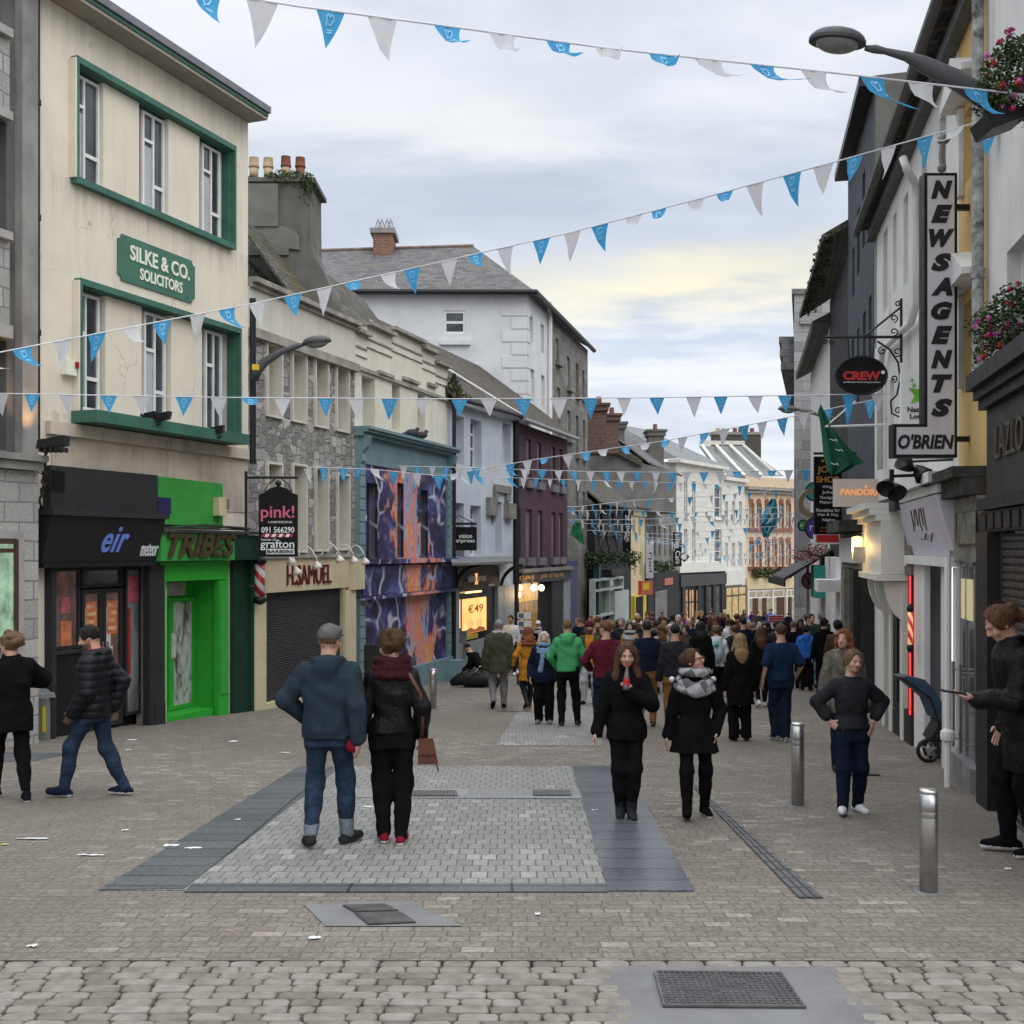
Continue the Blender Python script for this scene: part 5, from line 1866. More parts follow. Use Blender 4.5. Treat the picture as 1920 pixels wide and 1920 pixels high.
def far_buildings():
 f=FP1
 t=plain_building('pub_building','dark rendered pub with a mossy stone roof, hanging flower boxes and a white shop window',f,'far_dark',f.z(1120,946),[(a,b,962,1010) for a,b in ((1120,1130),(1142,1151))],f.z(1150,862,-4),'mossy_slate')
 z0=wallbase(f)
 bx(t,'shop_front',MATS['teal_dark'],f,(0,f.u(1112),z0,f.z(1114,1055)),.004,.3)
 w=window(f,t,(f.u(1114,.3),f.u(1168,.3),f.z(1114,1160,.3),f.z(1114,1086,.3)),.05,.12,(.7,),(.5,),MATS['pale_mint'],glassm('pub_window',(.06,.07,.04)),'shop_window',.3)
 bx(t,'shop_front',MATS['pale_mint'],f,(f.u(1150,.3),f.u(1176,.3),z0,f.z(1150,1110,.3)),.06,.4)
 bx(t,'fascia',MATS['anthracite'],f,(f.u(1147,.5),f.u(1168,.5),f.z(1147,1078,.5),f.z(1147,1068,.5)),.05,.5)
 rr=random.Random(4)
 for px,py,w_,n,lb in ((1094,1047,.7,350,'hanging flower box with green foliage nearest the teal shop front'),(1133,1045,.85,500,'long hanging flower box with foliage over the white shop window'),(1180,1046,.6,350,'hanging flower box with red blooms below the black vertical sign')):
  c=P(px,py,57.5)
  wall_plant('flower_box',lb,[(c,(w_,.4,.45),n,.3)],'flower box',LEAF+[],int(px),.16,False)
 c=P(1175,995,58)
 s=58/FP
 sg=thing('vertical_sign','tall narrow black sign with white numerals over the pub','shop sign',tuple(c))
 cd=Card(c,(1,.1))
 MB().box(cd,-7*s,7*s,-.06,.06,-40*s,40*s).build('board',MATS['sign_black'],sg)
 k=MB()
 text(k,cd,'56',-3.5*s,6*s,18*s,29*s,.062,.01,.01)
 text(k,cd,'CENTRAL',-2*s,5*s,-22*s,15*s,.062,.01,.01,vert=True)
 k.build('lettering',MATS['letter_white'],sg)
 for i,px in enumerate((1127,1142,1158)):
  c=P(px,1014,57.2)
  l=thing('lantern',('leftmost','middle','rightmost')[i]+' of three black lanterns above the pub flower boxes','lantern',tuple(c),'lanterns on the pub front')
  MB().lathe(c,[(.05,-.32),(.1,-.28),(.2,.2),(.22,.22)],6).build('glass_body',M('lantern_glass',(.10,.11,.12),.2),l)
  MB().lathe(c,[(.24,.22),(.12,.42),(.02,.55)],6).build('cap',MATS['iron'],l)
  MB().tube([c+np.array((0,0,-.32)),c+np.array((0,0,-.6))],.03,5).build('stem',MATS['iron'],l)
 f=FCR
 t=plain_building('cream_house','narrow cream house front between the pub and the grey building',f,'far_cream',f.z(1186,953),[(1187,1191,975,1005),(1197,1201,972,1005),(1188,1192,1035,1080),(1199,1203,1035,1080)],f.z(1196,935,-3),bars=())
 bx(t,'parapet_band',MATS['far_cream'],f,(0,f.L,f.z(1186,966),f.z(1186,953)),.004,.15)
 z0=wallbase(f)
 bx(t,'shop_front',MATS['sign_yellow'],f,(f.u(1190,.2),f.u(1212,.2),z0,f.z(1190,1118,.2)),.004,.2)
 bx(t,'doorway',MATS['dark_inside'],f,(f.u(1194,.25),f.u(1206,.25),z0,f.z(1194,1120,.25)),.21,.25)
 Y=f.Y(1205)-1.2
 s=Y/FP
 c=P(1208,1102,Y)
 sg=thing('square_sign','red and yellow square sign over the yellow shop front','shop sign',tuple(c))
 cd=Card(c,(1,.1))
 MB().box(cd,-6*s,16*s,-.06,.06,-13*s,13*s).build('board',M('sign_coral',(.45,.13,.09),.5,.15),sg)
 MB().box(cd,-12*s,-6.2*s,-.05,.08,-14*s,13*s).build('red_strip',MATS['sign_red'],sg)
 MB().box(cd,-3*s,9*s,.062,.07,-4*s,9*s).build('yellow_panel',MATS['sign_yellow'],sg)
 Y=f.Y(1209)-1
 s=Y/FP
 c=P(1218,1050,Y)
 sg=thing('banner_sign','tall pale vertical banner sign between the cream house and the grey building','shop sign',tuple(c))
 cd=Card(c,(1,.1))
 MB().box(cd,-7*s,7*s,-.05,.05,-34*s,36*s).build('board',M('banner_pale',(.45,.45,.50),.6),sg)
 k=MB()
 text(k,cd,'l\u2019|o:l',-3*s,4*s,-22*s,14*s,.052,.008,.01,vert=True)
 k.build('lettering',MATS['sign_black'],sg)
 f=FGR
 wins=[]
 for x in (1216,1225,1234,1244,1254):
  wins+= [(x,x+4.5,905,960),(x,x+4.5,985,1042)]
 t=plain_building('grey_house','dark grey rendered house with tall narrow windows, left of the big white corner building',f,'far_grey',f.z(1212,872),wins,f.z(1235,838,-4.5),frame=MATS['off_white_wall'],bars=(.5,))
 z0=wallbase(f)
 bx(t,'shop_front',MATS['far_dark'],f,(0,f.L,z0,f.z(1215,1075)),.004,.2)
 zz=MB()
 zigzag(zz,f,f.u(1228,.22),f.u(1250,.22),.22,z0,f.z(1228,1110,.22),30,.03)
 zz.build('shutter',MATS['far_grey'],t)
 bx(t,'orange_sign',MATS['sign_coral'],f,(f.u(1247,.3),f.u(1262,.3),f.z(1247,1098,.3),f.z(1247,1085,.3)),.21,.3)
 wall_plant('window_plants','row of dark planters above the grey house shop front',[(P(x,1062,lC[1]+(x-1225)*.12-1),(.8,.4,.4),200) for x in (1232,1246)],'planter',None,21,.2,False)
 Y=lD[1]-2.2
 s=Y/FP
 c=P(1270,1030,Y)
 sg=thing('vertical_sign','tall narrow black sign with white lettering of a cafe, beside the white corner building','shop sign',tuple(c))
 cd=Card(c,(1,.1))
 MB().box(cd,-8*s,8*s,-.06,.06,-32*s,32*s).build('board',MATS['sign_black'],sg)
 k=MB()
 text(k,cd,'Eilles Caf\u00e9',-4*s,5*s,-28*s,29*s,.062,.01,.01,vert=True)
 k.build('lettering',MATS['letter_white'],sg)
 c=P(1283,1044,Y-.5)
 sg=thing('diamond_sign','small diamond shaped hanging sign with a white centre, beside the tall cafe sign','shop sign',tuple(c))
 MB().prism([c+np.array(p) for p in ((0,0,-.38),(.38,0,0),(0,0,.38),(-.38,0,0))],(0,.08,0)).build('board',MATS['dark_trim'],sg)
 MB().lathe(c+np.array((-.02,-.01,0)),[(0,.03),(.2,.03),(.2,0)],14,(0,-1,0)).build('disc',MATS['letter_white'],sg)
 f=FW1
 wins=[]
 for x in (1283,1298):
  wins+= [(x,x+6,902,968),(x,x+6,992,1053)]
 wins+= [(1340,1353,912,970),(1340,1353,992,1054)]
 t=plain_building('white_corner_building','large white ashlar corner building with tall sash windows at the head of the street',f,'white_ashlar',f.z(1272,866),wins,None,depth=12,sill='white_paint',bars=(.33,.66))
 z0=wallbase(f)
 k=MB()
 k.box(f,-.3,f.L+.1,-.5,.45,f.z(1272,868),f.z(1272,862))
 k.build('cornice',MATS['far_white'],t)
 k=MB()
 k.box(f,0,f.L,.004,.3,f.z(1272,1074),f.z(1272,1055))
 k.build('string_course',MATS['far_white'],t)
 bx(t,'shop_front',MATS['far_dark'],f,(0,f.L,z0,f.z(1275,1075)),.006,.2)
 for i,(a,b) in enumerate(((1281,1290),(1291,1301),(1304,1314))):
  window(f,t,(f.u(a,.22),f.u(b,.22),z0+.2,f.z(a,1104,.22)),.22,.1,(.72,),(.5,),MATS['black_paint'],MATS['lit_peach'],'lit_window')
 for px in (1272,1302,1316,1330,1346):
  MB().box(f,f.u(px),f.u(px+5),.205,.32,z0,f.z(1275,1088)).build('pilaster',MATS['black_paint'],t)
 bx(t,'fascia',MATS['dark_trim'],f,(.1,f.L-.1,f.z(1275,1100),f.z(1275,1078)),.206,.34)
 for px in (1319,1335):
  window(f,t,(f.u(px),f.u(px+10),z0+.3,f.z(1275,1103)),.22,.1,(.7,),(),MATS['black_paint'],MATS['shop_glass'],'shop_window')
 zr=f.z(1290,822,-6)
 k=MB()
 ze=f.z(1272,861)
 k.face([f.pt(-.3,.3,ze),f.pt(f.L,.3,ze),f.pt(f.L-1,-6,zr),f.pt(2.0,-6,zr)])
 k.face([f.pt(-.3,.3,ze),f.pt(2,-6,zr),f.pt(-.3,-11,ze)])
 k.face([f.pt(2,-6,zr),f.pt(f.L-1,-6,zr),f.pt(f.L,-12,ze),f.pt(-.3,-11,ze)])
 k.build('roof',MATS['zinc_roof'],t)
 f=FW2
 wins=[]
 for x in (1360,1373,1386):
  wins+= [(x,x+5,940,985),(x,x+5,1018,1063)]
 t=plain_building('white_house','narrower white house with six slim windows, between the corner building and the cream arched one',f,'far_white',f.z(1358,892),wins,None,depth=12)
 z0=wallbase(f)
 bx(t,'fascia',MATS['far_white'],f,(f.u(1358,.15),f.u(1394,.15),f.z(1358,1098,.15),f.z(1358,1070,.15)),.004,.15)
 window(f,t,(.2,f.L-.2,z0,f.z(1358,1100,.1)),.1,.12,(.8,),(.3,.62),MATS['dark_trim'],MATS['lit_yellow'],'lit_shop_window')
 bx(t,'cornice',MATS['far_white'],f,(0,f.L,f.z(1358,900),f.z(1358,893)),.004,.3)
 k=MB()
 A=[P(1320,842,94),P(1394,836,101),P(1462,892,100),P(1352,893,lE[1]-.2)]
 A=[P(1310,836,98),P(1396,836,103),P(1470,893,103),P(1350,893,lE[1]-.2)]
 k.face(A)
 k.build('roof',MATS['zinc_roof'],t)
 k=MB()
 A=[np.array(p) for p in A]
 for s in (.02,.33,.63,.93):
  tp=A[0]+(A[1]-A[0])*s
  bt=A[3]+(A[2]-A[3])*(s*.9+.02)
  w=np.array((.3,0,0))
  up=np.array((0,-.12,.12))
  k.face([tp+up,tp+w+up,bt+w+up,bt+up])
 k.face([A[0]+np.array((0,-.1,.1)),A[1]+np.array((0,-.1,.1)),A[1]+np.array((0,-.1,.45)),A[0]+np.array((0,-.1,.45))])
 k.build('roof_strips',MATS['old_white'],t)
 c=P(1384,840,106)
 cb=thing('chimney_stack','broad dark chimney stack with a row of low pots behind the pale strip roof','chimney',tuple(c))
 a,b=P(1338,870,106),P(1427,815,106)
 MB().wbox(a[0],b[0],106,107.5,a[2]-2,b[2]).build('stack',M('dark_render',(.075,.072,.06),.9,.2),cb)
 MB().wbox(a[0]-.15,b[0]+.15,105.9,107.6,b[2]+.003,b[2]+.25).build('capping',MATS['mid_concrete'],cb)
 for px in (1346,1356,1378,1388,1398,1410):
  MB().lathe(P(px,812,106.7),[(.2,0),(.2,.45),(.14,.45),(.14,.3)],10).build('chimney_pot',MATS['pot_red'] if px > 1370 else MATS['pot_buff'],cb)
 f=FOR
 wins=[]
 for x in (1405,1419,1434,1448,1461,1474):
  wins+= [(x,x+6,944,990),(x,x+6,1016,1062)]
 ze=f.z(1400,893)
 t=plain_building('arched_building','cream orange building with red brick arched windows closing the end of the street',f,'far_orange',ze,wins,None,depth=8,frame=MATS['white_paint'])
 z0=wallbase(f)
 k=MB()
 for w in wins:
  r=f.rect(*w,0,w[0])
  um,rad=(r[0]+r[1])/2,(r[1]-r[0])/2
  arc=[(um+(rad+.05)*math.cos(a),r[3]+.02+(rad+.1)*math.sin(a)*1.3) for a in np.linspace(0,math.pi,9)]
  k.pris(f,arc,.004,.12)
  k.box(f,r[1]-.02,r[1]+.14,.004,.1,r[2],r[3])
  k.box(f,r[0]-.2,r[1]+.3,.004,.16,r[2]-.3,r[2]-.01)
 k.build('arch_brickwork',MATS['arch_brick'],t)
 k=MB()
 k.box(f,-.2,f.L,.004,.5,f.z(1400,918),f.z(1400,912))
 k.box(f,-.2,f.L,.004,.3,f.z(1400,924),f.z(1400,919))
 k.build('cornice',MATS['cornice_dirty'],t)
 bx(t,'fascia',MATS['far_cream'],f,(0,f.L,f.z(1400,1105),f.z(1400,1084)),.004,.2)
 window(f,t,(.2,f.L,z0,f.z(1400,1107)),.03,.12,(.82,),(.16,.3,.7,.85),MATS['white_paint'],MATS['lit_white_shop'],'shop_window')
 k=MB()
 for px,w in ((1410,10),(1428,8),(1455,14),(1476,7)):
  k.box(f,f.u(px),f.u(px+w),.05,.09,z0,f.z(1400,1122))
 k.build('display_stand',MATS['brown_paint'],t)
 k=MB()
 for px in (1402,1448,1474):
  k.box(f,f.u(px,.2),f.u(px+2,.2),.105,.25,z0,f.z(1400,1106))
 k.build('mullions',MATS['white_paint'],t)
 for i,px in enumerate((1412,1432,1455,1472)):
  wall_plant('window_box_plant',('first','second','third','fourth')[i]+' bushy planter from the left on the ledge of the arched building',[(f.pt(f.u(px),.5,f.z(1400,1074)),(.55,.4,.5),260)],'planter',None,30+i,.22,False)
 for (x0,x1,yt,yb,Y,mt,lb) in ((1101,1137,764,850,63,'brown_brick','tall brown brick chimney stack, the nearest of the row above the pub roof'),(1138,1160,783,850,68,'brown_brick','second brown brick chimney stack above the pub roof'),(1159,1171,798,850,72,'old_render','narrow grey rendered chimney behind the two brick ones'),(1217,1245,812,880,78,'old_render','square grey rendered chimney above the grey house')):
  a,b=P(x0,yb,Y),P(x1,yt,Y)
  c=thing('chimney_stack',lb,'chimney',((a[0]+b[0])/2,Y,a[2]))
  MB().wbox(a[0],b[0],Y,Y+1.6,a[2],b[2]).build('stack',MATS[mt],c)
  k=MB()
  k.wbox(a[0]-.12,b[0]+.12,Y-.12,Y+1.72,b[2]-.18,b[2]+.1)
  k.wbox(a[0]-.22,b[0]+.22,Y-.2,Y+1.8,b[2]+.103,b[2]+.25)
  k.build('cap',MATS['old_render'] if mt != 'brown_brick' else MATS[mt],c)
  MB().lathe((b[0]-.35 if x0 < 1200 else (a[0]+b[0])/2,Y+.8,b[2]+.25),[(.16,0),(.14,.45),(.1,.45),(.1,.3)],10).build('chimney_pot',MATS['pot_red'],c)
 t=thing('gabled_house','grey rendered gabled house rising behind the pub roof','building',(8,74,gz(74)))
 k=MB()
 k.prism([P(1100,960,70),P(1100,800,70),P(1136,838,70),P(1200,868,70),P(1268,885,70),P(1268,960,70)],(.5,4,0))
 k.build('wall',MATS['far_grey'],t)
 k=MB()
 k.prism([P(1100,800,69.7),P(1128,815,69.7),P(1203,862,69.7),P(1203,874,69.7),P(1136,840,69.7),P(1100,812,69.7)],(1,6,.3))
 k.build('roof',MATS['mossy_slate'],t)
far_buildings()
# ================================================================ right side of the street
M('right_white',(.66,.65,.63),.85,.08,1.1,.18,24,streak=.45,dirt=(.20,.19,.17))
M('yellow_wall',(.62,.42,.17),.85,.07,1.2,.18,24,streak=.3,dirt=(.3,.2,.1))
M('old_timber',(.20,.185,.15),.9,.3,5,.5,40,streak=.5)
M('rotten_cornice',(.045,.042,.036),.95,.35,4,.8,20)
M('black_timber',(.011,.011,.0125),.55,.2,3,.12)
M('slate_blue_wall',(.05,.058,.070),.8,.15,1.5,.2)
M('black_wall',(.022,.022,.024),.8,.25,1.5,.3)
M('taupe',(.16,.14,.125),.6,.1,3,.08)
M('lavender',(.32,.27,.48),.6,.12,3,.1)
M('sign_grey_white',(.56,.56,.59),.45,.05,2,.04,streak=.3)
M('letter_black',(.015,.015,.017),.5)
M('wet_metal',(.20,.20,.20),.45,.2,5,.1)
Rz=FR.z
Ru=FR.u
def rng_box(par,name,mat,x0,x1,yt,yb,d0,d1,ref=None):
 return bx(par,name,MATS[mat] if isinstance(mat,str) else mat,FR,FR.rect(x0,x1,yt,yb,d1,ref),d0,d1)
def right_buildings():
 f=FR
 z00=gz(8)-2.5
 def body(nm,label,x0,x1,mat,zt,holes=(),depth=8,u0=None):
  u0=Ru(x0) if u0 is None else u0
  u1=Ru(x1)
  ug=(u0+u1)/2
  t=thing(nm,label,'building',tuple(f.pt(ug,0,f.g(ug))))
  m=MB()
  m.wall(f,u0,u1,f.g(u1)-.3,zt,[h+(.2,) for h in holes])
  shell(m,f,u0,u1,f.g(u1)-.3,zt,depth)
  m.build('wall',MATS[mat],t)
  return t
 uu=Ru(1852)
 h=FR.rect(1888,1935,438,640,0,1920)
 t=body('shutter_shop_building','white building at the right edge over a black carved shop front with closed shutter',1990,1852,'right_white',12,[h],8,0)
 window(f,t,h,-.18,.08,(.5,),(),None,MATS['window_glass'])
 d=.1
 u1=Ru(1850,d)
 g=f.g(u1)-.3
 ztop=Rz(1850,770,d)
 k=MB()
 k.box(f,0,u1,.004,d+.2,Rz(1850,735,d),Rz(1850,705,d))
 k.box(f,0,u1,.004,d+.13,Rz(1850,752,d),Rz(1850,735,d)-.003)
 k.box(f,0,u1,.004,d+.08,ztop,Rz(1850,752,d)-.003)
 k.build('cornice',MATS['black_timber'],t)
 MB().box(f,0,u1,.004,d,Rz(1850,935,d),ztop-.003).build('fascia',M('fascia_grey',(.028,.028,.03),.5,.2,3,.1),t)
 k=MB()
 text(k,f,'LAZLO',Ru(1922,d),Ru(1870,d),Rz(1880,858,d),Rz(1880,795,d),d+.003,.02,.0,0,1,True)
 k.build('lettering',M('gold_dull',(.12,.10,.07),.4,.1,metal=.5),t)
 k=MB()
 k.box(f,0,u1,.004,d+.1,Rz(1850,958,d),Rz(1850,937,d))
 k.box(f,0,u1,.004,d+.05,Rz(1850,998,d),Rz(1850,960,d))
 for i in range(14):
  a=i*.34
  k.box(f,u1-a-.3,u1-a-.06,d+.053,d+.075,Rz(1850,993,d),Rz(1850,965,d))
 k.build('carved_frieze',MATS['black_timber'],t)
 k=MB()
 k.box(f,Ru(1882,d),u1,.004,d,g,Rz(1850,998,d)-.003)
 k.box(f,Ru(1872,d),Ru(1850,d),d+.003,d+.1,g,Rz(1850,998,d)-.003)
 k.build('pilaster',MATS['black_timber'],t)
 m=MB()
 zigzag(m,f,0,Ru(1884,.1),.1,g,Rz(1890,1000,.2),42,.02)
 m.build('shutter',M('shutter_black',(.02,.02,.023),.4,.15,3,.05,metal=.3),t)
 MB().box(f,0,Ru(1884,d),.12,d+.1,g,f.g(1.5)-.25).build('step',MATS['wet_metal'],t)
 pts=[f.pt(Ru(1853),.1,z) for z in np.linspace(Rz(1853,690),11.5,9)]
 p=thing('downpipe','weathered grey downpipe at the corner of the white wall, right of the yellow strip','drainpipe',tuple(pts[0]))
 MB().tube(pts,.06,10).build('pipe',M('pipe_spotted',(.30,.30,.29),.7,.55,9,.2),p)
 for q in pts[1::2]:
  MB().lathe(q,[(.075,-.05),(.075,.05)],10).build('collar',MATS['pipe_spotted'],p)
 hs=[FR.rect(1833,1808,195,330,0,1820),FR.rect(1833,1808,560,700,0,1820)]
 t=body('yellow_building','narrow yellow building front with white window pediments above a glass-door shop',1852,1797,'yellow_wall',10.5,hs)
 for h in hs:
  window(f,t,h,-.18,.07,(.5,),(.5,))
  k=MB()
  k.box(f,h[0]-.16,h[0]-.003,.004,.06,h[2]-.1,h[3]+.1)
  k.box(f,h[1]+.003,h[1]+.16,.004,.06,h[2]-.1,h[3]+.1)
  um=(h[0]+h[1])/2
  k.pris(f,[(h[0]-.3,h[3]+.13),(h[1]+.3,h[3]+.13),(h[1]+.3,h[3]+.2),(um,h[3]+.52),(h[0]-.3,h[3]+.2)],.004,.22)
  k.build('pediment',MATS['right_white'],t)
 zc=Rz(1800,905)
 ua,ub=Ru(1850),Ru(1797)
 k=MB()
 k.box(f,ua,ub+.5,.004,.34,Rz(1800,908),Rz(1800,890))
 k.box(f,ua,ub+.4,.004,.24,Rz(1800,938),Rz(1800,909))
 k.build('rotten_cornice',MATS['rotten_cornice'],t)
 MB().box(f,ua,ub,.004,.1,Rz(1800,1052),Rz(1800,939)).build('timber_fascia',MATS['old_timber'],t)
 MB().box(f,Ru(1830,.12),Ru(1793,.12),.105,.13,Rz(1800,1022),Rz(1800,965)).build('grille',MATS['black_paint'],t)
 k=MB()
 for i in range(7):
  a=Ru(1828,.14)+(Ru(1796,.14)-Ru(1828,.14))*i/7
  k.box(f,a,a+.08,.133,.15,Rz(1800,1020),Rz(1800,967))
 k.build('grille_bars',MATS['old_timber'],t)
 bx(t,'shop_glass',glassm('door_glass',(.05,.05,.05)),f,(ua,ub,f.g(ub)+.05,Rz(1800,1053)),.004,.04)
 MB().box(f,ua,ub,.004,.16,f.g(ub)-.3,f.g(ub)+.35).build('stall_riser',MATS['wet_metal'],t)
 k=MB()
 for a in (.35,.62):
  u=ua+(ub-ua)*a
  k.tube([f.pt(u,.16,Rz(1815,1400)),f.pt(u,.16,Rz(1815,1240))],.02,6)
  k.tube([f.pt(u,.04,Rz(1815,1385)),f.pt(u,.16,Rz(1815,1385))],.012,5)
  k.tube([f.pt(u,.04,Rz(1815,1255)),f.pt(u,.16,Rz(1815,1255))],.012,5)
 k.build('door_handle',MATS['steel'],t)
 k=MB()
 k.box(f,ua+.3,ua+.33,.042,.06,f.g(ub)+.36,Rz(1800,1056))
 k.box(f,ua+.8,ua+.83,.042,.06,f.g(ub)+.36,Rz(1800,1056))
 k.build('door_frame',MATS['steel'],t)
 bx(t,'notice',lit('lit_notice',(.42,.38,.22),.5),f,(ua+(ub-ua)*.3,ua+(ub-ua)*.72,Rz(1815,1160),Rz(1815,1085)),.042,.05)
 bx(t,'led_strip',lit('led_white',(.9,.92,.85),1.6),f,(ub-.10,ub-.05,Rz(1795,1385),Rz(1795,1062)),.042,.08)
 hs=[FR.rect(x1,x0,a,b,0,x0) for x0,x1,a,b in ((1656,1664,440,590),(1674,1681,410,552),(1694,1703,375,540),(1728,1738,300,480),(1668,1676,715,800),(1762,1774,225,420))]
 hs.append((Ru(1764),Ru(1734),FR.g(Ru(1734))-.3,Rz(1745,1055),.45))
 t=body('white_building','white rendered building with a dark curved gutter behind the newsagents sign',1797,1640,'right_white',Rz(1745,192),hs)
 for h in hs[:-1]:
  window(f,t,h,-.18,.06,(.5,),(),None,glassm('pale_pane',(.16,.165,.17)))
 ua,ub=Ru(1797),Ru(1640)
 zg=Rz(1745,190)
 k=MB()
 k.tube([f.pt(ua-1.6,.34,zg+.12),f.pt(ub,.34,zg+.02)],.075,8)
 k.box(f,ua-1.6,ub,.004,.16,zg-.16,zg+.003)
 k.build('gutter',M('gutter_dark',(.085,.085,.085),.6,.25,4,.2),t)
 MB().prism([f.pt(ua-1.6,.32,zg+.1),f.pt(ub,.32,zg+.05),f.pt(ub,-3.6,zg+.7),f.pt(ua-1.6,-3.6,zg+.7)],(0,0,.06)).build('roof',MATS['dark_tiles'],t)
 p=thing('downpipe','white downpipe bending from the gutter down the white wall left of the newsagents sign','drainpipe',tuple(f.pt(Ru(1722),.1,Rz(1722,500))))
 MB().tube([f.pt(Ru(1693,.34),.34,Rz(1693,296,.34)),f.pt(Ru(1700,.3),.3,Rz(1700,318,.3)),f.pt(Ru(1716,.12),.12,Rz(1716,345,.12)),f.pt(Ru(1718,.1),.1,Rz(1718,380,.1)),f.pt(Ru(1718,.1),.1,Rz(1718,570,.1)),f.pt(Ru(1708,.1),.1,Rz(1708,605,.1)),f.pt(Ru(1655,.1),.1,Rz(1655,655,.1)),f.pt(Ru(1650,.1),.1,Rz(1650,700,.1)),f.pt(Ru(1650,.1),.1,Rz(1650,880,.1))],.055,9).build('pipe',MATS['right_white'],p,True)
 d=.08
 t=thing('lavender_shop','white shop front with lavender curtains and a tilted pale script sign','shopfront',tuple(f.pt(Ru(1740),.1,f.g(Ru(1740)))))
 u0,u1=Ru(1792,d),Ru(1708,d)
 g=f.g(u1)-.2
 k=MB()
 k.box(f,u0,u1,.004,d+.3,Rz(1745,918,d),Rz(1745,900,d))
 k.box(f,u0,u1,.004,d+.2,Rz(1745,935,d),Rz(1745,919,d))
 k.build('cornice',MATS['right_white'],t)
 zb,zt=Rz(1745,1042,d),Rz(1745,938,d)
 MB().hexa([f.pt(u0,.01,zb),f.pt(u1,.01,zb),f.pt(u1,d,zb),f.pt(u0,d,zb),f.pt(u0,.01,zt),f.pt(u1,.01,zt),f.pt(u1,d+.2,zt),f.pt(u0,d+.2,zt)]).build('sign_board',M('lilac_white',(.52,.50,.56),.6,.06),t)
 class Tl:
  side=-1
  def pt(s,u,dd,z):
   return f.pt(u,d+.2*(z-zb)/(zt-zb)+dd,z)
 k=MB()
 text(k,Tl(),'|/l(l|',u0+(u1-u0)*.35,u0+(u1-u0)*.72,zb+(zt-zb)*.45,zb+(zt-zb)*.85,.003,.006,0,.3,1,True)
 text(k,Tl(),'.l:|',u0+(u1-u0)*.3,u0+(u1-u0)*.6,zb+(zt-zb)*.25,zb+(zt-zb)*.4,.003,.006,0,.3,1,True)
 k.build('lettering',MATS['dark_trim'],t)
 MB().box(f,u0,u1,.004,d+.1,zb-.12,zb-.003).build('sill_moulding',MATS['right_white'],t)
 for a,b in ((1792,1766),(1733,1709)):
  MB().box(f,Ru(a,d),Ru(b,d),.004,d,g,zb-.125).build('pilaster',MATS['right_white'],t)
 w=window(f,t,(Ru(1764,d)+.01,Ru(1734,d)-.01,f.g(u1)+.4,zb-.13),-.4,.09,(),(.5,),MATS['right_white'],MATS['shop_glass'],'shop_window')
 MB().box(f,Ru(1754,d),Ru(1736,d),-.385,-.36,f.g(u1)+.5,zb-.25).build('curtain',MATS['lavender'],w)
 MB().box(f,Ru(1764,d),Ru(1734,d),-.5,-.38,g,f.g(u1)+.39).build('stall_riser',MATS['lilac_white'],t)
 p=thing('downpipe','white downpipe running to the pavement beside the glass-door shop','drainpipe',tuple(f.pt(Ru(1778,.3),.3,f.g(Ru(1778,.3)))))
 pu=Ru(1777,.3)
 MB().tube([f.pt(pu,.3,f.g(pu)-.05),f.pt(pu,.3,zb)],.036,9).build('pipe',MATS['right_white'],p)
 MB().lathe(f.pt(pu,.3,f.g(pu)+.55),[(.036,-.06),(.075,-.04),(.08,0),(.075,.05),(.036,.08)],12).build('collar',MATS['right_white'],p)
 t=thing('barber_shop','taupe barber shop front with a vertical red light strip','shopfront',tuple(f.pt(Ru(1690),.1,f.g(Ru(1690)))))
 d=.12
 u0,u1=Ru(1708,d),Ru(1674,d)
 g=f.g(u1)-.2
 MB().box(f,u0,u1,.004,d,Rz(1690,1075,d),Rz(1690,962,d)).build('fascia',MATS['taupe'],t)
 MB().box(f,u0,u1,.004,d+.22,Rz(1690,960,d),Rz(1690,935,d)).build('cornice',MATS['anthracite'],t)
 MB().box(f,u0,u1,.004,.05,g,Rz(1690,1076,d)).build('shop_window',MATS['shop_glass'],t)
 MB().box(f,u0,u0+.3,.054,d,g,Rz(1690,1076,d)).build('pilaster',MATS['black_timber'],t)
 MB().box(f,u1-.5,u1,.054,d,g,Rz(1690,1076,d)).build('pilaster',MATS['black_timber'],t)
 MB().box(f,u0+.31,u1-.51,.054,d,g,f.g(u1)+.55).build('stall_riser',MATS['black_timber'],t)
 ur=Ru(1703,.16)
 k=MB()
 k.box(f,ur,ur+.025,.124,.145,Rz(1703,1340,.16),Rz(1703,1080,.16))
 k.build('red_light_strip',lit('led_red',(1,.02,.02),2.2),t)
 k=MB()
 text(k,f,'|.:||.',u0+.2,u1-.3,Rz(1690,1060,d),Rz(1690,1052,d),d+.003,.01,.02,0,1,True)
 k.build('lettering',MATS['letter_white'],t)
 barber_pole(f.pt(Ru(1707,.2),.2,Rz(1707,1178,.2)),.68,.036,'lit orange and red barber pole on the right side of the street',.55)
 t=thing('white_shop','cream white shop front with console brackets and a lit wall lantern','shopfront',tuple(f.pt(Ru(1650),.1,f.g(Ru(1650)))))
 d=.45
 u0,u1=Ru(1652,d),Ru(1617,d)
 g=f.g(u1)-.2
 wm=M('shop_white',(.66,.65,.58),.5,.05,3,.05)
 zb,zt=Rz(1660,1078,d),Rz(1660,975,d)
 MB().box(f,u0,u1,.004,d,zb,zt).build('box_fascia',wm,t)
 k=MB()
 for i in range(3):
  k.box(f,u0-.0,u1+.05,.004,d+.08+i*.09,zt+.003+i*.09,zt+.09+i*.09)
 k.build('cornice',wm,t)
 k=MB()
 k.box(f,u0-.01,u1+.03,.004,d+.06,zb-.1,zb-.003)
 k.build('moulding',wm,t)
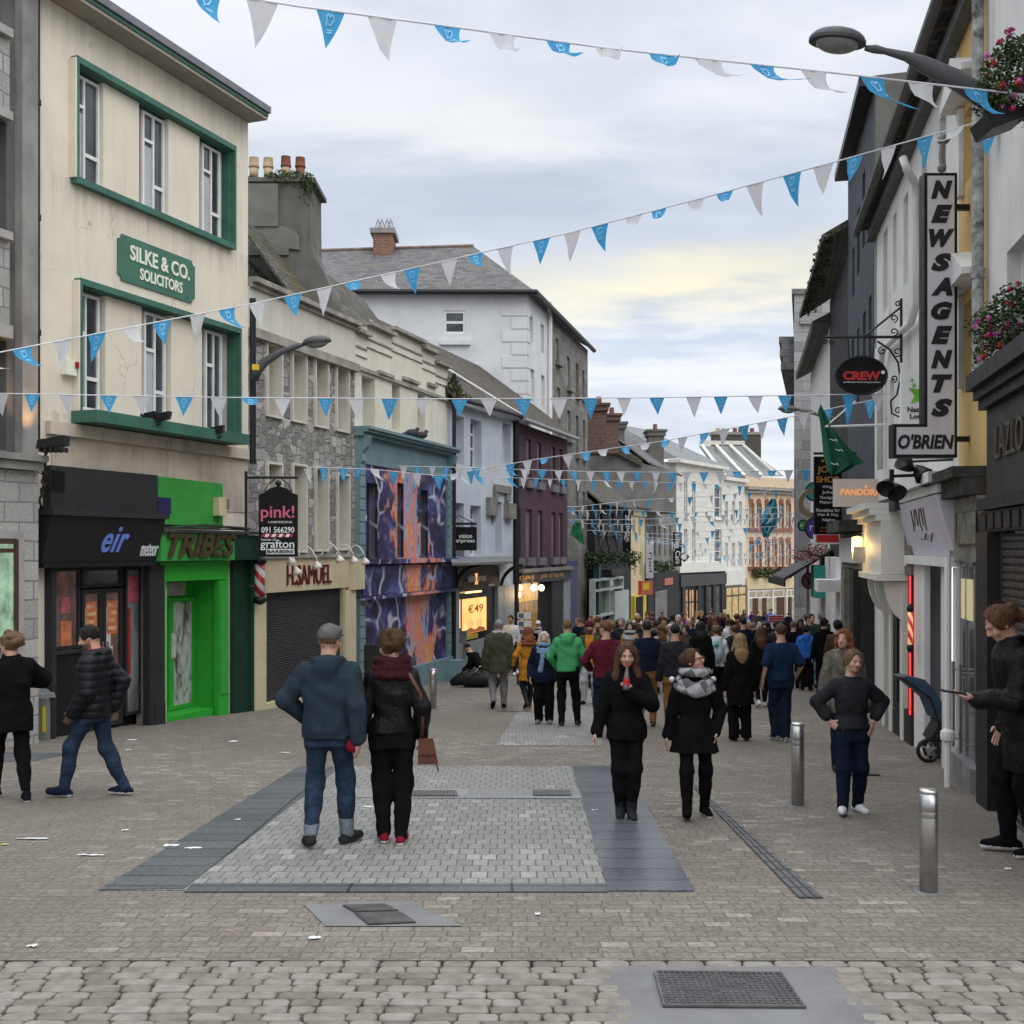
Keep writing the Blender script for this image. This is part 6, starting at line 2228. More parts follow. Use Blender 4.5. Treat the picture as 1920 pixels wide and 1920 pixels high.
 for a in (u0+.1,(u0+u1)/2+.1,u1-.3):
  A=[f.pt(a,.05,zb-.11)]+[f.pt(a,.05+(d-.12)*math.cos(q),zb-.11-.6*math.sin(q)) for q in np.linspace(0,1.5,7)]+[f.pt(a,.05,zb-.75)]
  MB().prism(A,f.pt(.2,0,0)-f.pt(0,0,0)).build('console',wm,t)
  MB().box(f,a-.05,a+.25,.004,.14,g,zb-.11).build('pilaster',wm,t)
 MB().box(f,u0,u1,.004,.04,g,zb-.11).build('shop_window',MATS['shop_glass'],t)
 MB().box(f,u0,u1,.044,.12,g,f.g(u1)+.5).build('stall_riser',MATS['wet_metal'],t)
 c=f.pt(u0-.06,d*.35,Rz(1660,1030,d))
 c=np.array((f.pt(u0,d,0)[0]+.0,f.pt(u0,0,0)[1]-.1,Rz(1660,1028,d)))
 c=f.pt(u0-.1,d-.22,Rz(1660,1028,d))
 c=f.pt(u1-.35,d+.12,Rz(1640,1030,d))
 ln=thing('wall_lantern','lit yellow wall lantern on the cream white shop front','lantern',tuple(c))
 h=.45
 MB().lathe(c,[(.07,-h*.5),(.09,0),(.09,h*.45),(0,h*.5)],10).build('lit_glass',lit('lantern_glow',(1,.62,.16),3.2),ln,True)
 MB().box(f,u1-.5,u1-.44,d+.003,d+.2,c[2]-h*.5,c[2]+h*.1).build('shade_plate',MATS['steel'],ln)
 L=bpy.data.lights.new('wall_lantern_lamp','POINT')
 L.energy=10
 L.color=(1,.6,.2)
 L.shadow_soft_size=.1
 lo=bpy.data.objects.new('wall_lantern_lamp',L)
 col.objects.link(lo)
 lo.location=c+np.array((-.12,-.1,0))
 t=thing('dark_shop','black shop front with a pale blank sign, beyond the cream white shop','shopfront',tuple(f.pt(Ru(1600),.1,f.g(Ru(1600)))))
 d=.25
 u0,u1=Ru(1614,d),Ru(1578,d)
 g=f.g(u1)-.2
 MB().box(f,u0,u1,.004,d,g,Rz(1600,1068,d)).build('shop_window',MATS['black_timber'],t)
 MB().box(f,u0,u1,.004,d,Rz(1600,1066,d),Rz(1600,1000,d)).build('fascia',MATS['old_timber'],t)
 MB().box(f,u0+.4,u1-.3,d+.003,d+.08,Rz(1600,1055,d),Rz(1600,1008,d)).build('blank_sign',MATS['right_white'],t)
 MB().box(f,u0,u1,.004,d+.4,Rz(1600,998,d),Rz(1600,978,d)).build('cornice',MATS['rotten_cornice'],t)
 for a,b in ((1612,1606),(1594,1590)):
  MB().box(f,Ru(a,d),Ru(b,d),d+.003,d+.12,g,Rz(1600,1068,d)).build('pilaster',MATS['old_timber'] if a < 1600 else MATS['black_timber'],t)
 t=thing('pale_shop','small white shop front with a teal panel beyond the black one','shopfront',tuple(f.pt(Ru(1555),.1,f.g(Ru(1555)))))
 u0,u1=Ru(1577,d),Ru(1540,d)
 g=f.g(u1)-.2
 MB().box(f,u0,u1,.004,d,g,Rz(1560,1045,d)).build('front',MATS['right_white'],t)
 MB().box(f,u1-1.6,u1-.2,d+.003,d+.3,Rz(1545,1120,d),Rz(1545,1060,d)).build('teal_panel',M('teal_sign',(.03,.30,.26),.5),t)
 MB().box(f,u0+.2,u0+1.5,d+.003,d+.5,Rz(1570,1108,d),Rz(1570,1086,d)).build('awning_box',MATS['right_white'],t)
 hs=[FR.rect(b,a,c_,e,0,a) for a,b,c_,e in ((1598,1602,470,560),(1607,1612,400,520),(1617,1622,330,470),(1597,1601,640,760),(1607,1611,620,760),(1618,1623,590,740),(1629,1634,560,720))]
 zt=Rz(1637,174)
 t=body('slate_blue_building','tall dark slate blue building with a grey rendered gable rising above the white one',1640,1590,'slate_blue_wall',zt,hs)
 for h in hs:
  window(f,t,h,-.18,.06,(.5,),(),MATS['black_paint'])
 k=MB()
 k.box(f,Ru(1640)-.1,Ru(1590)+.1,-.2,.3,zt+.003,zt+.18)
 k.build('eaves',MATS['black_paint'],t)
 k=MB()
 ug=Ru(1640)-.02
 k.prism([f.pt(ug,0.0,zt-5),f.pt(ug,-7,zt-5),f.pt(ug,-7,zt+.3),f.pt(ug,0.0,zt+.1)],f.pt(-.3,0,0)-f.pt(0,0,0))
 k.build('gable',MATS['old_render'],t)
 t=body('black_building','black rendered building with sagging mossy eaves beyond the slate blue one',1590,1556,'black_wall',Rz(1590,470),[])
 u0,u1=Ru(1590),Ru(1553)
 zt=Rz(1590,450)
 k=MB()
 k.prism([f.pt(u0,.6,zt),f.pt(u1+1.5,.75,zt-.3),f.pt(u1+1.5,-3,zt+2),f.pt(u0,-3,zt+2)],(0,0,.16))
 k.build('roof',MATS['mossy_slate'],t)
 wall_plant('roof_plant','ragged dark weeds along the eaves of the black building',[(f.pt(u0+(u1-u0)*a,.5,zt+.12-.3*a),(.2,.7,.1),70,.12) for a in np.linspace(.05,1.1,7)],'plant',[MATS['leaf_dark'],MOSS[0],MATS['rotten_cornice']],17,.11,False)
 hs=[]
 t=body('rendered_house','low pale rendered house with a sloping dark roof edge in front of the stone tower',1556,1520,'right_white',Rz(1545,640),hs)
 u0,u1=Ru(1556),Ru(1518)
 k=MB()
 k.prism([f.pt(u0,.5,Rz(1556,618)),f.pt(u1,.5,Rz(1556,618)),f.pt(u1,-3.5,Rz(1556,618)+2),f.pt(u0,-3.5,Rz(1556,618)+2)],(0,0,.25))
 k.build('roof',MATS['mossy_slate'],t)
 Y=44.0
 a,b=P(1489,552,Y),P(1600,552,Y)
 t=thing('stone_tower','grey limestone tower house with a jutting cornice, closing the right side of the street','tower',(a[0]+1,Y,gz(Y)))
 k=MB()
 nx=.26
 A=[(a[0],Y),(b[0],Y),(b[0]+nx*14,Y+14),(a[0]+nx*14,Y+14)]
 zb=gz(Y)-1
 k.hexa([(x,y,zb) for x,y in A]+[(x,y,a[2]) for x,y in A])
 k.build('wall',MATS['tower_stone'],t)
 k=MB()
 zc=P(0,640,Y)[2]
 for i,o in enumerate((.45,.35,.42,.3,.38)):
  z1=zc+.3-i*.26
  k.hexa([(a[0]-o,Y+.6,z1-.25),(a[0]+.4,Y+.6,z1-.25),(a[0]+.4+nx*13,Y+13,z1-.25),(a[0]-o+nx*13,Y+13,z1-.25),(a[0]-o,Y+.6,z1),(a[0]+.4,Y+.6,z1),(a[0]+.4+nx*13,Y+13,z1),(a[0]-o+nx*13,Y+13,z1)])
 k.build('cornice',M('tower_trim',(.20,.20,.20),.9,.3,3,.6),t)
 k=MB()
 k.hexa([(a[0]-.12,Y-.1,a[2]+.003),(b[0],Y-.1,a[2]+.003),(b[0]+2,Y+14,a[2]+.003),(a[0]-.12+nx*14,Y+14,a[2]+.003),(a[0]-.12,Y-.1,a[2]+.2),(b[0],Y-.1,a[2]+.2),(b[0]+2,Y+14,a[2]+.2),(a[0]-.12+nx*14,Y+14,a[2]+.2)])
 k.build('coping',MATS['tower_trim'],t)
 k=MB()
 k.box(Card(np.array((a[0],Y,0)),(1,0)),.2,2.2,.003,.14,P(0,608,Y)[2],P(0,602,Y)[2])
 k.build('string_course',MATS['tower_stone'],t)
 MB().tube([P(1493,860,Y-.2),P(1493,1130,Y-.2)],.09,7).build('downpipe',MATS['galv'],t)
right_buildings()
# ================================================================ signs and brackets on the right
def newsagents():
 Y=12.55
 s=Y/FP
 c=P(1764,590,Y)
 t=thing('newsagents_sign','tall white L-shaped sign reading NEWSAGENTS downwards with O\'BRIEN at its foot','shop sign',tuple(c))
 cd=Card(c,(1,.0))
 def q(x,y):
  return ((x-1764)*s,(590-y)*s)
 shape=[q(1675,858),q(1795,858),q(1795,324),q(1733,324),q(1733,795),q(1675,795)]
 MB().pris(cd,shape,-.16,.0).build('cabinet',MATS['black_paint'],t)
 e=.035
 sh2=[(x+(e if i in (0,3,4,5) else -e),z+(e if i in (0,1) else -e)) for i,(x,z) in enumerate(shape)]
 MB().pris(cd,sh2,.002,.008).build('face',MATS['sign_grey_white'],t)
 k=MB()
 for i,ch in enumerate('NEWSAGENTS'):
  y=356+i*45.4
  a,b=q(1745 if ch != 'W' else 1741,y+17),q(1785 if ch != 'W' else 1789,y-17)
  text(k,cd,ch,a[0],b[0],a[1],b[1],.009,.006,.075,.28)
 a,b=q(1683,842),q(1788,814)
 text(k,cd,"O'BRIEN",a[0],b[0],a[1],b[1],.009,.006,.035,.2)
 k.build('lettering',MATS['letter_black'],t)
 k=MB()
 for y in (385,822):
  k.box(cd,q(1795,0)[0],q(1838,0)[0]+.2,-.12,-.05,q(0,y+5)[1],q(0,y-5)[1])
 k.build('bracket',MATS['black_paint'],t)
 k=MB()
 k.tube([P(1768,320,Y),P(1766,290,Y),P(1768,262,Y)],.035,6)
 k.ball(P(1768,262,Y),.06,6)
 k.ball(P(1766,315,Y),.05,6)
 k.tube([P(1768,256,Y),P(1776,268,Y),P(1782,258,Y)],.015,5)
 k.build('insulator',M('insulator_grey',(.17,.16,.15),.6),t)
 Y2=14.2
 s2=Y2/FP
 c=P(1722,745,Y2)
 t=thing('lottery_sign','white lottery sign with a green star, partly behind the newsagents sign','shop sign',tuple(c))
 cd=Card(c,(1,0))
 MB().box(cd,-32*s2,30*s2,-.06,.0,-48*s2,47*s2).build('board',MATS['letter_white'],t)
 k=MB()
 star=[((4+(26 if i % 2 == 0 else 11)*math.sin(i*math.pi/5+.2))*s2,(5+(26 if i % 2 == 0 else 11)*math.cos(i*math.pi/5+.2))*s2) for i in range(10)]
 k.pris(cd,star,.002,.008)
 for x,z,r in ((-12,32,4),(-8,22,5)):
  k.pris(cd,[((x+(r if i % 2 == 0 else r*.45)*math.sin(i*math.pi/5))*s2,(z+(r if i % 2 == 0 else r*.45)*math.cos(i*math.pi/5))*s2) for i in range(10)],.002,.008)
 k.build('star',M('star_green',(.16,.45,.03),.5,.3,3),t)
 k=MB()
 text(k,cd,'National',-21*s2,28*s2,-28*s2,-18*s2,.003,.005,.02)
 text(k,cd,'Lottery',-16*s2,28*s2,-43*s2,-31*s2,.003,.005,.02)
 k.build('lettering',MATS['letter_black'],t)
newsagents()
def scroll(k,c,r,turns,s,a0=0,sgn=1):
 k.tube([c+np.array((r*(1-i/24*.75)*math.cos(a0+sgn*turns*2*math.pi*i/24),0,r*(1-i/24*.75)*math.sin(a0+sgn*turns*2*math.pi*i/24))) for i in range(25)],s,5)
def right_signs():
 Y=17.2
 s=Y/FP
 c=P(1615,704,Y)
 t=thing('oval_sign','black oval sign reading CREW in red on a scrolled iron bracket','shop sign',tuple(c))
 cd=Card(c,(1,.04))
 ov=[(48*s*math.cos(a),35*s*math.sin(a)) for a in np.linspace(0,2*math.pi,41)[:-1]]
 MB().pris(cd,ov,-.05,.0).build('board',MATS['sign_black'],t)
 MB().tube([cd.pt(x*1.0,.0,z*1.0) for x,z in ov+ov[:1]],.022,5).build('rim',MATS['black_paint'],t)
 k=MB()
 text(k,cd,'CREW',-35*s,36*s,-9*s,8*s,.003,.008,.05)
 k.build('lettering',M('letter_red',(.45,.03,.03),.5),t)
 k=MB()
 text(k,cd,"gentlemen's hairdressing & barbers",-34*s,36*s,-14.5*s,-11*s,.003,.005,.0)
 k.pris(cd,[((41+3.6*math.cos(a))*s,(6+3.6*math.sin(a))*s) for a in np.linspace(0,2*math.pi,13)[:-1]],.003,.006)
 k.build('small_lettering',MATS['letter_white'],t)
 k=MB()
 hb=P(1690,632,Y)
 k.tube([P(1545,632,Y),hb],.022,6)
 k.tube([P(1622,630,Y),P(1688,577,Y)],.018,5)
 k.tube([P(1690,560,Y),P(1690,680,Y)],.022,5)
 k.tube([P(1645,640,Y),P(1668,655,Y),P(1684,680,Y),P(1688,710,Y),P(1682,740,Y),P(1670,752,Y)],.016,5)
 for x,y,r in ((1684,570,6),(1676,597,8),(1676,622,8),(1654,658,8),(1682,660,9),(1676,710,7),(1548,640,5),(1560,642,5),(1684,770,7)):
  scroll(k,P(x,y,Y),r*s,1.2,.011,x)
 k.tube([P(1670,752,Y),P(1672,775,Y),P(1686,782,Y)],.014,5)
 k.tube([P(1590,632,Y),P(1592,672,Y)],.014,5)
 k.tube([P(1640,632,Y),P(1636,672,Y)],.014,5)
 k.build('bracket',MATS['iron'],t)
 Y=21.0
 s=Y/FP
 c=P(1612,924,Y)
 t=thing('pale_sign','pale rectangular projecting sign reading PANDORA with glowing letters','shop sign',tuple(c))
 cd=Card(c,(1,.03))
 MB().box(cd,-47*s,48*s,-.12,.0,-26*s,26*s).build('board',M('pale_board',(.55,.50,.45),.5,.04),t)
 k=MB()
 text(k,cd,'PANDORA',-36*s,40*s,-5*s,7*s,.004,.012,.004)
 k.ball(cd.pt(12*s,.01,11*s),.025,5)
 k.build('lettering',lit('letter_glow',(.75,.30,.08),.55),t)
 Y=25.0
 s=Y/FP
 c=P(1553,930,Y)
 t=thing('joke_shop_sign','tall black joke shop sign with orange heading and white list lettering','shop sign',tuple(c))
 cd=Card(c,(1,.05))
 MB().box(cd,-26*s,26*s,-.08,.0,-72*s,74*s).build('board',MATS['sign_black'],t)
 k=MB()
 for tx,y0,y1,x0,x1 in (('l:|.',862,868,1540,1566),('JOKE',874,890,1532,1574),('SHOP',893,905,1530,1573),('|.|l: ll',988,991,1540,1568),('|:.l-l ll.',994,997,1538,1572)):
  text(k,cd,tx,(x0-1553)*s,(x1-1553)*s,(930-y1)*s,(930-y0)*s,.003,.008,.02)
 k.build('heading',M('letter_orange',(.50,.22,.03),.5),t)
 k=MB()
 for tx,y,x0,x1 in (('Wigs',914,1541,1565),('Jokes',924,1541,1567),('Gadgets',934,1537,1570),('Make-Up',943,1537,1570),('Novelties for',957,1530,1575),('Hen & Stag',966,1533,1572),('Nights',976,1542,1566)):
  text(k,cd,tx,(x0-1553)*s,(x1-1553)*s,(930-y-3)*s,(930-y+4)*s,.003,.006,.0)
 k.build('lettering',MATS['letter_white'],t)
 k=MB()
 k.tube([c+np.array((-26*s,.05,80*s)),c+np.array((75*s,.05,80*s))],.03,5)
 k.build('bracket',MATS['iron'],t)
 Y=30.0
 s=Y/FP
 def disc(nm,lb,px,py,r,mat,Y,txt=None,tm='letter_white',ring=0):
  s=Y/FP
  c=P(px,py,Y)
  t=thing(nm,lb,'shop sign',tuple(c))
  cd=Card(c,(1,.05))
  an=np.linspace(0,2*math.pi,33)[:-1]
  if ring:
   k=MB()
   for i in range(32):
    a,b=an[i],an[i]+2*math.pi/32
    k.pris(cd,[(r*s*math.cos(a),r*s*math.sin(a)),(r*s*math.cos(b),r*s*math.sin(b)),(ring*s*math.cos(b),ring*s*math.sin(b)),(ring*s*math.cos(a),ring*s*math.sin(a))],-.08,0)
   k.build('ring',MATS[mat],t)
  else:
   MB().pris(cd,[(r*s*math.cos(a),r*s*math.sin(a)) for a in an],-.08,0).build('board',MATS[mat],t)
   MB().tube([cd.pt(r*s*math.cos(a),-.02,r*s*math.sin(a)) for a in list(an)+[0]],.03,5).build('rim',MATS['black_paint'],t)
  if txt:
   k=MB()
   text(k,cd,txt,-r*s*.6,r*s*.6,-r*s*.25,r*s*.25,.003,.01,.01)
   k.build('lettering',MATS[tm],t)
  MB().tube([c+np.array((r*s,.05,0)),c+np.array((r*s+1.6,.05,0))],.03,5).build('bracket',MATS['iron'],t)
 M('disc_teal',(.02,.36,.28),.5)
 M('disc_purple',(.11,.06,.34),.5)
 M('ring_tan',(.24,.18,.10),.5)
 M('disc_green',(.05,.30,.07),.5)
 disc('round_sign','teal round sign beside the joke shop sign',1528,922,17,'disc_teal',31)
 disc('round_sign','purple round sign low beside the joke shop sign',1530,990,20,'disc_purple',30,'res')
 disc('ring_sign','tan ring shaped sign beside the joke shop sign',1524,943,27,'ring_tan',28.5,ring=18)
 disc('round_sign','small green round sign left of the purple one',1507,985,10,'disc_green',33,'H')
 c=P(1545,1012,28)
 t=thing('red_sign','red and white rectangular sign below the joke shop sign','shop sign',tuple(c))
 cd=Card(c,(1,.05))
 s=28/FP
 MB().box(cd,-19*s,30*s,-.06,0,-8*s,12*s).build('board',MATS['letter_white'],t)
 MB().box(cd,-15*s,28*s,.002,.01,-5*s,9*s).build('red_face',MATS['sign_red'],t)
 c=P(1516,1089,34)
 s=34/FP
 t=thing('prohibition_sign','round white prohibition sign with a red ring and slash','road sign',tuple(c))
 cd=Card(c,(1,.05))
 an=np.linspace(0,2*math.pi,29)
 MB().pris(cd,[(13.5*s*math.cos(a),15.5*s*math.sin(a)) for a in an[:-1]],-.03,0).build('board',M('sign_pale',(.42,.42,.44),.5),t)
 k=MB()
 for a,b in zip(an[:-1],an[1:]):
  k.pris(cd,[(13.5*s*math.cos(a),15.5*s*math.sin(a)),(13.5*s*math.cos(b),15.5*s*math.sin(b)),(10.8*s*math.cos(b),12.6*s*math.sin(b)),(10.8*s*math.cos(a),12.6*s*math.sin(a))],.002,.012)
 k.pris(cd,[(-9*s,8*s),(-7*s,10*s),(9*s,-8*s),(7*s,-10*s)],.002,.012)
 k.build('red_ring',MATS['sign_red'],t)
 k=MB()
 k.box(cd,-1.5*s,1.5*s,.0025,.006,-8*s,4*s)
 k.build('pictogram',MATS['letter_black'],t)
 b=P(1516,1089,34)
 MB().tube([(b[0],b[1]+.1,gz(34)),(b[0],b[1]+.1,b[2]+.5)],.04,7).build('post',MATS['galv'],t)
 Y=31
 t=thing('awning','black sloping awning with an end valance over the far right shop','awning',tuple(P(1500,1080,Y)))
 A=[P(1560,1030,Y),P(1545,1024,Y+6),P(1448,1078,Y+6),P(1470,1084,Y)]
 MB().prism(A,(0,0,-.08)).build('canopy',MATS['black_timber'],t)
 MB().prism([P(1440,1080,Y+5.5),P(1470,1086,Y),P(1470,1100,Y),P(1440,1092,Y+5.5)],(.05,.02,0)).build('valance',MATS['anthracite'],t)
 PINK=[leafm('petal_red',(.35,.03,.05)),leafm('petal_pale',(.55,.38,.36)),LEAF[1]]
 wall_plant('hanging_flowers','mass of red and white flowers above the black awning',[(P(1512,1040,29.5),(.42,.3,.22),500,.1),(P(1532,1030,29.5),(.3,.3,.2),300)],'flowers',PINK,41,.07,False)
 Y=18.0
 t=thing('green_flag','dark green flag hanging from a white pole on the right','flag',tuple(P(1560,820,Y)))
 rows=[((1531,752),(1536,752)),((1537,785),(1553,783)),((1542,815),(1566,808)),((1545,850),(1590,838)),((1550,880),(1618,868)),((1556,890),(1575,888))]
 V,Fc=[],[]
 n=12
 for i,(a,b) in enumerate(rows):
  for j in range(n+1):
   p=P(a[0]+(b[0]-a[0])*j/n,a[1]+(b[1]-a[1])*j/n,Y)
   p[1]+= .12*math.sin(j*1.1+i*.8)*(i/5)
   V.append(p)
 for i in range(len(rows)-1):
  for j in range(n):
   q=i*(n+1)+j
   Fc.append([q,q+1,q+n+2,q+n+1])
 MB().mesh(V,Fc).build('cloth',M('flag_green',(.012,.10,.055),.75,.2,4,.2),t,True)
 k=MB()
 k.tube([P(1546,800,Y),P(1660,796,Y)],.018,6)
 k.tube([P(1548,800,Y),P(1604,752,Y)],.012,5)
 k.build('pole',MATS['white_paint'],t)
 k=MB()
 for x,y in ((1556,823),(1566,842),(1558,868)):
  k.tube([P(x,y,Y-.16),P(x+7,y+3,Y-.16),P(x+12,y+1,Y-.16),P(x+14,y+5,Y-.16)],.006,4)
 k.build('printed_mark',MATS['letter_white'],t)
 Y=13.6
 c=P(1680,895,Y)
 t=thing('floodlight','cluster of black dish floodlights on a rail under the newsagents sign','floodlight',tuple(c))
 for x,y,ax in ((1665,910,(-.5,-.6,-.6)),(1678,918,(.1,-.7,-.6)),(1700,872,(-.6,-.3,.5)),(1725,885,(.4,-.4,-.6))):
  MB().lathe(P(x,y,Y),[(.03,-.1),(.07,-.04),(.115,.06),(.12,.08),(.1,.06),(.04,0)],14,ax).build('dish',MATS['black_paint'],t,True)
 k=MB()
 k.tube([P(1672,893,Y),P(1790,888,Y)],.02,6)
 k.tube([P(1672,880,Y),P(1672,915,Y)],.03,6)
 k.tube([P(1700,866,Y),P(1790,862,Y)],.015,5)
 k.build('rail',MATS['iron'],t)
right_signs()
# ================================================================ street lamps, flower baskets, bollards, pram, litter
def street_lamp(label,Y,head,hr,tilt,arm,root,mat):
 """lantern head centred at pixel head, half-width hr px, arm polyline in px"""
 s=Y/FP
 c=P(*head,Y)
 t=thing('street_lamp',label,'street lamp',tuple(P(*root,Y)))
 ca,sa=math.cos(R(tilt)),math.sin(R(tilt))
 def loc(a,b,cc):      # a along, b depth, cc up
  return c+np.array((a*ca-cc*sa,b,a*sa+cc*ca))*s*hr
 def cap(z0,rz,r0,n=18,m=6,up=1):
  V,Fc=[],[]
  for i in range(m+1):
   q=math.pi/2*i/m
   for k in range(n):
    a=2*math.pi*k/n
    V.append(loc(r0*math.cos(q)*math.cos(a),r0*.62*math.cos(q)*math.sin(a),z0+up*rz*math.sin(q)))
  for i in range(m):
   for k in range(n):
    j=(k+1) % n
    f=[i*n+k,i*n+j,(i+1)*n+j,(i+1)*n+k]
    Fc.append(f if up > 0 else f[::-1])
  return V,Fc
 MB().mesh(*cap(.06,.42,1.0)).build('lamp_cover',MATS[mat],t,True)
 V,Fc=[],[]
 m=MB()
 for z0,z1,r in ((-.06,.06,1.03),):
  n=24
  ring=[[loc(r*math.cos(2*math.pi*k/n),r*.62*math.sin(2*math.pi*k/n),z) for k in range(n)] for z in (z0,z1)]
  V=ring[0]+ring[1]
  Fc=[[k,(k+1) % n,n+(k+1) % n,n+k] for k in range(n)]+[list(range(n))[::-1],[n+k for k in range(n)]]
  m.mesh(V,Fc)
 m.build('rim',MATS['dark_trim'],t)
 MB().mesh(*cap(-.06,.34,.78,up=-1)).build('glass_bowl',M('lamp_bowl',(.20,.20,.19),.25,.1,spec=.5),t,True)
 k=MB()
 pts=[P(x,y,Y) for x,y,w in arm]
 k.tube(pts,[w*s for x,y,w in arm],8)
 k.build('arm',MATS[mat],t,True)
 return t
M('lamp_grey',(.085,.085,.09),.5,.15,4,.12)
lt=street_lamp('large grey street lamp on a broad curved arm against the sky at upper right',9.7,(1570,78),52,-6,[(1622,90,5),(1640,92,8),(1660,96,6),(1700,106,9),(1730,120,15),(1790,148,18),(1850,186,19),(1880,205,18)],(1870,200),'lamp_grey')
lt=street_lamp('grey street lamp on a curved arm from the corner of the cream solicitors building',20.5,(594,642),27,8,[(572,645,3),(560,648,5),(530,658,6),(500,676,8),(484,692,9),(476,712,9)],(474,720),'lamp_grey')
c=P(482,691,20.3)
MB().wbox(c[0]-.05,c[0]+.06,c[1]-.18,c[1]-.1,c[2]-.05,c[2]+.05).build('number_plate',MATS['sign_yellow'],lt)
MB().tube([P(474,560,20.7),P(474,870,20.7)],.06,8).build('wall_post',MATS['black_paint'],lt)
street_lamp('small pale street lamp beside the stone tower on the right',21.5,(1477,768),18,-4,[(1494,767,3),(1520,772,4),(1545,780,5),(1565,786,5)],(1560,786),'old_timber')
PET=[leafm('petal_magenta',(.48,.02,.14)),leafm('petal_pink',(.60,.12,.38)),leafm('petal_scarlet',(.55,.05,.03))]
def flower_basket(label,blobs,box,Y,seed):
 rr=random.Random(seed)
 c=P(*blobs[0][:2],Y)
 t=thing('flower_basket',label,'flower basket',tuple(c))
 m=MB()
 pe=MB()
 s=Y/FP
 for px,py,rx,ry,n in blobs:
  q=P(px,py,Y)
  leaf_clump(m,q,(rx*s,.22,ry*s),n,.045,rr,1,.05)
  for _ in range(max(3,n // 70)):
   a=rr.uniform(0,6.28)
   w=rr.uniform(.65,1.05)
   p=q+np.array((rx*s*w*math.cos(a),-.2*rr.random(),ry*s*w*math.sin(a)))
   mi=rr.choice((0,0,1,2))
   for _k in range(26):
    v=np.array((rr.gauss(0,1),rr.gauss(0,1),rr.gauss(0,1)))
    v /= np.linalg.norm(v)
    o=p+v*.032*rr.random() ** .5
    e=np.cross(v,(rr.gauss(0,1),rr.gauss(0,1),rr.gauss(0,1)))
    e /= np.linalg.norm(e)
    e2=np.cross(v,e)
    pe.m=mi
    pe.face([o-e*.012,o+e2*.012,o+e*.012,o-e2*.012])
 m.build('foliage',LEAF,t)
 pe.build('blooms',PET,t)
 if box:
  MB().prism([P(x,y,Y-.1) for x,y in box],(0,.35,0)).build('trough',MATS['black_paint'],t)
flower_basket('upper basket of pink and magenta geraniums by the big street lamp arm',[(1890,140,55,55,800),(1862,180,42,40,520),(1905,190,50,40,480),(1895,95,32,28,320)],[(1850,212),(1930,195),(1930,215),(1862,240)],9.5,61)
flower_basket('lower basket of magenta and orange geraniums beside the newsagents sign',[(1880,600,50,45,650),(1850,615,40,40,480),(1905,560,40,30,380),(1860,655,36,30,320),(1910,640,40,35,400)],[(1858,680),(1935,640),(1935,680),(1870,705)],10.6,62)
def bollard(px,yt,yb,w,label):
 g=G(px,yb)
 Y=g[1]
 h=(yb-yt)/FP*Y
 r=w/2/FP*Y
 t=thing('bollard',label,'bollard',tuple(g),'steel bollards along the paving')
 MB().lathe(g,[(r,-.1),(r,h*.72),(r*.985,h*.725),(r*.985,h*.735),(r,h*.74),(r,h*.78),(r*.985,h*.785),(r*.985,h*.795),(r,h*.8),(r,h-.02)],28).build('post',MATS['steel'],t,True)
 MB().lathe(g+np.array((0,0,h-.02)),[(r*1.02,-.004),(r*1.02,.012),(r*.96,.02),(0,.022)],28).build('cap',M('steel_bright',(.62,.62,.62),.3,.08,5,.04,metal=.8),t,True)
 MB().lathe(g,[(r*1.7,-.02),(r*1.7,.004),(r*1.05,.006)],24).build('base_ring',MATS['concrete'],t)
bollard(1741,1480,1672,33,'brushed steel bollard nearest the camera, at the right')
bollard(1496,1355,1510,24,'brushed steel bollard beside the woman with hands on hips')
bollard(812,1254,1329,13,'slim steel bollard in front of the painted mural, right of the couple')
def pushchair():
 g=G(1742,1430)
 Y=g[1]
 s=Y/FP
 t=thing('pushchair','folded dark blue pushchair parked against the white shop front on the right','pushchair',tuple(g))
 def q(x,y,dy=0):
  p=P(x,y,Y+dy)
  return p
 for i,(x,y,dy) in enumerate(((1741,1407,0),(1752,1402,.4))):
  c=q(x,y,dy)
  r=23*s
  k=MB()
  k.tube([c+np.array((r*.86*math.cos(a),0,r*.86*math.sin(a))) for a in np.linspace(0,2*math.pi,25)],r*.16,8,False)
  w=k.build('wheel',MATS['black_paint'],t,True)
  MB().lathe(c,[(0,.03),(r*.22,.03),(r*.22,-.03),(0,-.03)],12,(0,1,0)).build('hub',MATS['galv'],w)
  k=MB()
  for j in range(3):
   a=j*2.1+.4
   k.tube([c,c+np.array((r*.75*math.cos(a),0,r*.75*math.sin(a)))],r*.09,5)
  k.build('spokes',MATS['galv'],w)
 seat=[q(1690,1270),q(1705,1268),q(1735,1275),q(1758,1302),q(1768,1320),q(1766,1350),q(1757,1348),q(1742,1312),q(1722,1295)]
 MB().prism(seat,(0,.35,0)).build('seat_fabric',fabric('navy_nylon',(.025,.055,.10),.5,200,.3,.4),t)
 k=MB()
 for dy in (0.0,.34):
  k.tube([q(1752,1400,dy),q(1762,1360,dy),q(1745,1310,dy),q(1692,1272,dy)],.016,6)
 k.tube([q(1690,1272),q(1690,1272,.34)],.022,8)
 k.build('frame',MATS['black_paint'],t)
 MB().prism([q(1745,1385),q(1765,1350),q(1770,1385),q(1758,1395)],(0,.3,0)).build('basket',MATS['black_paint'],t)
pushchair()
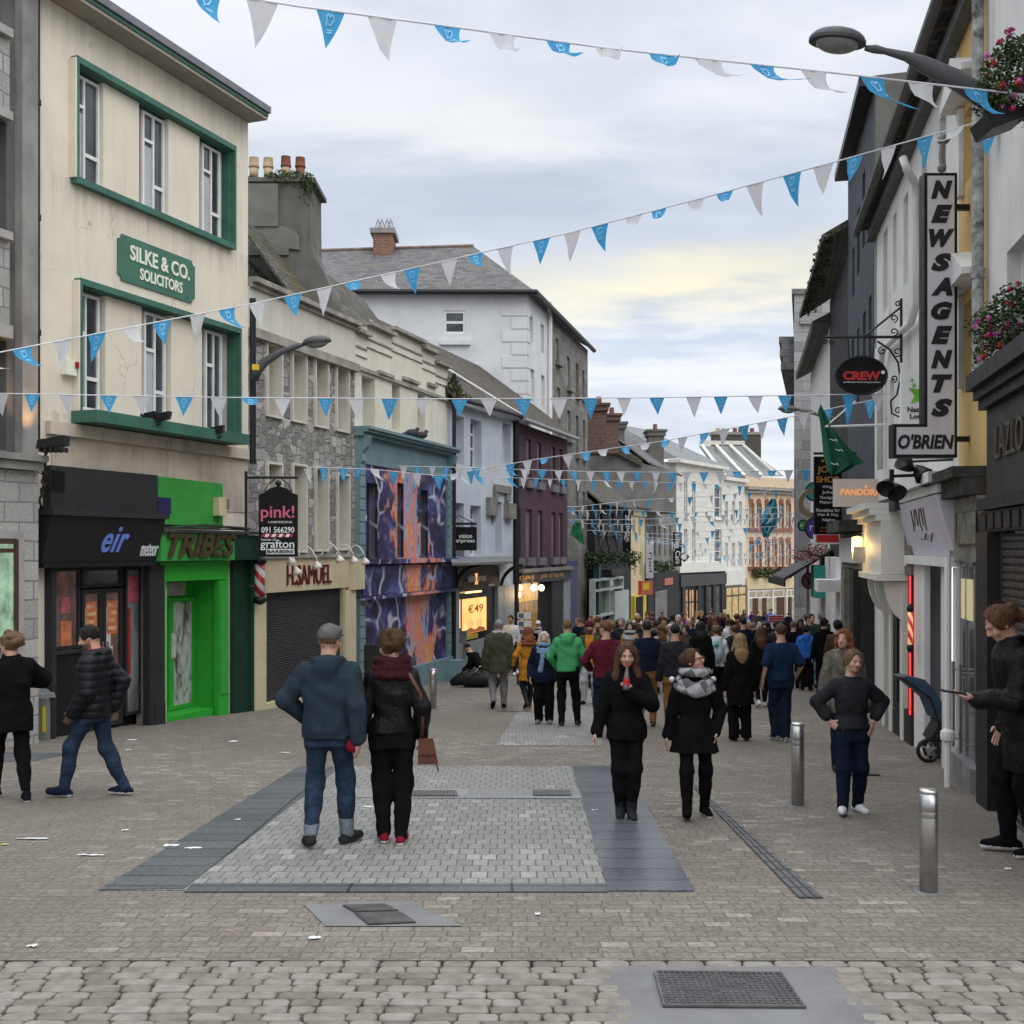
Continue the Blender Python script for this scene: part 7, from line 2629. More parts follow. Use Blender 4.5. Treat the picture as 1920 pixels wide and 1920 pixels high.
def litter():
 spots=[(437,1391,14,5),(247,1388,18,4),(60,1574,60,4),(10,1585,12,3),(322,1587,28,6),(362,1592,34,3),(170,1605,50,3),(690,1514,18,5),(590,1761,22,3),(445,1538,12,4),(60,1776,18,3),(235,1558,12,4),(200,1412,20,3),(66,1392,14,5),(1180,1462,10,3),(535,1412,16,3),(1115,1520,12,3),(240,1407,10,3),(1890,1631,12,3),(1008,1716,10,3)]
 where=('crumpled paper scrap alone on the setts between the puffer jacket man and the couple','short paper strip just right of the puffer jacket man','long thin paper strip at the left edge of the paving','tiny yellow scrap at the far left edge','crumpled white wrapper on the dark border slabs','thin strip beside the white wrapper on the dark slabs','long straw-like strip left of the dark border slabs','white folded scrap between the couple\'s feet','pair of small scraps below the grey paving panel','small round scrap on the dark border slabs','short strip low on the left','small curled scrap left of the dark border','paper strip behind the puffer jacket man','bright scrap by the litter bin','small scrap near the feet of the woman with the bottle','strip behind the man in the flat cap','scrap on the wet slabs','tiny paper corner beside the green shop','small white scrap at the right edge','tiny scrap on the setts right of the inspection covers')
 rr=random.Random(12)
 for (px,py,w,h),lb in zip(spots,where):
  g=G(px,py)
  s=g[1]/FP
  k=MB()
  W=w*s/2
  D=max(.02,h*s*g[1]/CZ*.25)
  n=5
  V=[]
  for i in range(n+1):
   for j in (-1,1):
    x,y=g[0]-W+2*W*i/n,g[1]+j*D+rr.uniform(-.01,.01)
    V.append((x,y,gz(y)+.007+rr.random()*.007))
  Fc=[[2*i,2*i+2,2*i+3,2*i+1] for i in range(n)]
  o=k.mesh(V,Fc).build('paper_scrap',M('paper_yellow',(.6,.6,.1),.7) if 'yellow' in lb or 'bright' in lb else M('paper',(.62,.62,.60),.7,.1,8),None)
  tag(o,lb,'litter','paper scraps on the paving')
litter()
def bin_and_props():
 g=G(80,1388)
 s=g[1]/FP
 t=thing('litter_bin','grey litter bin with a yellow strip, half hidden behind the woman at the left edge','litter bin',tuple(g))
 MB().wbox(g[0]-.26,g[0]+.06,g[1],g[1]+.3,g[2]-.05,g[2]+.62).build('body',M('bin_grey',(.17,.19,.16),.6),t)
 MB().lathe(g+np.array((-.1,.15,.62)),[(.24,0),(.22,.06),(.1,.13),(0,.14)],4).build('lid',MATS['cabinet_grey'],t)
 MB().wbox(g[0]+.0,g[0]+.05,g[1]-.012,g[1]-.003,g[2]+.12,g[2]+.5).build('yellow_strip',MATS['sign_yellow'],t)
 g=G(697,1312)
 t=thing('speaker_column','tall black speaker box standing in front of the mural, between the couple','loudspeaker',tuple(g))
 h=102/FP*g[1]
 MB().wbox(g[0]-.17,g[0]+.2,g[1],g[1]+.35,g[2]-.02,g[2]+h).build('cabinet',MATS['black_paint'],t)
 MB().wbox(g[0]-.14,g[0]+.17,g[1]-.02,g[1]-.003,g[2]+.1,g[2]+h-.08).build('grille',MATS['iron'],t)
 g=G(915,1288)
 a=thing('amplifier','small black amplifier on the ground beside the kneeling person','amplifier',tuple(g+np.array((.9,0,0))))
 q=g+np.array((1.0,.6,0))
 MB().wbox(q[0]-.25,q[0]+.25,q[1],q[1]+.3,q[2],q[2]+.28).build('cabinet',MATS['black_paint'],a)
 MB().wbox(q[0]-.22,q[0]+.22,q[1]-.015,q[1]-.003,q[2]+.03,q[2]+.2).build('grille',MATS['dark_trim'],a)
 MB().wbox(q[0]-.25,q[0]+.25,q[1]-.01,q[1]+.3,q[2]+.283,q[2]+.33).build('lid',M('paper',(0,0,0)),a)
 for i,(dx,lb) in enumerate(((-.55,'black gear bag slumped beside the kneeling person'),(-.2,'black instrument case lying in front of the kneeling person'))):
  q=g+np.array((dx,-.1-i*.25,0))
  b=thing('gear_bag',lb,'bag',tuple(q))
  k=MB()
  k.tube([q+np.array((-.42,.1,.1)),q+np.array((-.2,.05,.2)),q+np.array((.15,0,.24)),q+np.array((.5,-.05,.16))],[.08,.16,.2,.13],10)
  k.build('case_body',fabric('black_nylon',(.012,.012,.014),.6,200,.3,.3),b,True)
  k=MB()
  k.tube([q+np.array((-.2,0,.34)),q+np.array((0,-.05,.48)),q+np.array((.2,0,.4))],.018,5)
  k.build('handle',MATS['black_paint'],b)
 g=G(983,1262)
 s=g[1]/FP
 t=thing('postcard_rack','white postcard rack outside the lit gift shop','postcard rack',tuple(g))
 MB().tube([g,g+np.array((0,0,2.0))],.03,6).build('post',MATS['galv'],t)
 for i in range(5):
  k=MB()
  k.wbox(g[0]-.22,g[0]+.22,g[1]-.14,g[1]-.12,g[2]+.7+i*.26,g[2]+.9+i*.26)
  w=k.build('card_pocket',M('paper',(0,0,0)),t)
  MB().wbox(g[0]-.18,g[0]-.02,g[1]-.15,g[1]-.143,g[2]+.73+i*.26,g[2]+.87+i*.26).build('postcard',M('card_blue',(.08,.12,.2),.4,.5,20),w)
 c=P(1455,1166,38)
 s=38/FP
 t=thing('placard','red and white placard held up in the crowd','placard',tuple(c))
 cd=Card(c,(1,0))
 MB().box(cd,-14*s,14*s,-.03,0,-13*s,13*s).build('board',MATS['letter_white'],t)
 k=MB()
 for z in (1,5.5,10):
  k.box(cd,-14*s,14*s,.002,.01,(z-1.6)*s,(z+1.6)*s)
 k.build('red_bands',MATS['sign_red'],t)
 MB().tube([c+np.array((0,.05,-13*s)),c+np.array((0,.05,-1.4))],.02,6).build('stick',MATS['old_timber'],t)
 c=P(1083,1000,50)
 t=thing('green_banner','shiny green folded banner above the blue shop front on the left','banner',tuple(c))
 V,Fc=[],[]
 for i in range(7):
  for j in range(7):
   a,b=i/6,j/6
   V.append(P(1076+14*a-8*b*(1-a)+6*a*b,980+22*b+20*a*b,50+.25*math.sin(a*6+b*3)))
 for i in range(6):
  for j in range(6):
   q=i*7+j
   Fc.append([q,q+7,q+8,q+1])
 MB().mesh(V,Fc).build('cloth',M('banner_green',(.02,.17,.07),.3,.3,3,.2),t,True)
bin_and_props()
# ================================================================ bunting
def cloth_mat(name,c):
 m,t,b=base(name)
 b.inputs['Base Color'].default_value=(*c,1)
 b.inputs['Roughness'].default_value=.7
 tr=nn(t,'ShaderNodeBsdfTranslucent')
 tr.inputs['Color'].default_value=(*c,1)
 mx=nn(t,'ShaderNodeMixShader')
 mx.inputs[0].default_value=.45
 out=t.nodes['Material Output']
 t.links.new(b.outputs[0],mx.inputs[1])
 t.links.new(tr.outputs[0],mx.inputs[2])
 t.links.new(mx.outputs[0],out.inputs[0])
 return m
BUNT={'b':cloth_mat('bunting_blue',(.055,.36,.66)),'w':cloth_mat('bunting_white',(.66,.66,.68))}
MARK=M('bunting_mark',(.26,.53,.74),.6)
def bunting(label,pts,n,wid,hgt,seed,start='b',curl=.5,wind=0.0,emblem=True,cord=.008):
 """cord through pts (px, py, Y); n pennants hang from it"""
 rr=random.Random(seed)
 W=[P(x,y,Y) for x,y,Y in pts]
 poly=[]
 for a,b in zip(W[:-1],W[1:]):
  for s in np.linspace(0,1,13)[:-1]:
   poly.append(a*(1-s)+b*s)
 poly.append(W[-1])
 poly=np.array(poly)
 L=np.concatenate([[0],np.cumsum(np.linalg.norm(np.diff(poly,axis=0),axis=1))])
 def at(s):
  s=min(max(s,0),L[-1])
  return np.array([np.interp(s,L,poly[:,i]) for i in range(3)])
 t=thing('bunting_line',label,'bunting',tuple(poly[len(poly) // 2]),'strings of blue and white bunting over the street')
 MB().tube(poly,cord,5).build('cord',M('cord_white',(.62,.62,.64),.7),t)
 for i in range(n):
  colr='b' if (i % 2 == 0) == (start == 'b') else 'w'
  if rr.random() < .07:
   colr=rr.choice('bw')
  s0=L[-1]*(i+.5+rr.uniform(-.12,.12))/n
  w=wid*rr.uniform(.9,1.08)
  h=hgt*rr.uniform(.88,1.1)
  A,B=at(s0-w/2),at(s0+w/2)
  ex=(B-A)/np.linalg.norm(B-A)
  out=np.cross(ex,(0,0,1))
  out /= np.linalg.norm(out)
  fl=rr.random()
  lift=rr.uniform(-.15,.2) if fl > wind else rr.uniform(.4,.85)
  side=rr.choice((-1,1)) if fl > wind else 1
  sway=rr.uniform(-.3,.3)*curl+(rr.uniform(.1,.7) if fl < wind else 0)
  m=MB()
  nv,nu=6,4
  V=[]
  for j in range(nv+1):
   v=j/nv
   ang=lift*(.35+v*1.1)
   dn=h*(math.sin(ang)/max(abs(lift),.01)*0+v*math.cos(ang))
   of=h*v*math.sin(ang)*side
   for k in range(nu+1):
    u=(k/nu-.5)*(1-v*.98)
    p=(A+B)/2+ex*(u*w+sway*h*v*v)+np.array((0,0,-dn))+out*(of+.035*math.sin(u*9+v*5+i)*(h/.4)*(.3+v)*curl)
    V.append(p)
  Fc=[]
  for j in range(nv):
   for k in range(nu):
    q=j*(nu+1)+k
    Fc.append([q,q+nu+1,q+nu+2,q+1])
  m.mesh(V,Fc)
  if emblem and colr == 'b':
   m.m=1
   hp=[(-.12,.40),(-.12,.14),(-.05,.1),(.0,.18),(.05,.11),(.13,.15),(.12,.25),(.0,.37),(-.06,.33)]
   def srf(u,v,o):
    f1=v*nv
    j=min(int(f1),nv-1)
    fr_=f1-j
    row=[]
    for jj in (j,j+1):
     sc_=max(1-jj/nv*.98,.05)
     kk=min(max((u/sc_+.5)*nu,0),nu-1e-4)
     k0=int(kk)
     a_,b_=np.array(V[jj*(nu+1)+k0]),np.array(V[jj*(nu+1)+k0+1])
     row.append(a_+(b_-a_)*(kk-k0))
    return row[0]*(1-fr_)+row[1]*fr_+out*o
   for o in (-.006,.006):
    for (u0,v0),(u1,v1) in zip(hp[:-1],hp[1:]):
     d=np.array((u1-u0,v1-v0))
     d=d/np.linalg.norm(d)*.017
     m.face([srf(u0-d[1],v0+d[0],o),srf(u1-d[1],v1+d[0],o),srf(u1+d[1],v1-d[0],o),srf(u0+d[1],v0-d[0],o)])
    for v0 in (.47,.53):
     m.face([srf(-.1,v0,o),srf(.1,v0,o),srf(.1,v0+.03,o),srf(-.1,v0+.03,o)])
   m.build('pennant',[BUNT[colr],MARK],t,True)
  else:
   m.build('pennant',[BUNT[colr]],t,True)
bunting('topmost bunting line crossing the sky from upper left to the big street lamp',[(330,-25,8.4),(560,12,8.5),(800,44,8.6),(1150,92,8.9),(1530,133,9.2),(1960,182,9.4)],16,.22,.36,3,'b',.9,.7)
bunting('long bunting line rising from the left edge to the upper right past the roofs',[(-60,672,13.0),(200,622,14.0),(480,568,15.0),(760,506,15.5),(1070,436,15),(1330,368,14),(1560,305,13),(1760,249,11.8),(1960,195,10.6)],33,.235,.37,4,'w',.6,.22)
bunting('level bunting line across the middle from the stone building to the oval sign',[(-40,737,15.8),(400,745,16.2),(830,748,16.6),(1200,746,16.9),(1450,742,17.2),(1672,738,17.5)],27,.235,.29,5,'w',.25,.06)
bunting('bunting line rising from the jeweller corner to the right-hand flag pole',[(485,872,23.5),(700,880,25.5),(830,893,25.5),(1000,862,24.5),(1250,826,23),(1480,782,21),(1655,746,19.5)],32,.235,.33,6,'w',.5,.18)
bunting('nearly level bunting line from the rubble stone wall to the tower side',[(488,866,26),(660,872,28),(850,876,30),(1100,884,31),(1300,886,31),(1560,880,30)],36,.24,.33,7,'b',.5,.2)
bunting('bunting line sagging just under the level one towards the far white building',[(650,869,29),(850,892,32),(1080,900,36),(1290,906,40),(1400,912,42)],28,.25,.36,8,'w',.5,.25,False)
far=[((965,948,42),(1080,950,46),(1190,938,52),(1330,930,50),(1500,915,44)),((1064,958,47),(1180,956,54),(1290,962,56),(1480,950,48)),((1066,975,49),(1200,974,56),(1360,966,58),(1490,962,50)),
       ((1080,981,51),(1230,985,58),(1380,975,60),(1495,970,51)),((1100,994,53),(1260,1002,60),(1400,990,62),(1490,985,52)),((1130,1001,57),(1270,1012,64),(1400,1003,66),(1488,998,54)),
       ((1180,1008,62),(1290,1020,68),(1420,1012,70),(1486,1008,56)),((1210,1014,66),(1330,1030,74),(1430,1020,74),(1486,1018,58)),((1260,1020,72),(1350,1042,78),(1486,1030,62)),((1276,1036,76),(1380,1050,80),(1488,1040,64))]
wh=('highest of the far lines, across the purple building','second highest of the far lines','third of the far lines, over the green banner','fourth of the far lines','fifth of the far lines, over the lanterns','sixth of the far lines','seventh of the far lines','eighth of the far lines, over the cafe sign','ninth of the far lines','lowest of the far lines, before the arched building')
for i,(p,w) in enumerate(zip(far,wh)):
 bunting('distant bunting line, the ' +w,p,22 if i < 5 else 18,.27,.42,20+i,'bw'[i % 2],.6,.25,False,.012)
# teal pennant flag at the far end
c=P(1446,990,60)
t=thing('teal_flag','tall teal flag hanging in front of the arched building','flag',tuple(c))
V,Fc=[],[]
for i in range(9):
 for j in range(5):
  v,u=i/8,j/4
  V.append(P(1450-14*v+(u-.5)*(8+22*math.sin(v*3.0)),935+72*v,60+.3*math.sin(u*5+v*6)))
for i in range(8):
 for j in range(4):
  q=i*5+j
  Fc.append([q,q+1,q+6,q+5])
MB().mesh(V,Fc).build('cloth',M('flag_teal',(.02,.20,.26),.6,.3,2,.2),t,True)
# ================================================================ people: bodies and clothes grown as smooth surfaces round a posed skeleton
A3=lambda *p:np.array(p,float)
class Vol:
 """a sampled distance field; limbs are blended into it and the surface is read off with surface nets"""
 def __init__(s,lo,hi,vx):
  s.lo,s.vx=np.array(lo,np.float32),vx
  n=np.ceil((np.array(hi)-lo)/vx).astype(int)+1
  s.f=np.full(n,.2,np.float32)
  s.ax=[s.lo[i]+vx*np.arange(n[i],dtype=np.float32) for i in range(3)]
 def sub(s,lo,hi):
  i0=np.clip(np.floor((np.array(lo)-s.lo)/s.vx).astype(int),0,np.array(s.f.shape)-1)
  i1=np.clip(np.ceil((np.array(hi)-s.lo)/s.vx).astype(int)+1,1,s.f.shape)
  sl=tuple(slice(a,max(b,a+1)) for a,b in zip(i0,i1))
  X,Y,Z=s.ax[0][sl[0]][:,None,None],s.ax[1][sl[1]][None,:,None],s.ax[2][sl[2]][None,None,:]
  return sl,X,Y,Z
 def blend(s,sl,d,k,cut=False):
  a=s.f[sl]
  if cut:
   d=-d
   h=np.clip(.5-.5*(d-a)/k,0,1)
   s.f[sl]=a*h+d*(1-h)+k*h*(1-h)
  else:
   h=np.clip(.5+.5*(a-d)/k,0,1)
   s.f[sl]=a*(1-h)+d*h-k*h*(1-h)
 def cap(s,a,b,ra,rb,k=.02,e=None,sc=1.0):
  a,b=np.array(a,float),np.array(b,float)
  r=max(ra,rb)*max(1,1/sc if e is not None else 1)+k+.03
  sl,X,Y,Z=s.sub(np.minimum(a,b)-r,np.maximum(a,b)+r)
  px,py,pz=X-a[0],Y-a[1],Z-a[2]
  ab=b-a
  if e is not None:
   e=np.array(e,float)
   e /= np.linalg.norm(e)
   q=(px*e[0]+py*e[1]+pz*e[2])*(sc-1)
   px,py,pz=px+q*e[0],py+q*e[1],pz+q*e[2]
   ab=ab+e*np.dot(ab,e)*(sc-1)
  h=np.clip((px*ab[0]+py*ab[1]+pz*ab[2])/(ab @ ab+1e-9),0,1)
  d=np.sqrt((px-h*ab[0]) ** 2+(py-h*ab[1]) ** 2+(pz-h*ab[2]) ** 2)-(ra+(rb-ra)*h)
  s.blend(sl,d,k)
 def chain(s,pts,rs,k=.02,**kw):
  for i in range(len(pts)-1):
   s.cap(pts[i],pts[i+1],rs[i],rs[i+1],k,**kw)
 def ell(s,c,r,k=.02,Rm=None,cut=False):
  m=max(r)+k+.03
  c=np.array(c,float)
  sl,X,Y,Z=s.sub(c-m,c+m)
  q=[X-c[0],Y-c[1],Z-c[2]]
  if Rm is not None:
   q=[q[0]*Rm[0][i]+q[1]*Rm[1][i]+q[2]*Rm[2][i] for i in range(3)]
  k0=np.sqrt((q[0]/r[0]) ** 2+(q[1]/r[1]) ** 2+(q[2]/r[2]) ** 2)
  k1=np.sqrt((q[0]/r[0] ** 2) ** 2+(q[1]/r[1] ** 2) ** 2+(q[2]/r[2] ** 2) ** 2)+1e-6
  s.blend(sl,k0*(k0-1)/k1,k,cut)
 def loft(s,zs,a,b,cx,cy,k=.02,p=2.0):
  m=max(max(a),max(b))+.06
  sl,X,Y,Z=s.sub((min(cx)-m,min(cy)-m,zs[0]-.06),(max(cx)+m,max(cy)+m,zs[-1]+.06))
  I=lambda v:np.interp(Z,zs,v)
  A,B=I(a),I(b)
  d=((np.abs((X-I(cx))/A) ** p+np.abs((Y-I(cy))/B) ** p) ** (1/p)-1)*np.minimum(A,B)
  d=np.maximum(d,np.maximum(zs[0]-Z,Z-zs[-1]))
  s.blend(sl,d,k)
 def keep(s,fn):
  s.f=np.maximum(s.f,fn(s.ax[0][:,None,None],s.ax[1][None,:,None],s.ax[2][None,None,:]).astype(np.float32))
 def rough(s,amp,fr=1.0,ph=0.0):
  X,Y,Z=s.ax[0][:,None,None],s.ax[1][None,:,None],s.ax[2][None,None,:]
  n=np.sin(17*fr*X+2.2*np.sin(9*fr*Z+ph)+ph)*np.sin(21*fr*Z+2.5*np.sin(8*fr*X+7*fr*Y+ph))+.6*np.sin(31*fr*Y+13*fr*Z+2*np.sin(14*fr*X+ph))
  s.f=s.f+(amp*n).astype(np.float32)
 def mesh(s):
  f=s.f
  ins=(f < 0).astype(np.uint8)
  n=np.array(f.shape)-1
  c=np.zeros(n,np.uint8)
  cor=[(i,j,k) for i in (0,1) for j in (0,1) for k in (0,1)]
  for i,j,k in cor:
   c+= ins[i:n[0]+i,j:n[1]+j,k:n[2]+k]
  act=(c > 0) & (c < 8)
  idx=np.argwhere(act)
  if not len(idx):
   return np.zeros((0,3)),[]
  val=[f[idx[:,0]+i,idx[:,1]+j,idx[:,2]+k] for i,j,k in cor]
  acc,cnt=np.zeros((len(idx),3)),np.zeros(len(idx))
  for p in range(8):
   for q in range(p+1,8):
    d=np.array(cor[q])-cor[p]
    if np.abs(d).sum() != 1:
     continue
    m=(val[p] < 0) != (val[q] < 0)
    t=val[p][m]/(val[p][m]-val[q][m]+1e-12)
    acc[m]+= np.array(cor[p])+d*t[:,None]
    cnt[m]+= 1
  V=s.lo+s.vx*(idx+acc/cnt[:,None])
  ids=np.full(n,-1,np.int32)
  ids[act]=np.arange(len(idx))
  F=[]
  for ax in range(3):
   o1,o2=[(1,2),(2,0),(0,1)][ax]
   sh=[slice(None)]*3
   A_,B_=[slice(1,-1)]*3,[slice(1,-1)]*3
   A_[ax],B_[ax]=slice(0,-1),slice(1,None)
   a,b=ins[tuple(A_)],ins[tuple(B_)]
   e=np.argwhere(a != b)
   flip=a[a != b] == 0
   base_=e.copy()
   for x in (o1,o2):
    base_[:,x]+= 1
   def cell(d1,d2):
    g=base_.copy()
    g[:,o1]+= d1
    g[:,o2]+= d2
    return ids[g[:,0],g[:,1],g[:,2]]
   q=np.stack([cell(-1,-1),cell(0,-1),cell(0,0),cell(-1,0)],1)
   q[flip]=q[flip][:,::-1]
   F.append(q)
  return V,np.concatenate(F)
def ik(a,c,l1,l2,pole):
 """joint between a and c"""
 d=c-a
 L=min(np.linalg.norm(d),(l1+l2)*.999)
 u=d/np.linalg.norm(d)
 x=(l1*l1-l2*l2+L*L)/(2*L)
 h=math.sqrt(max(l1*l1-x*x,0))
 p=np.array(pole,float)
 p=p-u*(p @ u)
 p /= np.linalg.norm(p)+1e-9
 return a+u*x+p*h,a+u*L
def rot(yaw=0,pitch=0,roll=0):
 return np.array(Matrix.Rotation(R(yaw),3,'Z') @ Matrix.Rotation(R(pitch),3,'X') @ Matrix.Rotation(R(roll),3,'Y'))
SKIN=attr_mat('skin',.5,.35,.12)
HAIRC={'brown':(.045,.026,.014),'dark':(.014,.010,.008),'black':(.008,.007,.007),'blond':(.26,.17,.08),'red':(.19,.06,.02),'ginger':(.12,.055,.024),'grey':(.2,.19,.18),'white':(.5,.47,.42),'chestnut':(.075,.035,.016),'sandy':(.14,.085,.04)}
for k_,c_ in HAIRC.items():
 m_,t_,b_=base('hair_' +k_)
 h_=noise(t_,mapping(t_,nn(t_,'ShaderNodeTexCoord').outputs['Object'],(1,1,.16)),75,3,.6,1.5)
 t_.links.new(ramp(t_,h_,[(.3,tuple(x*.35 for x in c_)),(.5,c_),(.72,tuple(x*1.8 for x in c_))]),b_.inputs['Base Color'])
 b_.inputs['Roughness'].default_value=.5
 b_.inputs['Specular IOR Level'].default_value=.25
 bump(t_,b_,h_,.9,.02)
 MATS['hair_' +k_]=m_
def skel(sp):
 """joints of the posed figure for a 1.75 m body facing +Y"""
 f=sp.get('sex') == 'f'
 J={}
 feet=sp.get('feet',((.1,0,0),(-.1,0,0)))          # x, y, heel pitch
 lean,crouch=sp.get('lean',.0),sp.get('crouch',0)
 hz=.925-crouch
 hw=.088
 J['ank']=[]
 for x,y,pt in feet:
  z=.085+.2*math.sin(R(max(pt,0)))
  J['ank'].append(A3(x,y-(.06 if pt > 0 else 0),z))
 cy=(feet[0][1]+feet[1][1])/2+sp.get('shift',0)
 for s,an in zip((1,-1),J['ank']):
  r=.845
  dx=s*hw-an[0]
  dy=cy-an[1]
  hz=min(hz,an[2]+math.sqrt(max(r*r-dx*dx-dy*dy,.05)))
 J['pel']=A3(0,cy,hz)
 J['hip']=[A3(s*hw,cy,hz) for s in (1,-1)]
 J['knee']=[ik(h,a,.43,.425,(s*.15,1,0))[0] for h,a,s in zip(J['hip'],J['ank'],(1,-1))]
 dz=hz-.925
 J['dz']=dz
 J['cy']=lambda z:cy+lean*np.clip((z-hz)/.5,-.2,1.3) ** 1.0
 nz=1.47+dz-abs(lean)*.22
 J['neck']=A3(0,J['cy'](nz),nz)
 sw=(.142 if f else .162)*sp.get('broad',1)
 sz=nz-.088
 J['sho']=[A3(s*sw,J['cy'](sz)-.01,sz) for s in (1,-1)]
 ha=sp.get('hands',(None,None))
 J['elb'],J['wri']=[],[]
 for i,s in enumerate((1,-1)):
  t=ha[i] if ha[i] is not None else (s*(sw+.095),J['cy'](1.0)+sp.get('swing',(.02,.02))[i],.855+dz)
  pole=sp.get('poles',(None,None))[i] or (s*.35,-1,.1)
  e,w=ik(J['sho'][i],A3(*t),.285,.255,pole)
  J['elb'].append(e)
  J['wri'].append(w)
 Rh=rot(*sp.get('head',(0,0,0)))
 J['Rh']=Rh
 J['hc']=J['neck']+A3(0,.012+lean*.12,.075)+Rh @ A3(0,.012,.085)
 return J
def hand(v,w,d,n,s,curl,fine):
 d=d/np.linalg.norm(d)
 n=n-d*(n @ d)
 n /= np.linalg.norm(n)
 wd=np.cross(d,n)
 wd *= s if np.dot(wd,wd) else 1
 Rm=np.stack([wd,n,d],1)
 v.ell(w+d*.045,(.040,.019,.055),.012,Rm)
 r=.0088 if fine else .0115
 for i,L in enumerate((.072,.08,.075,.058)):
  b=w+d*.088+wd*(1.5-i)*.0195
  a1,a2=curl*.6,curl*1.5
  m=b+(d*math.cos(a1)+n*math.sin(a1))*L*.55
  e=m+(d*math.cos(a2)+n*math.sin(a2))*L*.5
  v.chain([b-d*.02,b,m,e],[r*1.1,r*1.05,r,r*.85],.004)
 b=w+d*.03+wd*.03
 m=b+(d*.55+wd*.75+n*.25)*.035
 v.chain([b,m,m+(d*.8+wd*.15+n*.45)*.034],[.014,.011,.009],.008)
def head(v,J,f,fine,nose=1):
 c,Rh=J['hc'],J['Rh']
 L=lambda x,y,z:c+Rh @ A3(x,y,z)
 v.ell(L(0,-.012,.022),(.074,.094,.092),.02,Rh)
 v.ell(L(0,.028,-.035),(.060,.066,.074),.03,Rh)
 v.ell(L(0,.058,-.083),(.026,.026,.022),.03,Rh)
 v.cap(J['neck']+A3(0,-.012,-.05),L(0,-.022,-.05),.056 if f else .064,.052 if f else .058,.03)
 if not fine:
  v.cap(L(0,.092,-.008),L(0,.106,-.026),.010,.014,.012)
  for s in (1,-1):
   v.ell(L(s*.076,-.004,-.008),(.012,.02,.03),.01,Rh)
  return
 for s in (1,-1):
  v.ell(L(s*.031,.094,.002),(.019,.02,.012),.014,Rh,True)
  v.ell(L(s*.031,.072,.002),(.0145,.0145,.0135),.004,Rh)
  v.cap(L(s*.014,.090,.022),L(s*.048,.076,.02),.0085,.007,.012)
  v.ell(L(s*.042,.066,-.032),(.02,.02,.018),.025,Rh)
  v.ell(L(s*.075,-.006,-.008),(.010,.02,.031),.008,Rh)
  v.ell(L(s*.083,-.001,-.004),(.006,.011,.018),.006,Rh,True)
  v.ell(L(s*.010,.101,-.031),(.010,.010,.008),.008,Rh)
 v.chain([L(0,.088,.012),L(0,.104,-.014),L(0,.112,-.027)],[.008,.0095,.0115],.010)
 v.cap(L(-.020,.086,-.0535),L(.020,.086,-.0535),.0065,.0065,.006)
 v.cap(L(-.017,.085,-.063),L(.017,.085,-.063),.0075,.0075,.006)
def skin_col(V,J,tone,lips,brow,beard):
 c=np.tile(np.array(tone),(len(V),1))
 q=(V-J['hc']) @ J['Rh']
 x,y,z=np.abs(q[:,0]),q[:,1],q[:,2]
 fr=(y > .045) & (np.abs(z) < .12)
 def mix(m,colr,w):
  w=(w*m)[:,None]
  c[:]=c*(1-w)+np.array(colr)*w
 g=lambda dx,dz,sx,sz:np.exp(-((dx/sx) ** 2+(dz/sz) ** 2))
 mix(fr,(tone[0]*1.05,tone[1]*.72,tone[2]*.66),.5*g(x-.045,z+.03,.02,.018))
 if beard is not None:
  mix((y > .0) & (z <-.025),beard,.75*np.clip((-.03-z)/.03,0,1)*(1-.8*g(x,z+.058,.018,.006)))
 mix(fr,lips,.9*(g(x,z+.0535,.017,.0055)+g(x,z+.0635,.015,.006)).clip(0,1))
 mix(fr,(.08,.02,.02),.9*g(x,z+.0585,.022,.0022))
 mix(fr,brow,.85*np.exp(-((z-.0235+(x-.03)*.12)/.0042) ** 2)*((x > .012) & (x < .05)))
 mix(fr,(.55,.53,.50),.9*g(x-.031,z-.002,.014,.0055))
 mix(fr,(.02,.015,.012),.95*g(x-.031,z-.002,.0062,.006))
 mix(fr,(.03,.02,.015),.8*np.exp(-((z-.0095)/.0028) ** 2)*(np.abs(x-.031) < .0165))
 mix(fr,(tone[0]*.45,tone[1]*.3,tone[2]*.25),.8*g(x-.008,z+.036,.004,.003))
 return c
def put_mesh(name,V,F,mats,par,rz,sc_,colr=None,mi=None):
 if not len(V):
  return None
 c,s=math.cos(rz),math.sin(rz)
 W=np.stack([V[:,0]*c-V[:,1]*s,V[:,0]*s+V[:,1]*c,V[:,2]],1)*sc_
 me=bpy.data.meshes.new(name)
 me.vertices.add(len(W))
 me.vertices.foreach_set('co',W.astype(np.float32).ravel())
 me.loops.add(len(F)*4)
 me.loops.foreach_set('vertex_index',np.ascontiguousarray(F,dtype=np.int32).ravel())
 me.polygons.add(len(F))
 me.polygons.foreach_set('loop_start',np.arange(0,len(F)*4,4,dtype=np.int32))
 me.polygons.foreach_set('loop_total',np.full(len(F),4,dtype=np.int32))
 for m in (mats if isinstance(mats,(list,tuple)) else [mats]):
  me.materials.append(m)
 if mi is not None:
  me.polygons.foreach_set('material_index',mi.astype(np.int32))
 me.polygons.foreach_set('use_smooth',np.ones(len(F),bool))
 me.update(calc_edges=True)
 if colr is not None:
  a=me.color_attributes.new('col','FLOAT_COLOR','POINT')
  a.data.foreach_set('color',np.concatenate([colr,np.ones((len(colr),1))],1).astype(np.float32).ravel())
 o=bpy.data.objects.new(name,me)
 col.objects.link(o)
 o.parent=par
 return o
TZ=np.array((.80,.93,1.06,1.25,1.35,1.40,1.445,1.5))
TA={'m':np.array((.15,.162,.145,.170,.168,.145,.098,.052)),'f':np.array((.158,.168,.128,.146,.142,.122,.080,.045))}
TB={'m':np.array((.10,.115,.108,.122,.108,.085,.066,.055)),'f':np.array((.11,.122,.098,.122,.10,.078,.058,.05))}
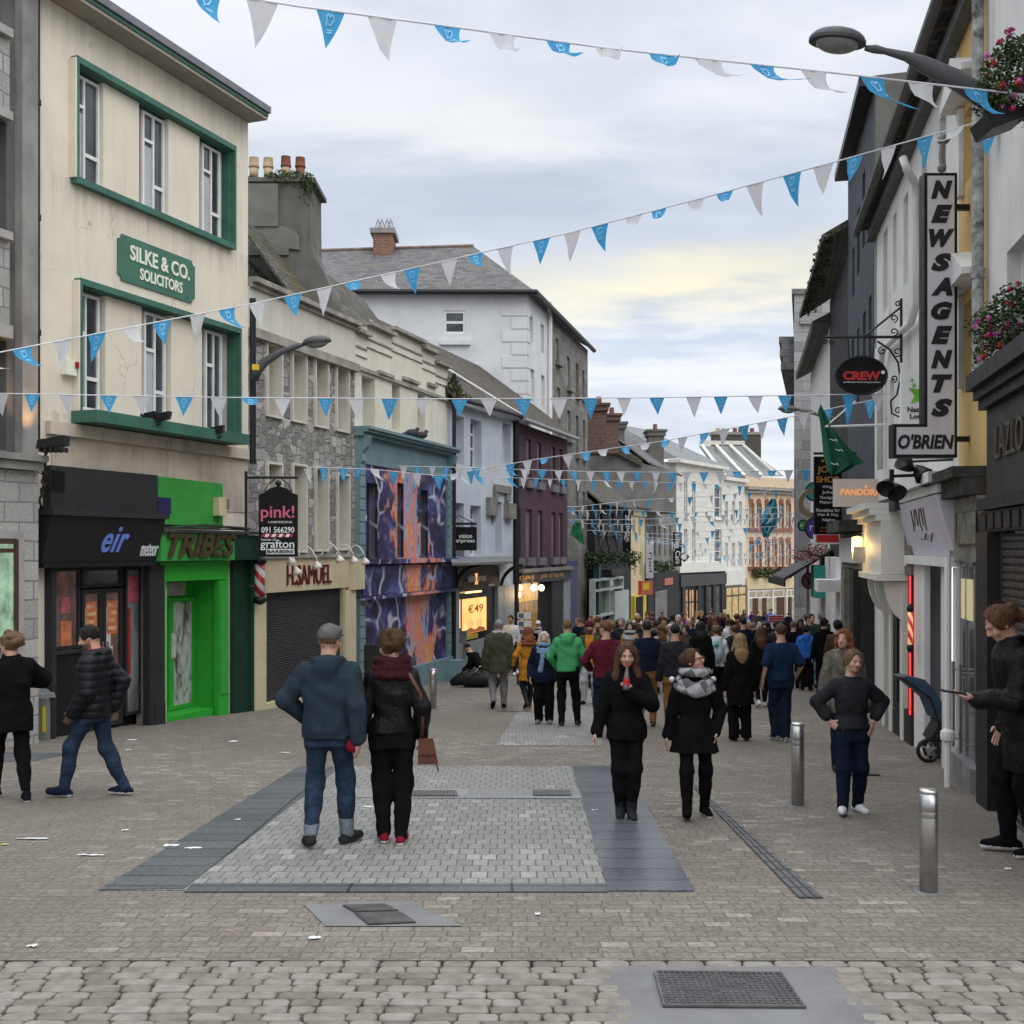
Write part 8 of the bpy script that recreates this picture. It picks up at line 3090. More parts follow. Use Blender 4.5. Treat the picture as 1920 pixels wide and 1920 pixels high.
TONE={'fair':(.50,.29,.21),'pink':(.48,.25,.18),'tan':(.36,.20,.13),'dark':(.10,.05,.032)}
def garment_torso(v,J,sex,t,zlo,zhi,flare=0,k=.03,bulk=1.0,belly=0):
 zs=[z for z in TZ+J['dz'] if zlo < z < zhi]
 zs=np.array([zlo]+zs+[zhi])
 src=TZ+J['dz']
 a=np.interp(zs,src,TA[sex])*bulk+t
 b=np.interp(zs,src,TB[sex])*bulk+t
 w=np.clip((1.0+J['dz']-zs)/.35,0,1)
 a,b=a+flare*w,b+flare*w+belly*np.exp(-((zs-1.08-J['dz'])/.15) ** 2)
 cy=[float(J['cy'](z)) for z in zs]
 v.loft(list(zs),list(a),list(b),[0.0]*len(zs),cy,k,2.3)
def person(sp,loc,rz,scl,label,group=None,vx=None,thingname='person'):
 vx=vx or sp.get('vx',.014)
 fine=vx < .0095
 sex=sp.get('sex','m')
 J=skel(sp)
 t=thing(thingname,label,'person',tuple(loc),group)
 allp=np.array([J['neck'],J['hc']]+J['ank']+J['knee']+J['wri']+J['elb']+J['sho'])
 lo,hi=allp.min(0)-(.3,.34,.1),allp.max(0)+(.3,.34,.26)
 lo[2]=-.03
 bw=sp.get('bulk',1.0)
 v=Vol(lo,hi,vx)
 garment_torso(v,J,sex,-.012,.82+J['dz'],1.485+J['dz']-abs(sp.get('lean',0))*.2,0,.03,bw)
 for i,s in enumerate((1,-1)):
  v.chain([J['sho'][i],J['elb'][i],J['wri'][i]],[.042,.036,.026],.02)
  v.chain([J['hip'][i],J['knee'][i],J['ank'][i]],[.08,.05,.036],.03)
  v.cap(J['ank'][i],J['ank'][i]+A3(0,.03,-.03),.032,.022,.02)
  d=J['wri'][i]-J['elb'][i]
  hd=sp.get('hdir',(None,None))[i]
  n=sp.get('palm',(None,None))[i] or (-s,.25,0)
  if not (sp.get('pockets',(0,0))[i]):
   hand(v,J['wri'][i],A3(*hd) if hd else d,A3(*n),s,sp.get('curl',(.45,.45))[i],fine)
 head(v,J,sex == 'f',fine)
 V,F=v.mesh()
 tone=TONE[sp.get('skin','fair')]
 hc=HAIRC[sp.get('hair',('short','brown'))[1]]
 be=sp.get('beard')
 put_mesh('body',V,F,SKIN,t,rz,scl,skin_col(V,J,tone,sp.get('lips',(.34,.10,.085)),tuple(x*.6 for x in hc),HAIRC[be] if be else None))
 b=sp.get('legs',{})
 v=Vol(lo,hi,vx)
 tt=b.get('t',.012)
 garment_torso(v,J,sex,tt*.7,.80+J['dz'],1.04+J['dz'],0,.03,bw)
 for i in (0,1):
  kn,an,hp=J['knee'][i],J['ank'][i],J['hip'][i]
  end=an+(kn-an)*b.get('end',-.02)
  v.chain([hp,kn,end],[.086*b.get('w',1)+tt,.060*b.get('w',1)+tt,b.get('hem',.043)+tt],.06)
  v.ell(kn*.66+an*.34+A3(0,-.012,0),(.042+tt,.046+tt,.13),.06)
 v.rough(b.get('fold',.0035),1.5,sp.get('ph',0))
 v.keep(lambda X,Y,Z:.05+0*X+0*Y-Z)
 V,F=v.mesh()
 mats,mi=[b.get('m')],None
 if b.get('cuff'):
  mats.append(b['cuff'])
  mi=(V[F].mean(1)[:,2] < .2).astype(int)
 put_mesh('trousers',V,F,mats,t,rz,scl,None,mi)
 sm,so=sp.get('shoes',(None,None))
 v=Vol(lo,(hi[0],hi[1],.55),min(vx,.012))
 for i in (0,1):
  x,y,pt=sp.get('feet',((.1,0,0),(-.1,0,0)))[i]
  an=J['ank'][i]
  tox=(1,-1)[i]*sp.get('toe_out',.18)
  if pt >= 0:
   toe=A3(an[0]+tox*.15,an[1]+.15*math.cos(R(pt)),.034)
   heel=A3(an[0]-tox*.04,an[1]-.055,an[2]-.045)
   if pt == 0:
    heel[2]=.04
  else:
   toe=A3(an[0]+tox*.15,an[1]+.14,.038+.15*math.sin(R(-pt)))
   heel=A3(an[0]-tox*.04,an[1]-.05,.038)
  mid=(toe*.55+heel*.45)+A3(0,0,.008)
  v.chain([heel,mid,toe],[.038,.043,.036],.02)
  v.cap(an+A3(0,-.005,.0),mid+A3(0,0,.01),.046,.036,.025)
  if sp.get('boots'):
   v.cap(an,an+(J['knee'][i]-an)*.2,.052,.054,.02)
 if all(p[2] == 0 for p in sp.get('feet',((.1,0,0),(-.1,0,0)))):
  v.keep(lambda X,Y,Z:.004+0*X+0*Y-Z)
 V,F=v.mesh()
 if len(V):
  z=V[F].mean(1)
  put_mesh('shoes',V,F,[sm,so],t,rz,scl,None,(z[:,2] < .030).astype(int))
 o=sp.get('top',{})
 v=Vol(lo,hi,vx)
 tt=o.get('t',.02)
 hem=o.get('hem',.86)+J['dz']
 garment_torso(v,J,sex,tt,hem,1.475+J['dz']-abs(sp.get('lean',0))*.2+o.get('collar',0),o.get('flare',0),.02,bw,o.get('belly',0))
 sl=o.get('sleeve',1.0)
 for i in (0,1):
  S,E,W=J['sho'][i],J['elb'][i],J['wri'][i]
  sw=o.get('arm',1.0)
  D=E-S
  v.cap(S,S+D*.12,.046*sw+tt,.046*sw+tt,.05)
  if sl > .5:
   W2=E+(W-E)*(sl-.5)*2
   v.chain([S+D*.1,E,W2],[.045*sw+tt,.039*sw+tt,.031*sw+tt*.9],.014)
  else:
   v.cap(S+D*.1,S+D*sl*2,.046*sw+tt,.047*sw+tt,.014)
 nk=J['neck']
 if o.get('hood'):
  for a in np.linspace(-2.3,2.3,8):
   p=nk+A3(math.sin(a)*.095,-math.cos(a)*.085-.01,.0+.02*math.cos(a))
   v.ell(p,(.048,.045,.038),.03)
  v.ell(nk+A3(0,-.125,-.05),(.10,.045,.10),.04)
 if o.get('collar'):
  for a in np.linspace(-2.7,2.7,21):
   p=nk+A3(math.sin(a)*.078,-math.cos(a)*.072,.01)
   v.cap(p,p+A3(0,0,.035),.018,.014,.02)
 if not o.get('collar'):
  v.ell(nk+A3(0,.03,.055),(.066,.075,.06),.012,None,True)
 v.rough(o.get('fold',.0045),o.get('fr',1.0),sp.get('ph',0)+2)
 if o.get('puff'):
  Z=v.ax[2][None,None,:]
  v.f=v.f+(.0045-.009*np.abs(np.sin(Z*40)) ** .6).astype(np.float32)*np.ones_like(v.f)
 if o.get('open'):
  v.keep(lambda X,Y,Z:np.minimum(.05-np.abs(X-.0),Y-J['pel'][1]-.05)+0*Z)
 V,F=v.mesh()
 mats,mi=[o['m']],None
 if o.get('panel') or o.get('lining'):
  q=V[F].mean(1)
  mats.append(o.get('panel') or o['lining'])
  if o.get('panel'):
   mi=((np.abs(q[:,0]) < .085+.12*np.clip(1.2-q[:,2],0,1)*0) & (q[:,1] > J['pel'][1]+.02) & (np.abs(q[:,0]) < .1)).astype(int)
  else:
   mi=((q[:,2] > nk[2]+.0) & (np.hypot(q[:,0],q[:,1]-nk[1]) < .105)).astype(int)
 put_mesh(o.get('name','jacket'),V,F,mats,t,rz,scl,None,mi)
 st,hcol=sp.get('hair',('short','brown'))
 c,Rh=J['hc'],J['Rh']
 L=lambda x,y,z:c+Rh @ A3(x,y,z)
 hv=Vol(c-(.3,.34,.62),c+(.3,.3,.3),min(vx,.012))
 if st != 'bald':
  th={'short':.010,'crop':.006,'cap':.004,'beanie':.004}.get(st,.016)
  hv.ell(L(0,-.014,.026),(.074+th,.094+th,.090+th),.01,Rh)
  if st in ('long','bob','curly'):
   zl={'long':-.36,'bob':-.15,'curly':-.24}[st]
   wob=.05 if st == 'long' else .02
   for s in (1,-1):
    hv.chain([L(s*.066,-.005,.04),L(s*.084,.0,-.06),c+Rh @ A3(s*.10,.01,-.12)*1.0+A3(0,.02 if st == 'long' else 0,zl*.35)],[.034,.036,.03],.03)
    if st == 'long':
     hv.chain([L(s*.09,-.0,-.1),J['neck']+A3(s*.115,.055,-.05),J['neck']+A3(s*.105,.10,-.2)],[.036,.034,.012],.03)
   hv.chain([L(0,-.07,.02),L(0,-.08,-.1),J['neck']+A3(0,-.10,-.06 if st != 'bob' else 0),J['neck']+A3(0,-.115,min(zl+.15,-.0))],[.08,.09,.105,.055 if st == 'long' else .065],.04,e=(0,1,0),sc=1.7)
  if st in ('bun','pony'):
   hv.ell(L(0,-.115,.045),(.045,.04,.045),.03,Rh)
  if st == 'pony':
   hv.chain([L(0,-.12,.03),L(0,-.15,-.06),L(0,-.13,-.2)],[.035,.035,.012],.03)
  if st == 'messy':
   for i in range(26):
    a,e_=rng.uniform(0,6.28),rng.uniform(-.2,1.2)
    hv.ell(L(.085*math.cos(e_)*math.cos(a),-.02+.10*math.cos(e_)*math.sin(a)-.01,.03+.10*math.sin(e_)),(.028,.028,.024),.02,Rh)
   hv.ell(L(.0,-.1,.05),(.07,.05,.06),.03,Rh)
  hl={'short':.062,'crop':.062,'cap':.05}.get(st,.058)
  fz={'bun':.05,'pony':.05}.get(st,.035)
  def face(X,Y,Z):
   q=[(X-c[0])*Rh[0][i]+(Y-c[1])*Rh[1][i]+(Z-c[2])*Rh[2][i] for i in range(3)]
   back=st in ('pony','bun','messy')
   k0=np.sqrt((q[0]/(.084 if back else .072 if st not in ('short','crop','cap') else .078)) ** 2+((q[1]-.12)/.095) ** 2+((q[2]+.035)/(.155 if back else .138)) ** 2)
   d1=(1-k0)*.07
   if st in ('short','crop','cap','bun','pony','messy','beanie'):
    d1=np.maximum(d1,np.minimum(-.065-q[2]+.0*X,.3) if st in ('bun','pony','messy') else np.maximum(-.05-q[2],np.minimum(-.012-q[2],q[1]+.035)))
   return d1
  hv.rough({'curly':.011,'messy':.008,'long':.005,'bob':.005}.get(st,.0025),2.2 if st in ('curly','messy') else 1.6,sp.get('ph',1))
  hv.keep(face)
  V,F=hv.mesh()
  if fine and len(V):
   ln={'long':.10,'messy':.05,'curly':.06}.get(st,.03)
   pick=V[rng.integers(0,len(V),700)]
   o_=(pick-c)/(np.linalg.norm(pick-c,axis=1)[:,None]+1e-6)
   d_=o_*.5+rng.normal(0,.35,(700,3))+np.array((0,-.15,-.75))*(1 if st in ('long','short','crop') else .3)
   d_ /= np.linalg.norm(d_,axis=1)[:,None]
   w_=np.cross(d_,o_)*.0016
   L_=ln*rng.uniform(.4,1.2,(700,1))
   a_,m_,e_=pick-o_*.004,pick+d_*L_*.5+o_*L_*.18,pick+d_*L_+o_*L_*.12
   n0=len(V)
   V=np.concatenate([V,a_-w_,a_+w_,m_-w_,m_+w_,e_-w_*.4,e_+w_*.4])
   i_=np.arange(700)+n0
   F=np.concatenate([F,np.stack([i_,i_+700,i_+2100,i_+1400],1),np.stack([i_+1400,i_+2100,i_+3500,i_+2800],1)])
  put_mesh('hair',V,F,MATS['hair_' +hcol],t,rz,scl)
 hat=sp.get('hat')
 if hat:
  hv=Vol(c-(.22,.26,.2),c+(.22,.3,.3),min(vx,.010))
  kind,hm=hat
  hv.ell(L(0,-.014,.045),(.090,.112,.095),.01,Rh)
  if kind == 'flat':
   hv.ell(L(0,.035,.085),(.085,.095,.035),.03,Rh)
  if kind in ('flat','cap'):
   hv.ell(L(0,.115,.048),(.07,.055,.010),.02,Rh)
  zc={'flat':.012,'cap':.03,'beanie':.01}[kind]
  hv.keep(lambda X,Y,Z:zc+.02*0-((X-c[0])*Rh[0][2]+(Y-c[1])*Rh[1][2]+(Z-c[2])*Rh[2][2]))
  hv.rough(.002,2)
  V,F=hv.mesh()
  put_mesh('hat',V,F,hm,t,rz,scl)
 sc2=sp.get('scarf')
 if sc2:
  hv=Vol(nk-(.3,.3,.5),nk+(.3,.3,.2),min(vx,.011))
  w=sc2.get('w',1)
  for j in range(3):
   pts=[nk+A3(math.sin(a)*(.10+.018*j)*w,-math.cos(a)*(.092+.016*j)*w+.01,.045-.045*j*w-(.03*w*(1-math.cos(a)) if j else 0)) for a in np.linspace(-math.pi,math.pi,17)]
   hv.chain(pts,[.034*(1+.25*(w-1))]*17,.02)
  if sc2.get('tail'):
   hv.chain([nk+A3(.03,.12,-.05),nk+A3(.02,.165,-.2),nk+A3(.06,.16,-.44)],[.042,.045,.05],.02,e=(0,1,0),sc=2.0)
  if sc2.get('bib'):
   hv.chain([nk+A3(-.1,.10,-.06),nk+A3(0,.15,-.14),nk+A3(.1,.10,-.06)],[.05,.06,.05],.03)
  hv.rough(.006,1.6,4)
  V,F=hv.mesh()
  put_mesh('scarf',V,F,sc2['m'],t,rz,scl)
 return t,J
def place(sp,px,yf,top,yaw,label,group=None,Y=None):
 """stand a figure with its feet at row yf and its crown at row top of the photograph"""
 Y=Y or gY(yf)
 loc=A3((px-CX)/FP*Y,Y,gz(Y))
 h=(yf-top)/FP*Y
 J=skel(sp)
 topz=J['hc'][2]+.125+(.02 if sp.get('hat') else 0)
 s=h/topz
 t,J=person(sp,loc,R(yaw),s,label,group)
 W=lambda p:loc+s*(rot(yaw) @ np.array(p,float))
 return t,J,W,s
# ---------------------------------------------------------------- who is in the street
CLR={'black':(.006,.006,.0065),'charcoal':(.020,.020,.023),'navy':(.009,.013,.027),'blue':(.03,.12,.42),'jeans':(.020,.034,.057),'dark jeans':(.011,.017,.031),'teal blue':(.022,.033,.045),
       'olive':(.055,.056,.035),'mustard':(.40,.17,.02),'green':(.06,.30,.12),'maroon':(.085,.012,.022),'grey':(.16,.16,.165),'light grey':(.34,.34,.35),'white':(.60,.60,.60),'tan':(.22,.115,.04),
       'tweed':(.13,.115,.095),'dark green':(.018,.038,.024),'brown':(.06,.035,.02),'red':(.42,.02,.03),'beige':(.34,.29,.22),'purple':(.10,.02,.14),'pale blue':(.16,.24,.34),'rust':(.16,.055,.035),'crimson':(.16,.008,.02),'tee navy':(.010,.024,.052),'wine':(.038,.010,.013),'light denim':(.15,.175,.20)}
def fb(c,**k):
 if 'jeans' in c or c == 'light denim':
  k.setdefault('fscale',20)
  k.setdefault('fold',.8)
  k.setdefault('var',.4)
 return fabric('cloth_' +c.replace(' ','_'),CLR[c],**k)
LEATHER=fabric('black_leather',(.006,.006,.0065),.45,90,.3,.14,0,.9,14)
PUFF=fabric('puffer_nylon',(.006,.0065,.009),.5,120,.15,.2,0,.2,14)
SOLE={'w':M('sole_white',(.6,.6,.58),.6),'d':M('sole_dark',(.03,.028,.025),.7)}
def who(sex,hair,top,legs,shoe='black',sole='d',**k):
 s=dict(sex=sex,hair=hair,top=top if isinstance(top,dict) else dict(m=fb(top)),legs=legs if isinstance(legs,dict) else dict(m=fb(legs)),shoes=(fb(shoe,rough=.6),SOLE[sole]))
 s.update(k)
 return s
def tp(c,**k):
 return dict(m=fb(c) if isinstance(c,str) else c,**k)
NEAR=.0085
# couple from behind
sp=who('m',('crop','sandy'),tp('teal blue',t=.034,hem=.86,hood=1,fold=.007,name='hoodie',arm=1.15,belly=.01),dict(m=fb('jeans'),t=.009,hem=.05,cuff=fb('light denim'),fold=.003,end=.02),'charcoal','d',
         vx=NEAR,feet=((.13,.10,0),(-.11,-.06,12)),toe_out=.5,hands=((.25,-.06,.87),(-.20,.14,.99)),poles=((.5,-1,0),(-1,-.5,0)),hat=('flat',fabric('cap_tweed',(.105,.10,.10),.95,300)),head=(-12,-4,0),bulk=1.10,broad=1.08,pockets=(0,1))
t1,J1,W1,s1=place(sp,615,1586,1168,-3,'man in a blue hooded sweatshirt, cuffed jeans and grey flat cap, seen from behind')
sp=who('f',('messy','chestnut'),tp(LEATHER,t=.028,hem=.93,fold=.007,name='leather_jacket',arm=1.15),dict(m=fb('black'),t=.012,w=1.05,fold=.004),'crimson','w',vx=NEAR,feet=((.075,-.03,0),(-.07,.05,0)),
         hands=((.24,.03,.90),(-.285,.02,.86)),poles=((.6,-1,0),(-.6,-1,0)),head=(42,-6,0),scarf=dict(m=fb('wine'),w=1.2),bulk=1.02)
t2,J2,W2,s2=place(sp,735,1582,1184,4,'woman in a black leather jacket and maroon scarf, seen from behind')
# brown shoulder bag
q=W2((.275,-.05,.80))
b=thing('shoulder_bag','brown leather shoulder bag hanging at the right hip of the woman in the leather jacket','bag',tuple(q))
BROWN=M('bag_leather',(.085,.028,.015),.5,.25,8,.2,60)
MB().hexa([q+np.array(p) for p in ((-.06,-.04,-.13),(.10,-.04,-.13),(.10,.05,-.13),(-.06,.05,-.13),(-.05,-.03,.07),(.06,-.03,.07),(.06,.04,.07),(-.05,.04,.07))]).build('pouch',BROWN,b)
MB().hexa([q+np.array(p) for p in ((-.055,-.052,-.05),(.085,-.052,-.05),(.085,-.041,-.05),(-.055,-.041,-.05),(-.052,-.044,.08),(.065,-.044,.08),(.065,-.032,.08),(-.052,-.032,.08))]).build('flap',BROWN,b)
MB().tube([q+A3(-.03,-.02,.07),W2((.255,-.105,1.05)),W2((.235,-.125,1.25)),W2((.15,-.11,1.40)),W2((.10,-.02,1.44))],.017,6).build('strap',BROWN,b,True)
MB().tube([q+A3(.09,-.03,-.12),q+A3(.11,-.04,-.19)],.006,5).build('tassel',BROWN,b)
q=(W1(J1['wri'][0])+W2(J2['wri'][1]))/2+A3(-.03,-.09,-.04)
b=thing('pouch','small red patterned pouch held between the couple','pouch',tuple(q))
m=MB().lathe(q,[(0,-.02),(.04,-.016),(.055,0),(.04,.016),(0,.02)],16,(.2,-1,.1)).build('pouch_body',fb('crimson'),b,True)
MB().tube([q+A3(-.035,.01,.04),q+A3(0,-.01,.054),q+A3(.035,.0,.04)],.006,5).build('zip',M('zip_brass',(.4,.28,.1),.4,metal=.7),b)
# two women walking towards the camera
sp=who('f',('long','chestnut'),tp('black',t=.032,hem=.80,flare=.01,fold=.006,collar=.01,name='coat',arm=1.1),dict(m=fb('black'),t=.008,w=.96,fold=.003),'charcoal','d',boots=1,vx=.0062,
         feet=((.055,.0,0),(-.045,.08,0)),hands=((.30,.05,.86),(-.035,.25,1.27)),poles=((.5,-1,0),(-1,-.1,-.9)),hdir=(None,(.25,.1,.55)),palm=((-1,.2,0),(.9,-.5,0)),curl=(.5,1.15),head=(0,-10,0),lips=(.42,.05,.05),toe_out=.1)
t3,J3,W3,s3=place(sp,1174,1532,1203,178,'woman with long brown hair in a black coat drinking from a small red labelled bottle')
q=W3(J3['wri'][1]+A3(.055,.05,.075))
top=W3(J3['hc']+A3(.0,.125,-.062))
b=thing('drink_bottle','small red labelled drink bottle raised to the mouth of the long-haired woman','bottle',tuple(q))
ax=(top-q)/np.linalg.norm(top-q)
Lb=float(np.linalg.norm(top-q))
MB().lathe(q-ax*.04,[(.026,0),(.028,.02),(.028,.1),(.02,.1+Lb*.3),(.011,.02+Lb*.85),(.011,.04+Lb)],14,ax).build('glass_body',M('cola_glass',(.10,.07,.07),.1),b,True)
MB().lathe(q-ax*.04,[(.0288,.045),(.0295,.05),(.0295,.098),(.0288,.1)],14,ax).build('label_band',fb('red',rough=.5),b)
MB().lathe(q+ax*(.0+Lb*.97-.03),[(.0135,0),(.0135,.02),(0,.021)],12,ax).build('cap',fb('red',rough=.5),b)
BW,t_,b_=base('scarf_check')
ck=nn(t_,'ShaderNodeTexChecker')
ck.inputs['Scale'].default_value=7.5
ck.inputs['Color1'].default_value=(.30,.30,.31,1)
ck.inputs['Color2'].default_value=(.02,.02,.022,1)
v_=nn(t_,'ShaderNodeTexCoord').outputs['Object']
t_.links.new(mapping(t_,v_,loc=(.3,.1,.03),rot=(.5,.4,.3)),ck.inputs[0])
t_.links.new(mixc(t_,.35,ck.outputs[0],(.2,.2,.2)),b_.inputs['Base Color'])
b_.inputs['Roughness'].default_value=.95
bump(t_,b_,noise(t_,v_,14,4),.6,.03)
sp=who('f',('bun','chestnut'),tp('black',t=.028,hem=.70,flare=.075,fold=.006,name='coat',arm=1.1),dict(m=fb('black'),t=.006,w=.94,fold=.003),'black','w',vx=.0062,feet=((.10,.24,-30),(-.13,-.02,0)),
         hands=((.27,.05,.84),(-.21,.16,.90)),poles=((.4,-1,0),(-1,-.7,0)),head=(52,16,4),scarf=dict(m=BW,w=1.28,bib=1))
t4,J4,W4,s4=place(sp,1298,1530,1214,182,'woman in glasses, grey checked scarf and black flared coat, looking up sideways')
L4=lambda x,y,z:W4(J4['hc']+J4['Rh'] @ A3(x,y,z))
k=MB()
for s in (1,-1):
 k.tube([L4(s*.034+.024*math.cos(a),.104,.002+.018*math.sin(a)) for a in np.linspace(0,2*math.pi,15)],.0034,5)
 k.tube([L4(s*.058,.10,.006),L4(s*.078,.03,.006),L4(s*.078,-.01,.004)],.0034,5)
k.tube([L4(-.011,.108,.004),L4(.011,.108,.004)],.0034,5)
k.build('glasses',M('frame_red',(.20,.05,.035),.4),t4)
for s in (-1,1):
 q=W4((s*.215,.02,1.42))
 MB().ball(q,.028,7).build('pompom',fb('white'),t4,True)
# hands on hips
sp=who('f',('pony','sandy'),tp('charcoal',t=.026,hem=.93,fold=.005,name='sweater',arm=1.15,sleeve=.86),dict(m=fb('navy'),t=.010,w=1.04,hem=.048,fold=.003),'white','w',vx=.0062,feet=((.12,.22,-18),(-.10,.0,0)),toe_out=.3,
         hands=((.225,.13,.985),(-.225,.13,.985)),poles=((1,-.35,.0),(-1,-.35,.0)),hdir=((-.55,.55,-.55),(.3,.5,-.8)),palm=((-.5,-.8,.2),(.6,-.8,.2)),curl=(.15,.25),head=(14,-2,-8),lips=(.42,.13,.11),bulk=1.04)
place(sp,1590,1522,1216,180,'woman with tied back hair in a dark sweater, hands on hips, white trainers')
# left edge
sp=who('f',('messy','sandy'),tp('black',t=.05,hem=.74,flare=.02,fold=.006,collar=.01,name='coat',arm=1.3),dict(m=fb('black'),t=.006,w=1.05,end=.14,fold=.003),'black','w',vx=.0095,feet=((.09,-.20,0),(-.09,.26,0)),hands=((.12,.30,1.22),(-.25,.2,.95)),poles=((1,-.3,-.2),(-.5,-1,0)),head=(35,0,0))
place(sp,22,1500,1186,38,'woman in a black coat and leggings with messy tied up hair, at the left edge')
sp=who('m',('short','dark'),tp(PUFF,t=.036,hem=.84,hood=1,puff=1,fold=.0012,lining=fb('red'),name='puffer_jacket',arm=1.2),dict(m=fb('jeans'),t=.006,hem=.045,fold=.0025),'navy','w',vx=.0085,feet=((.08,-.25,0),(-.08,.30,-12)),hands=((.18,-.10,.88),(-.2,.15,.86)),head=(12,-20,0),beard='dark',shift=-.0,pockets=(0,0))
place(sp,182,1493,1172,86,'bearded man in a black hooded puffer jacket and blue jeans walking to the left')
# man with phone at right edge
sp=who('m',('pony','ginger'),tp(LEATHER,t=.03,hem=.58,flare=.03,fold=.006,collar=.01,name='leather_jacket',arm=1.2),dict(m=fb('black'),t=.012,fold=.005),'black','w',vx=.0085,feet=((.1,.1,0),(-.1,-.05,0)),hands=((.22,.1,.86),(-.12,.36,1.08)),poles=((.3,-1,0),(-.5,-.6,-.6)),hdir=(None,(.2,1,.1)),palm=((-1,.2,0),(.2,0,1)),curl=(.6,.5),head=(6,-34,0),lean=.08)
t8,J8,W8,s8=place(sp,1928,1603,1135,82,'ginger haired man in a black leather jacket bent over his phone at the right edge')
q=W8(J8['wri'][1]+A3(.03,.10,.035))
b=thing('mobile_phone','dark mobile phone held by the man at the right edge','phone',tuple(q))
MB().hexa([W8(J8['wri'][1]+A3(.03+x,.10+y,.03+z+y*.12)) for z in (0,.012) for x,y in ((-.04,-.04),(.04,-.04),(.04,.13),(-.04,.13))]).build('case',MATS['black_paint'],b)
MB().hexa([W8(J8['wri'][1]+A3(.03+x,.10+y,.0425+z+y*.12)) for z in (0,.002) for x,y in ((-.034,-.03),(.034,-.03),(.034,.12),(-.034,.12))]).build('screen',M('screen_dark',(.02,.02,.025),.15),b)
MB().tube([W8((-.13,.13,1.30)),W8((-.16,.10,1.38)),W8((-.13,-.02,1.44)),W8((-.11,-.14,1.3)),W8((-.1,-.16,1.1))],.012,6).build('bag_strap',fb('light grey'),t8,True)
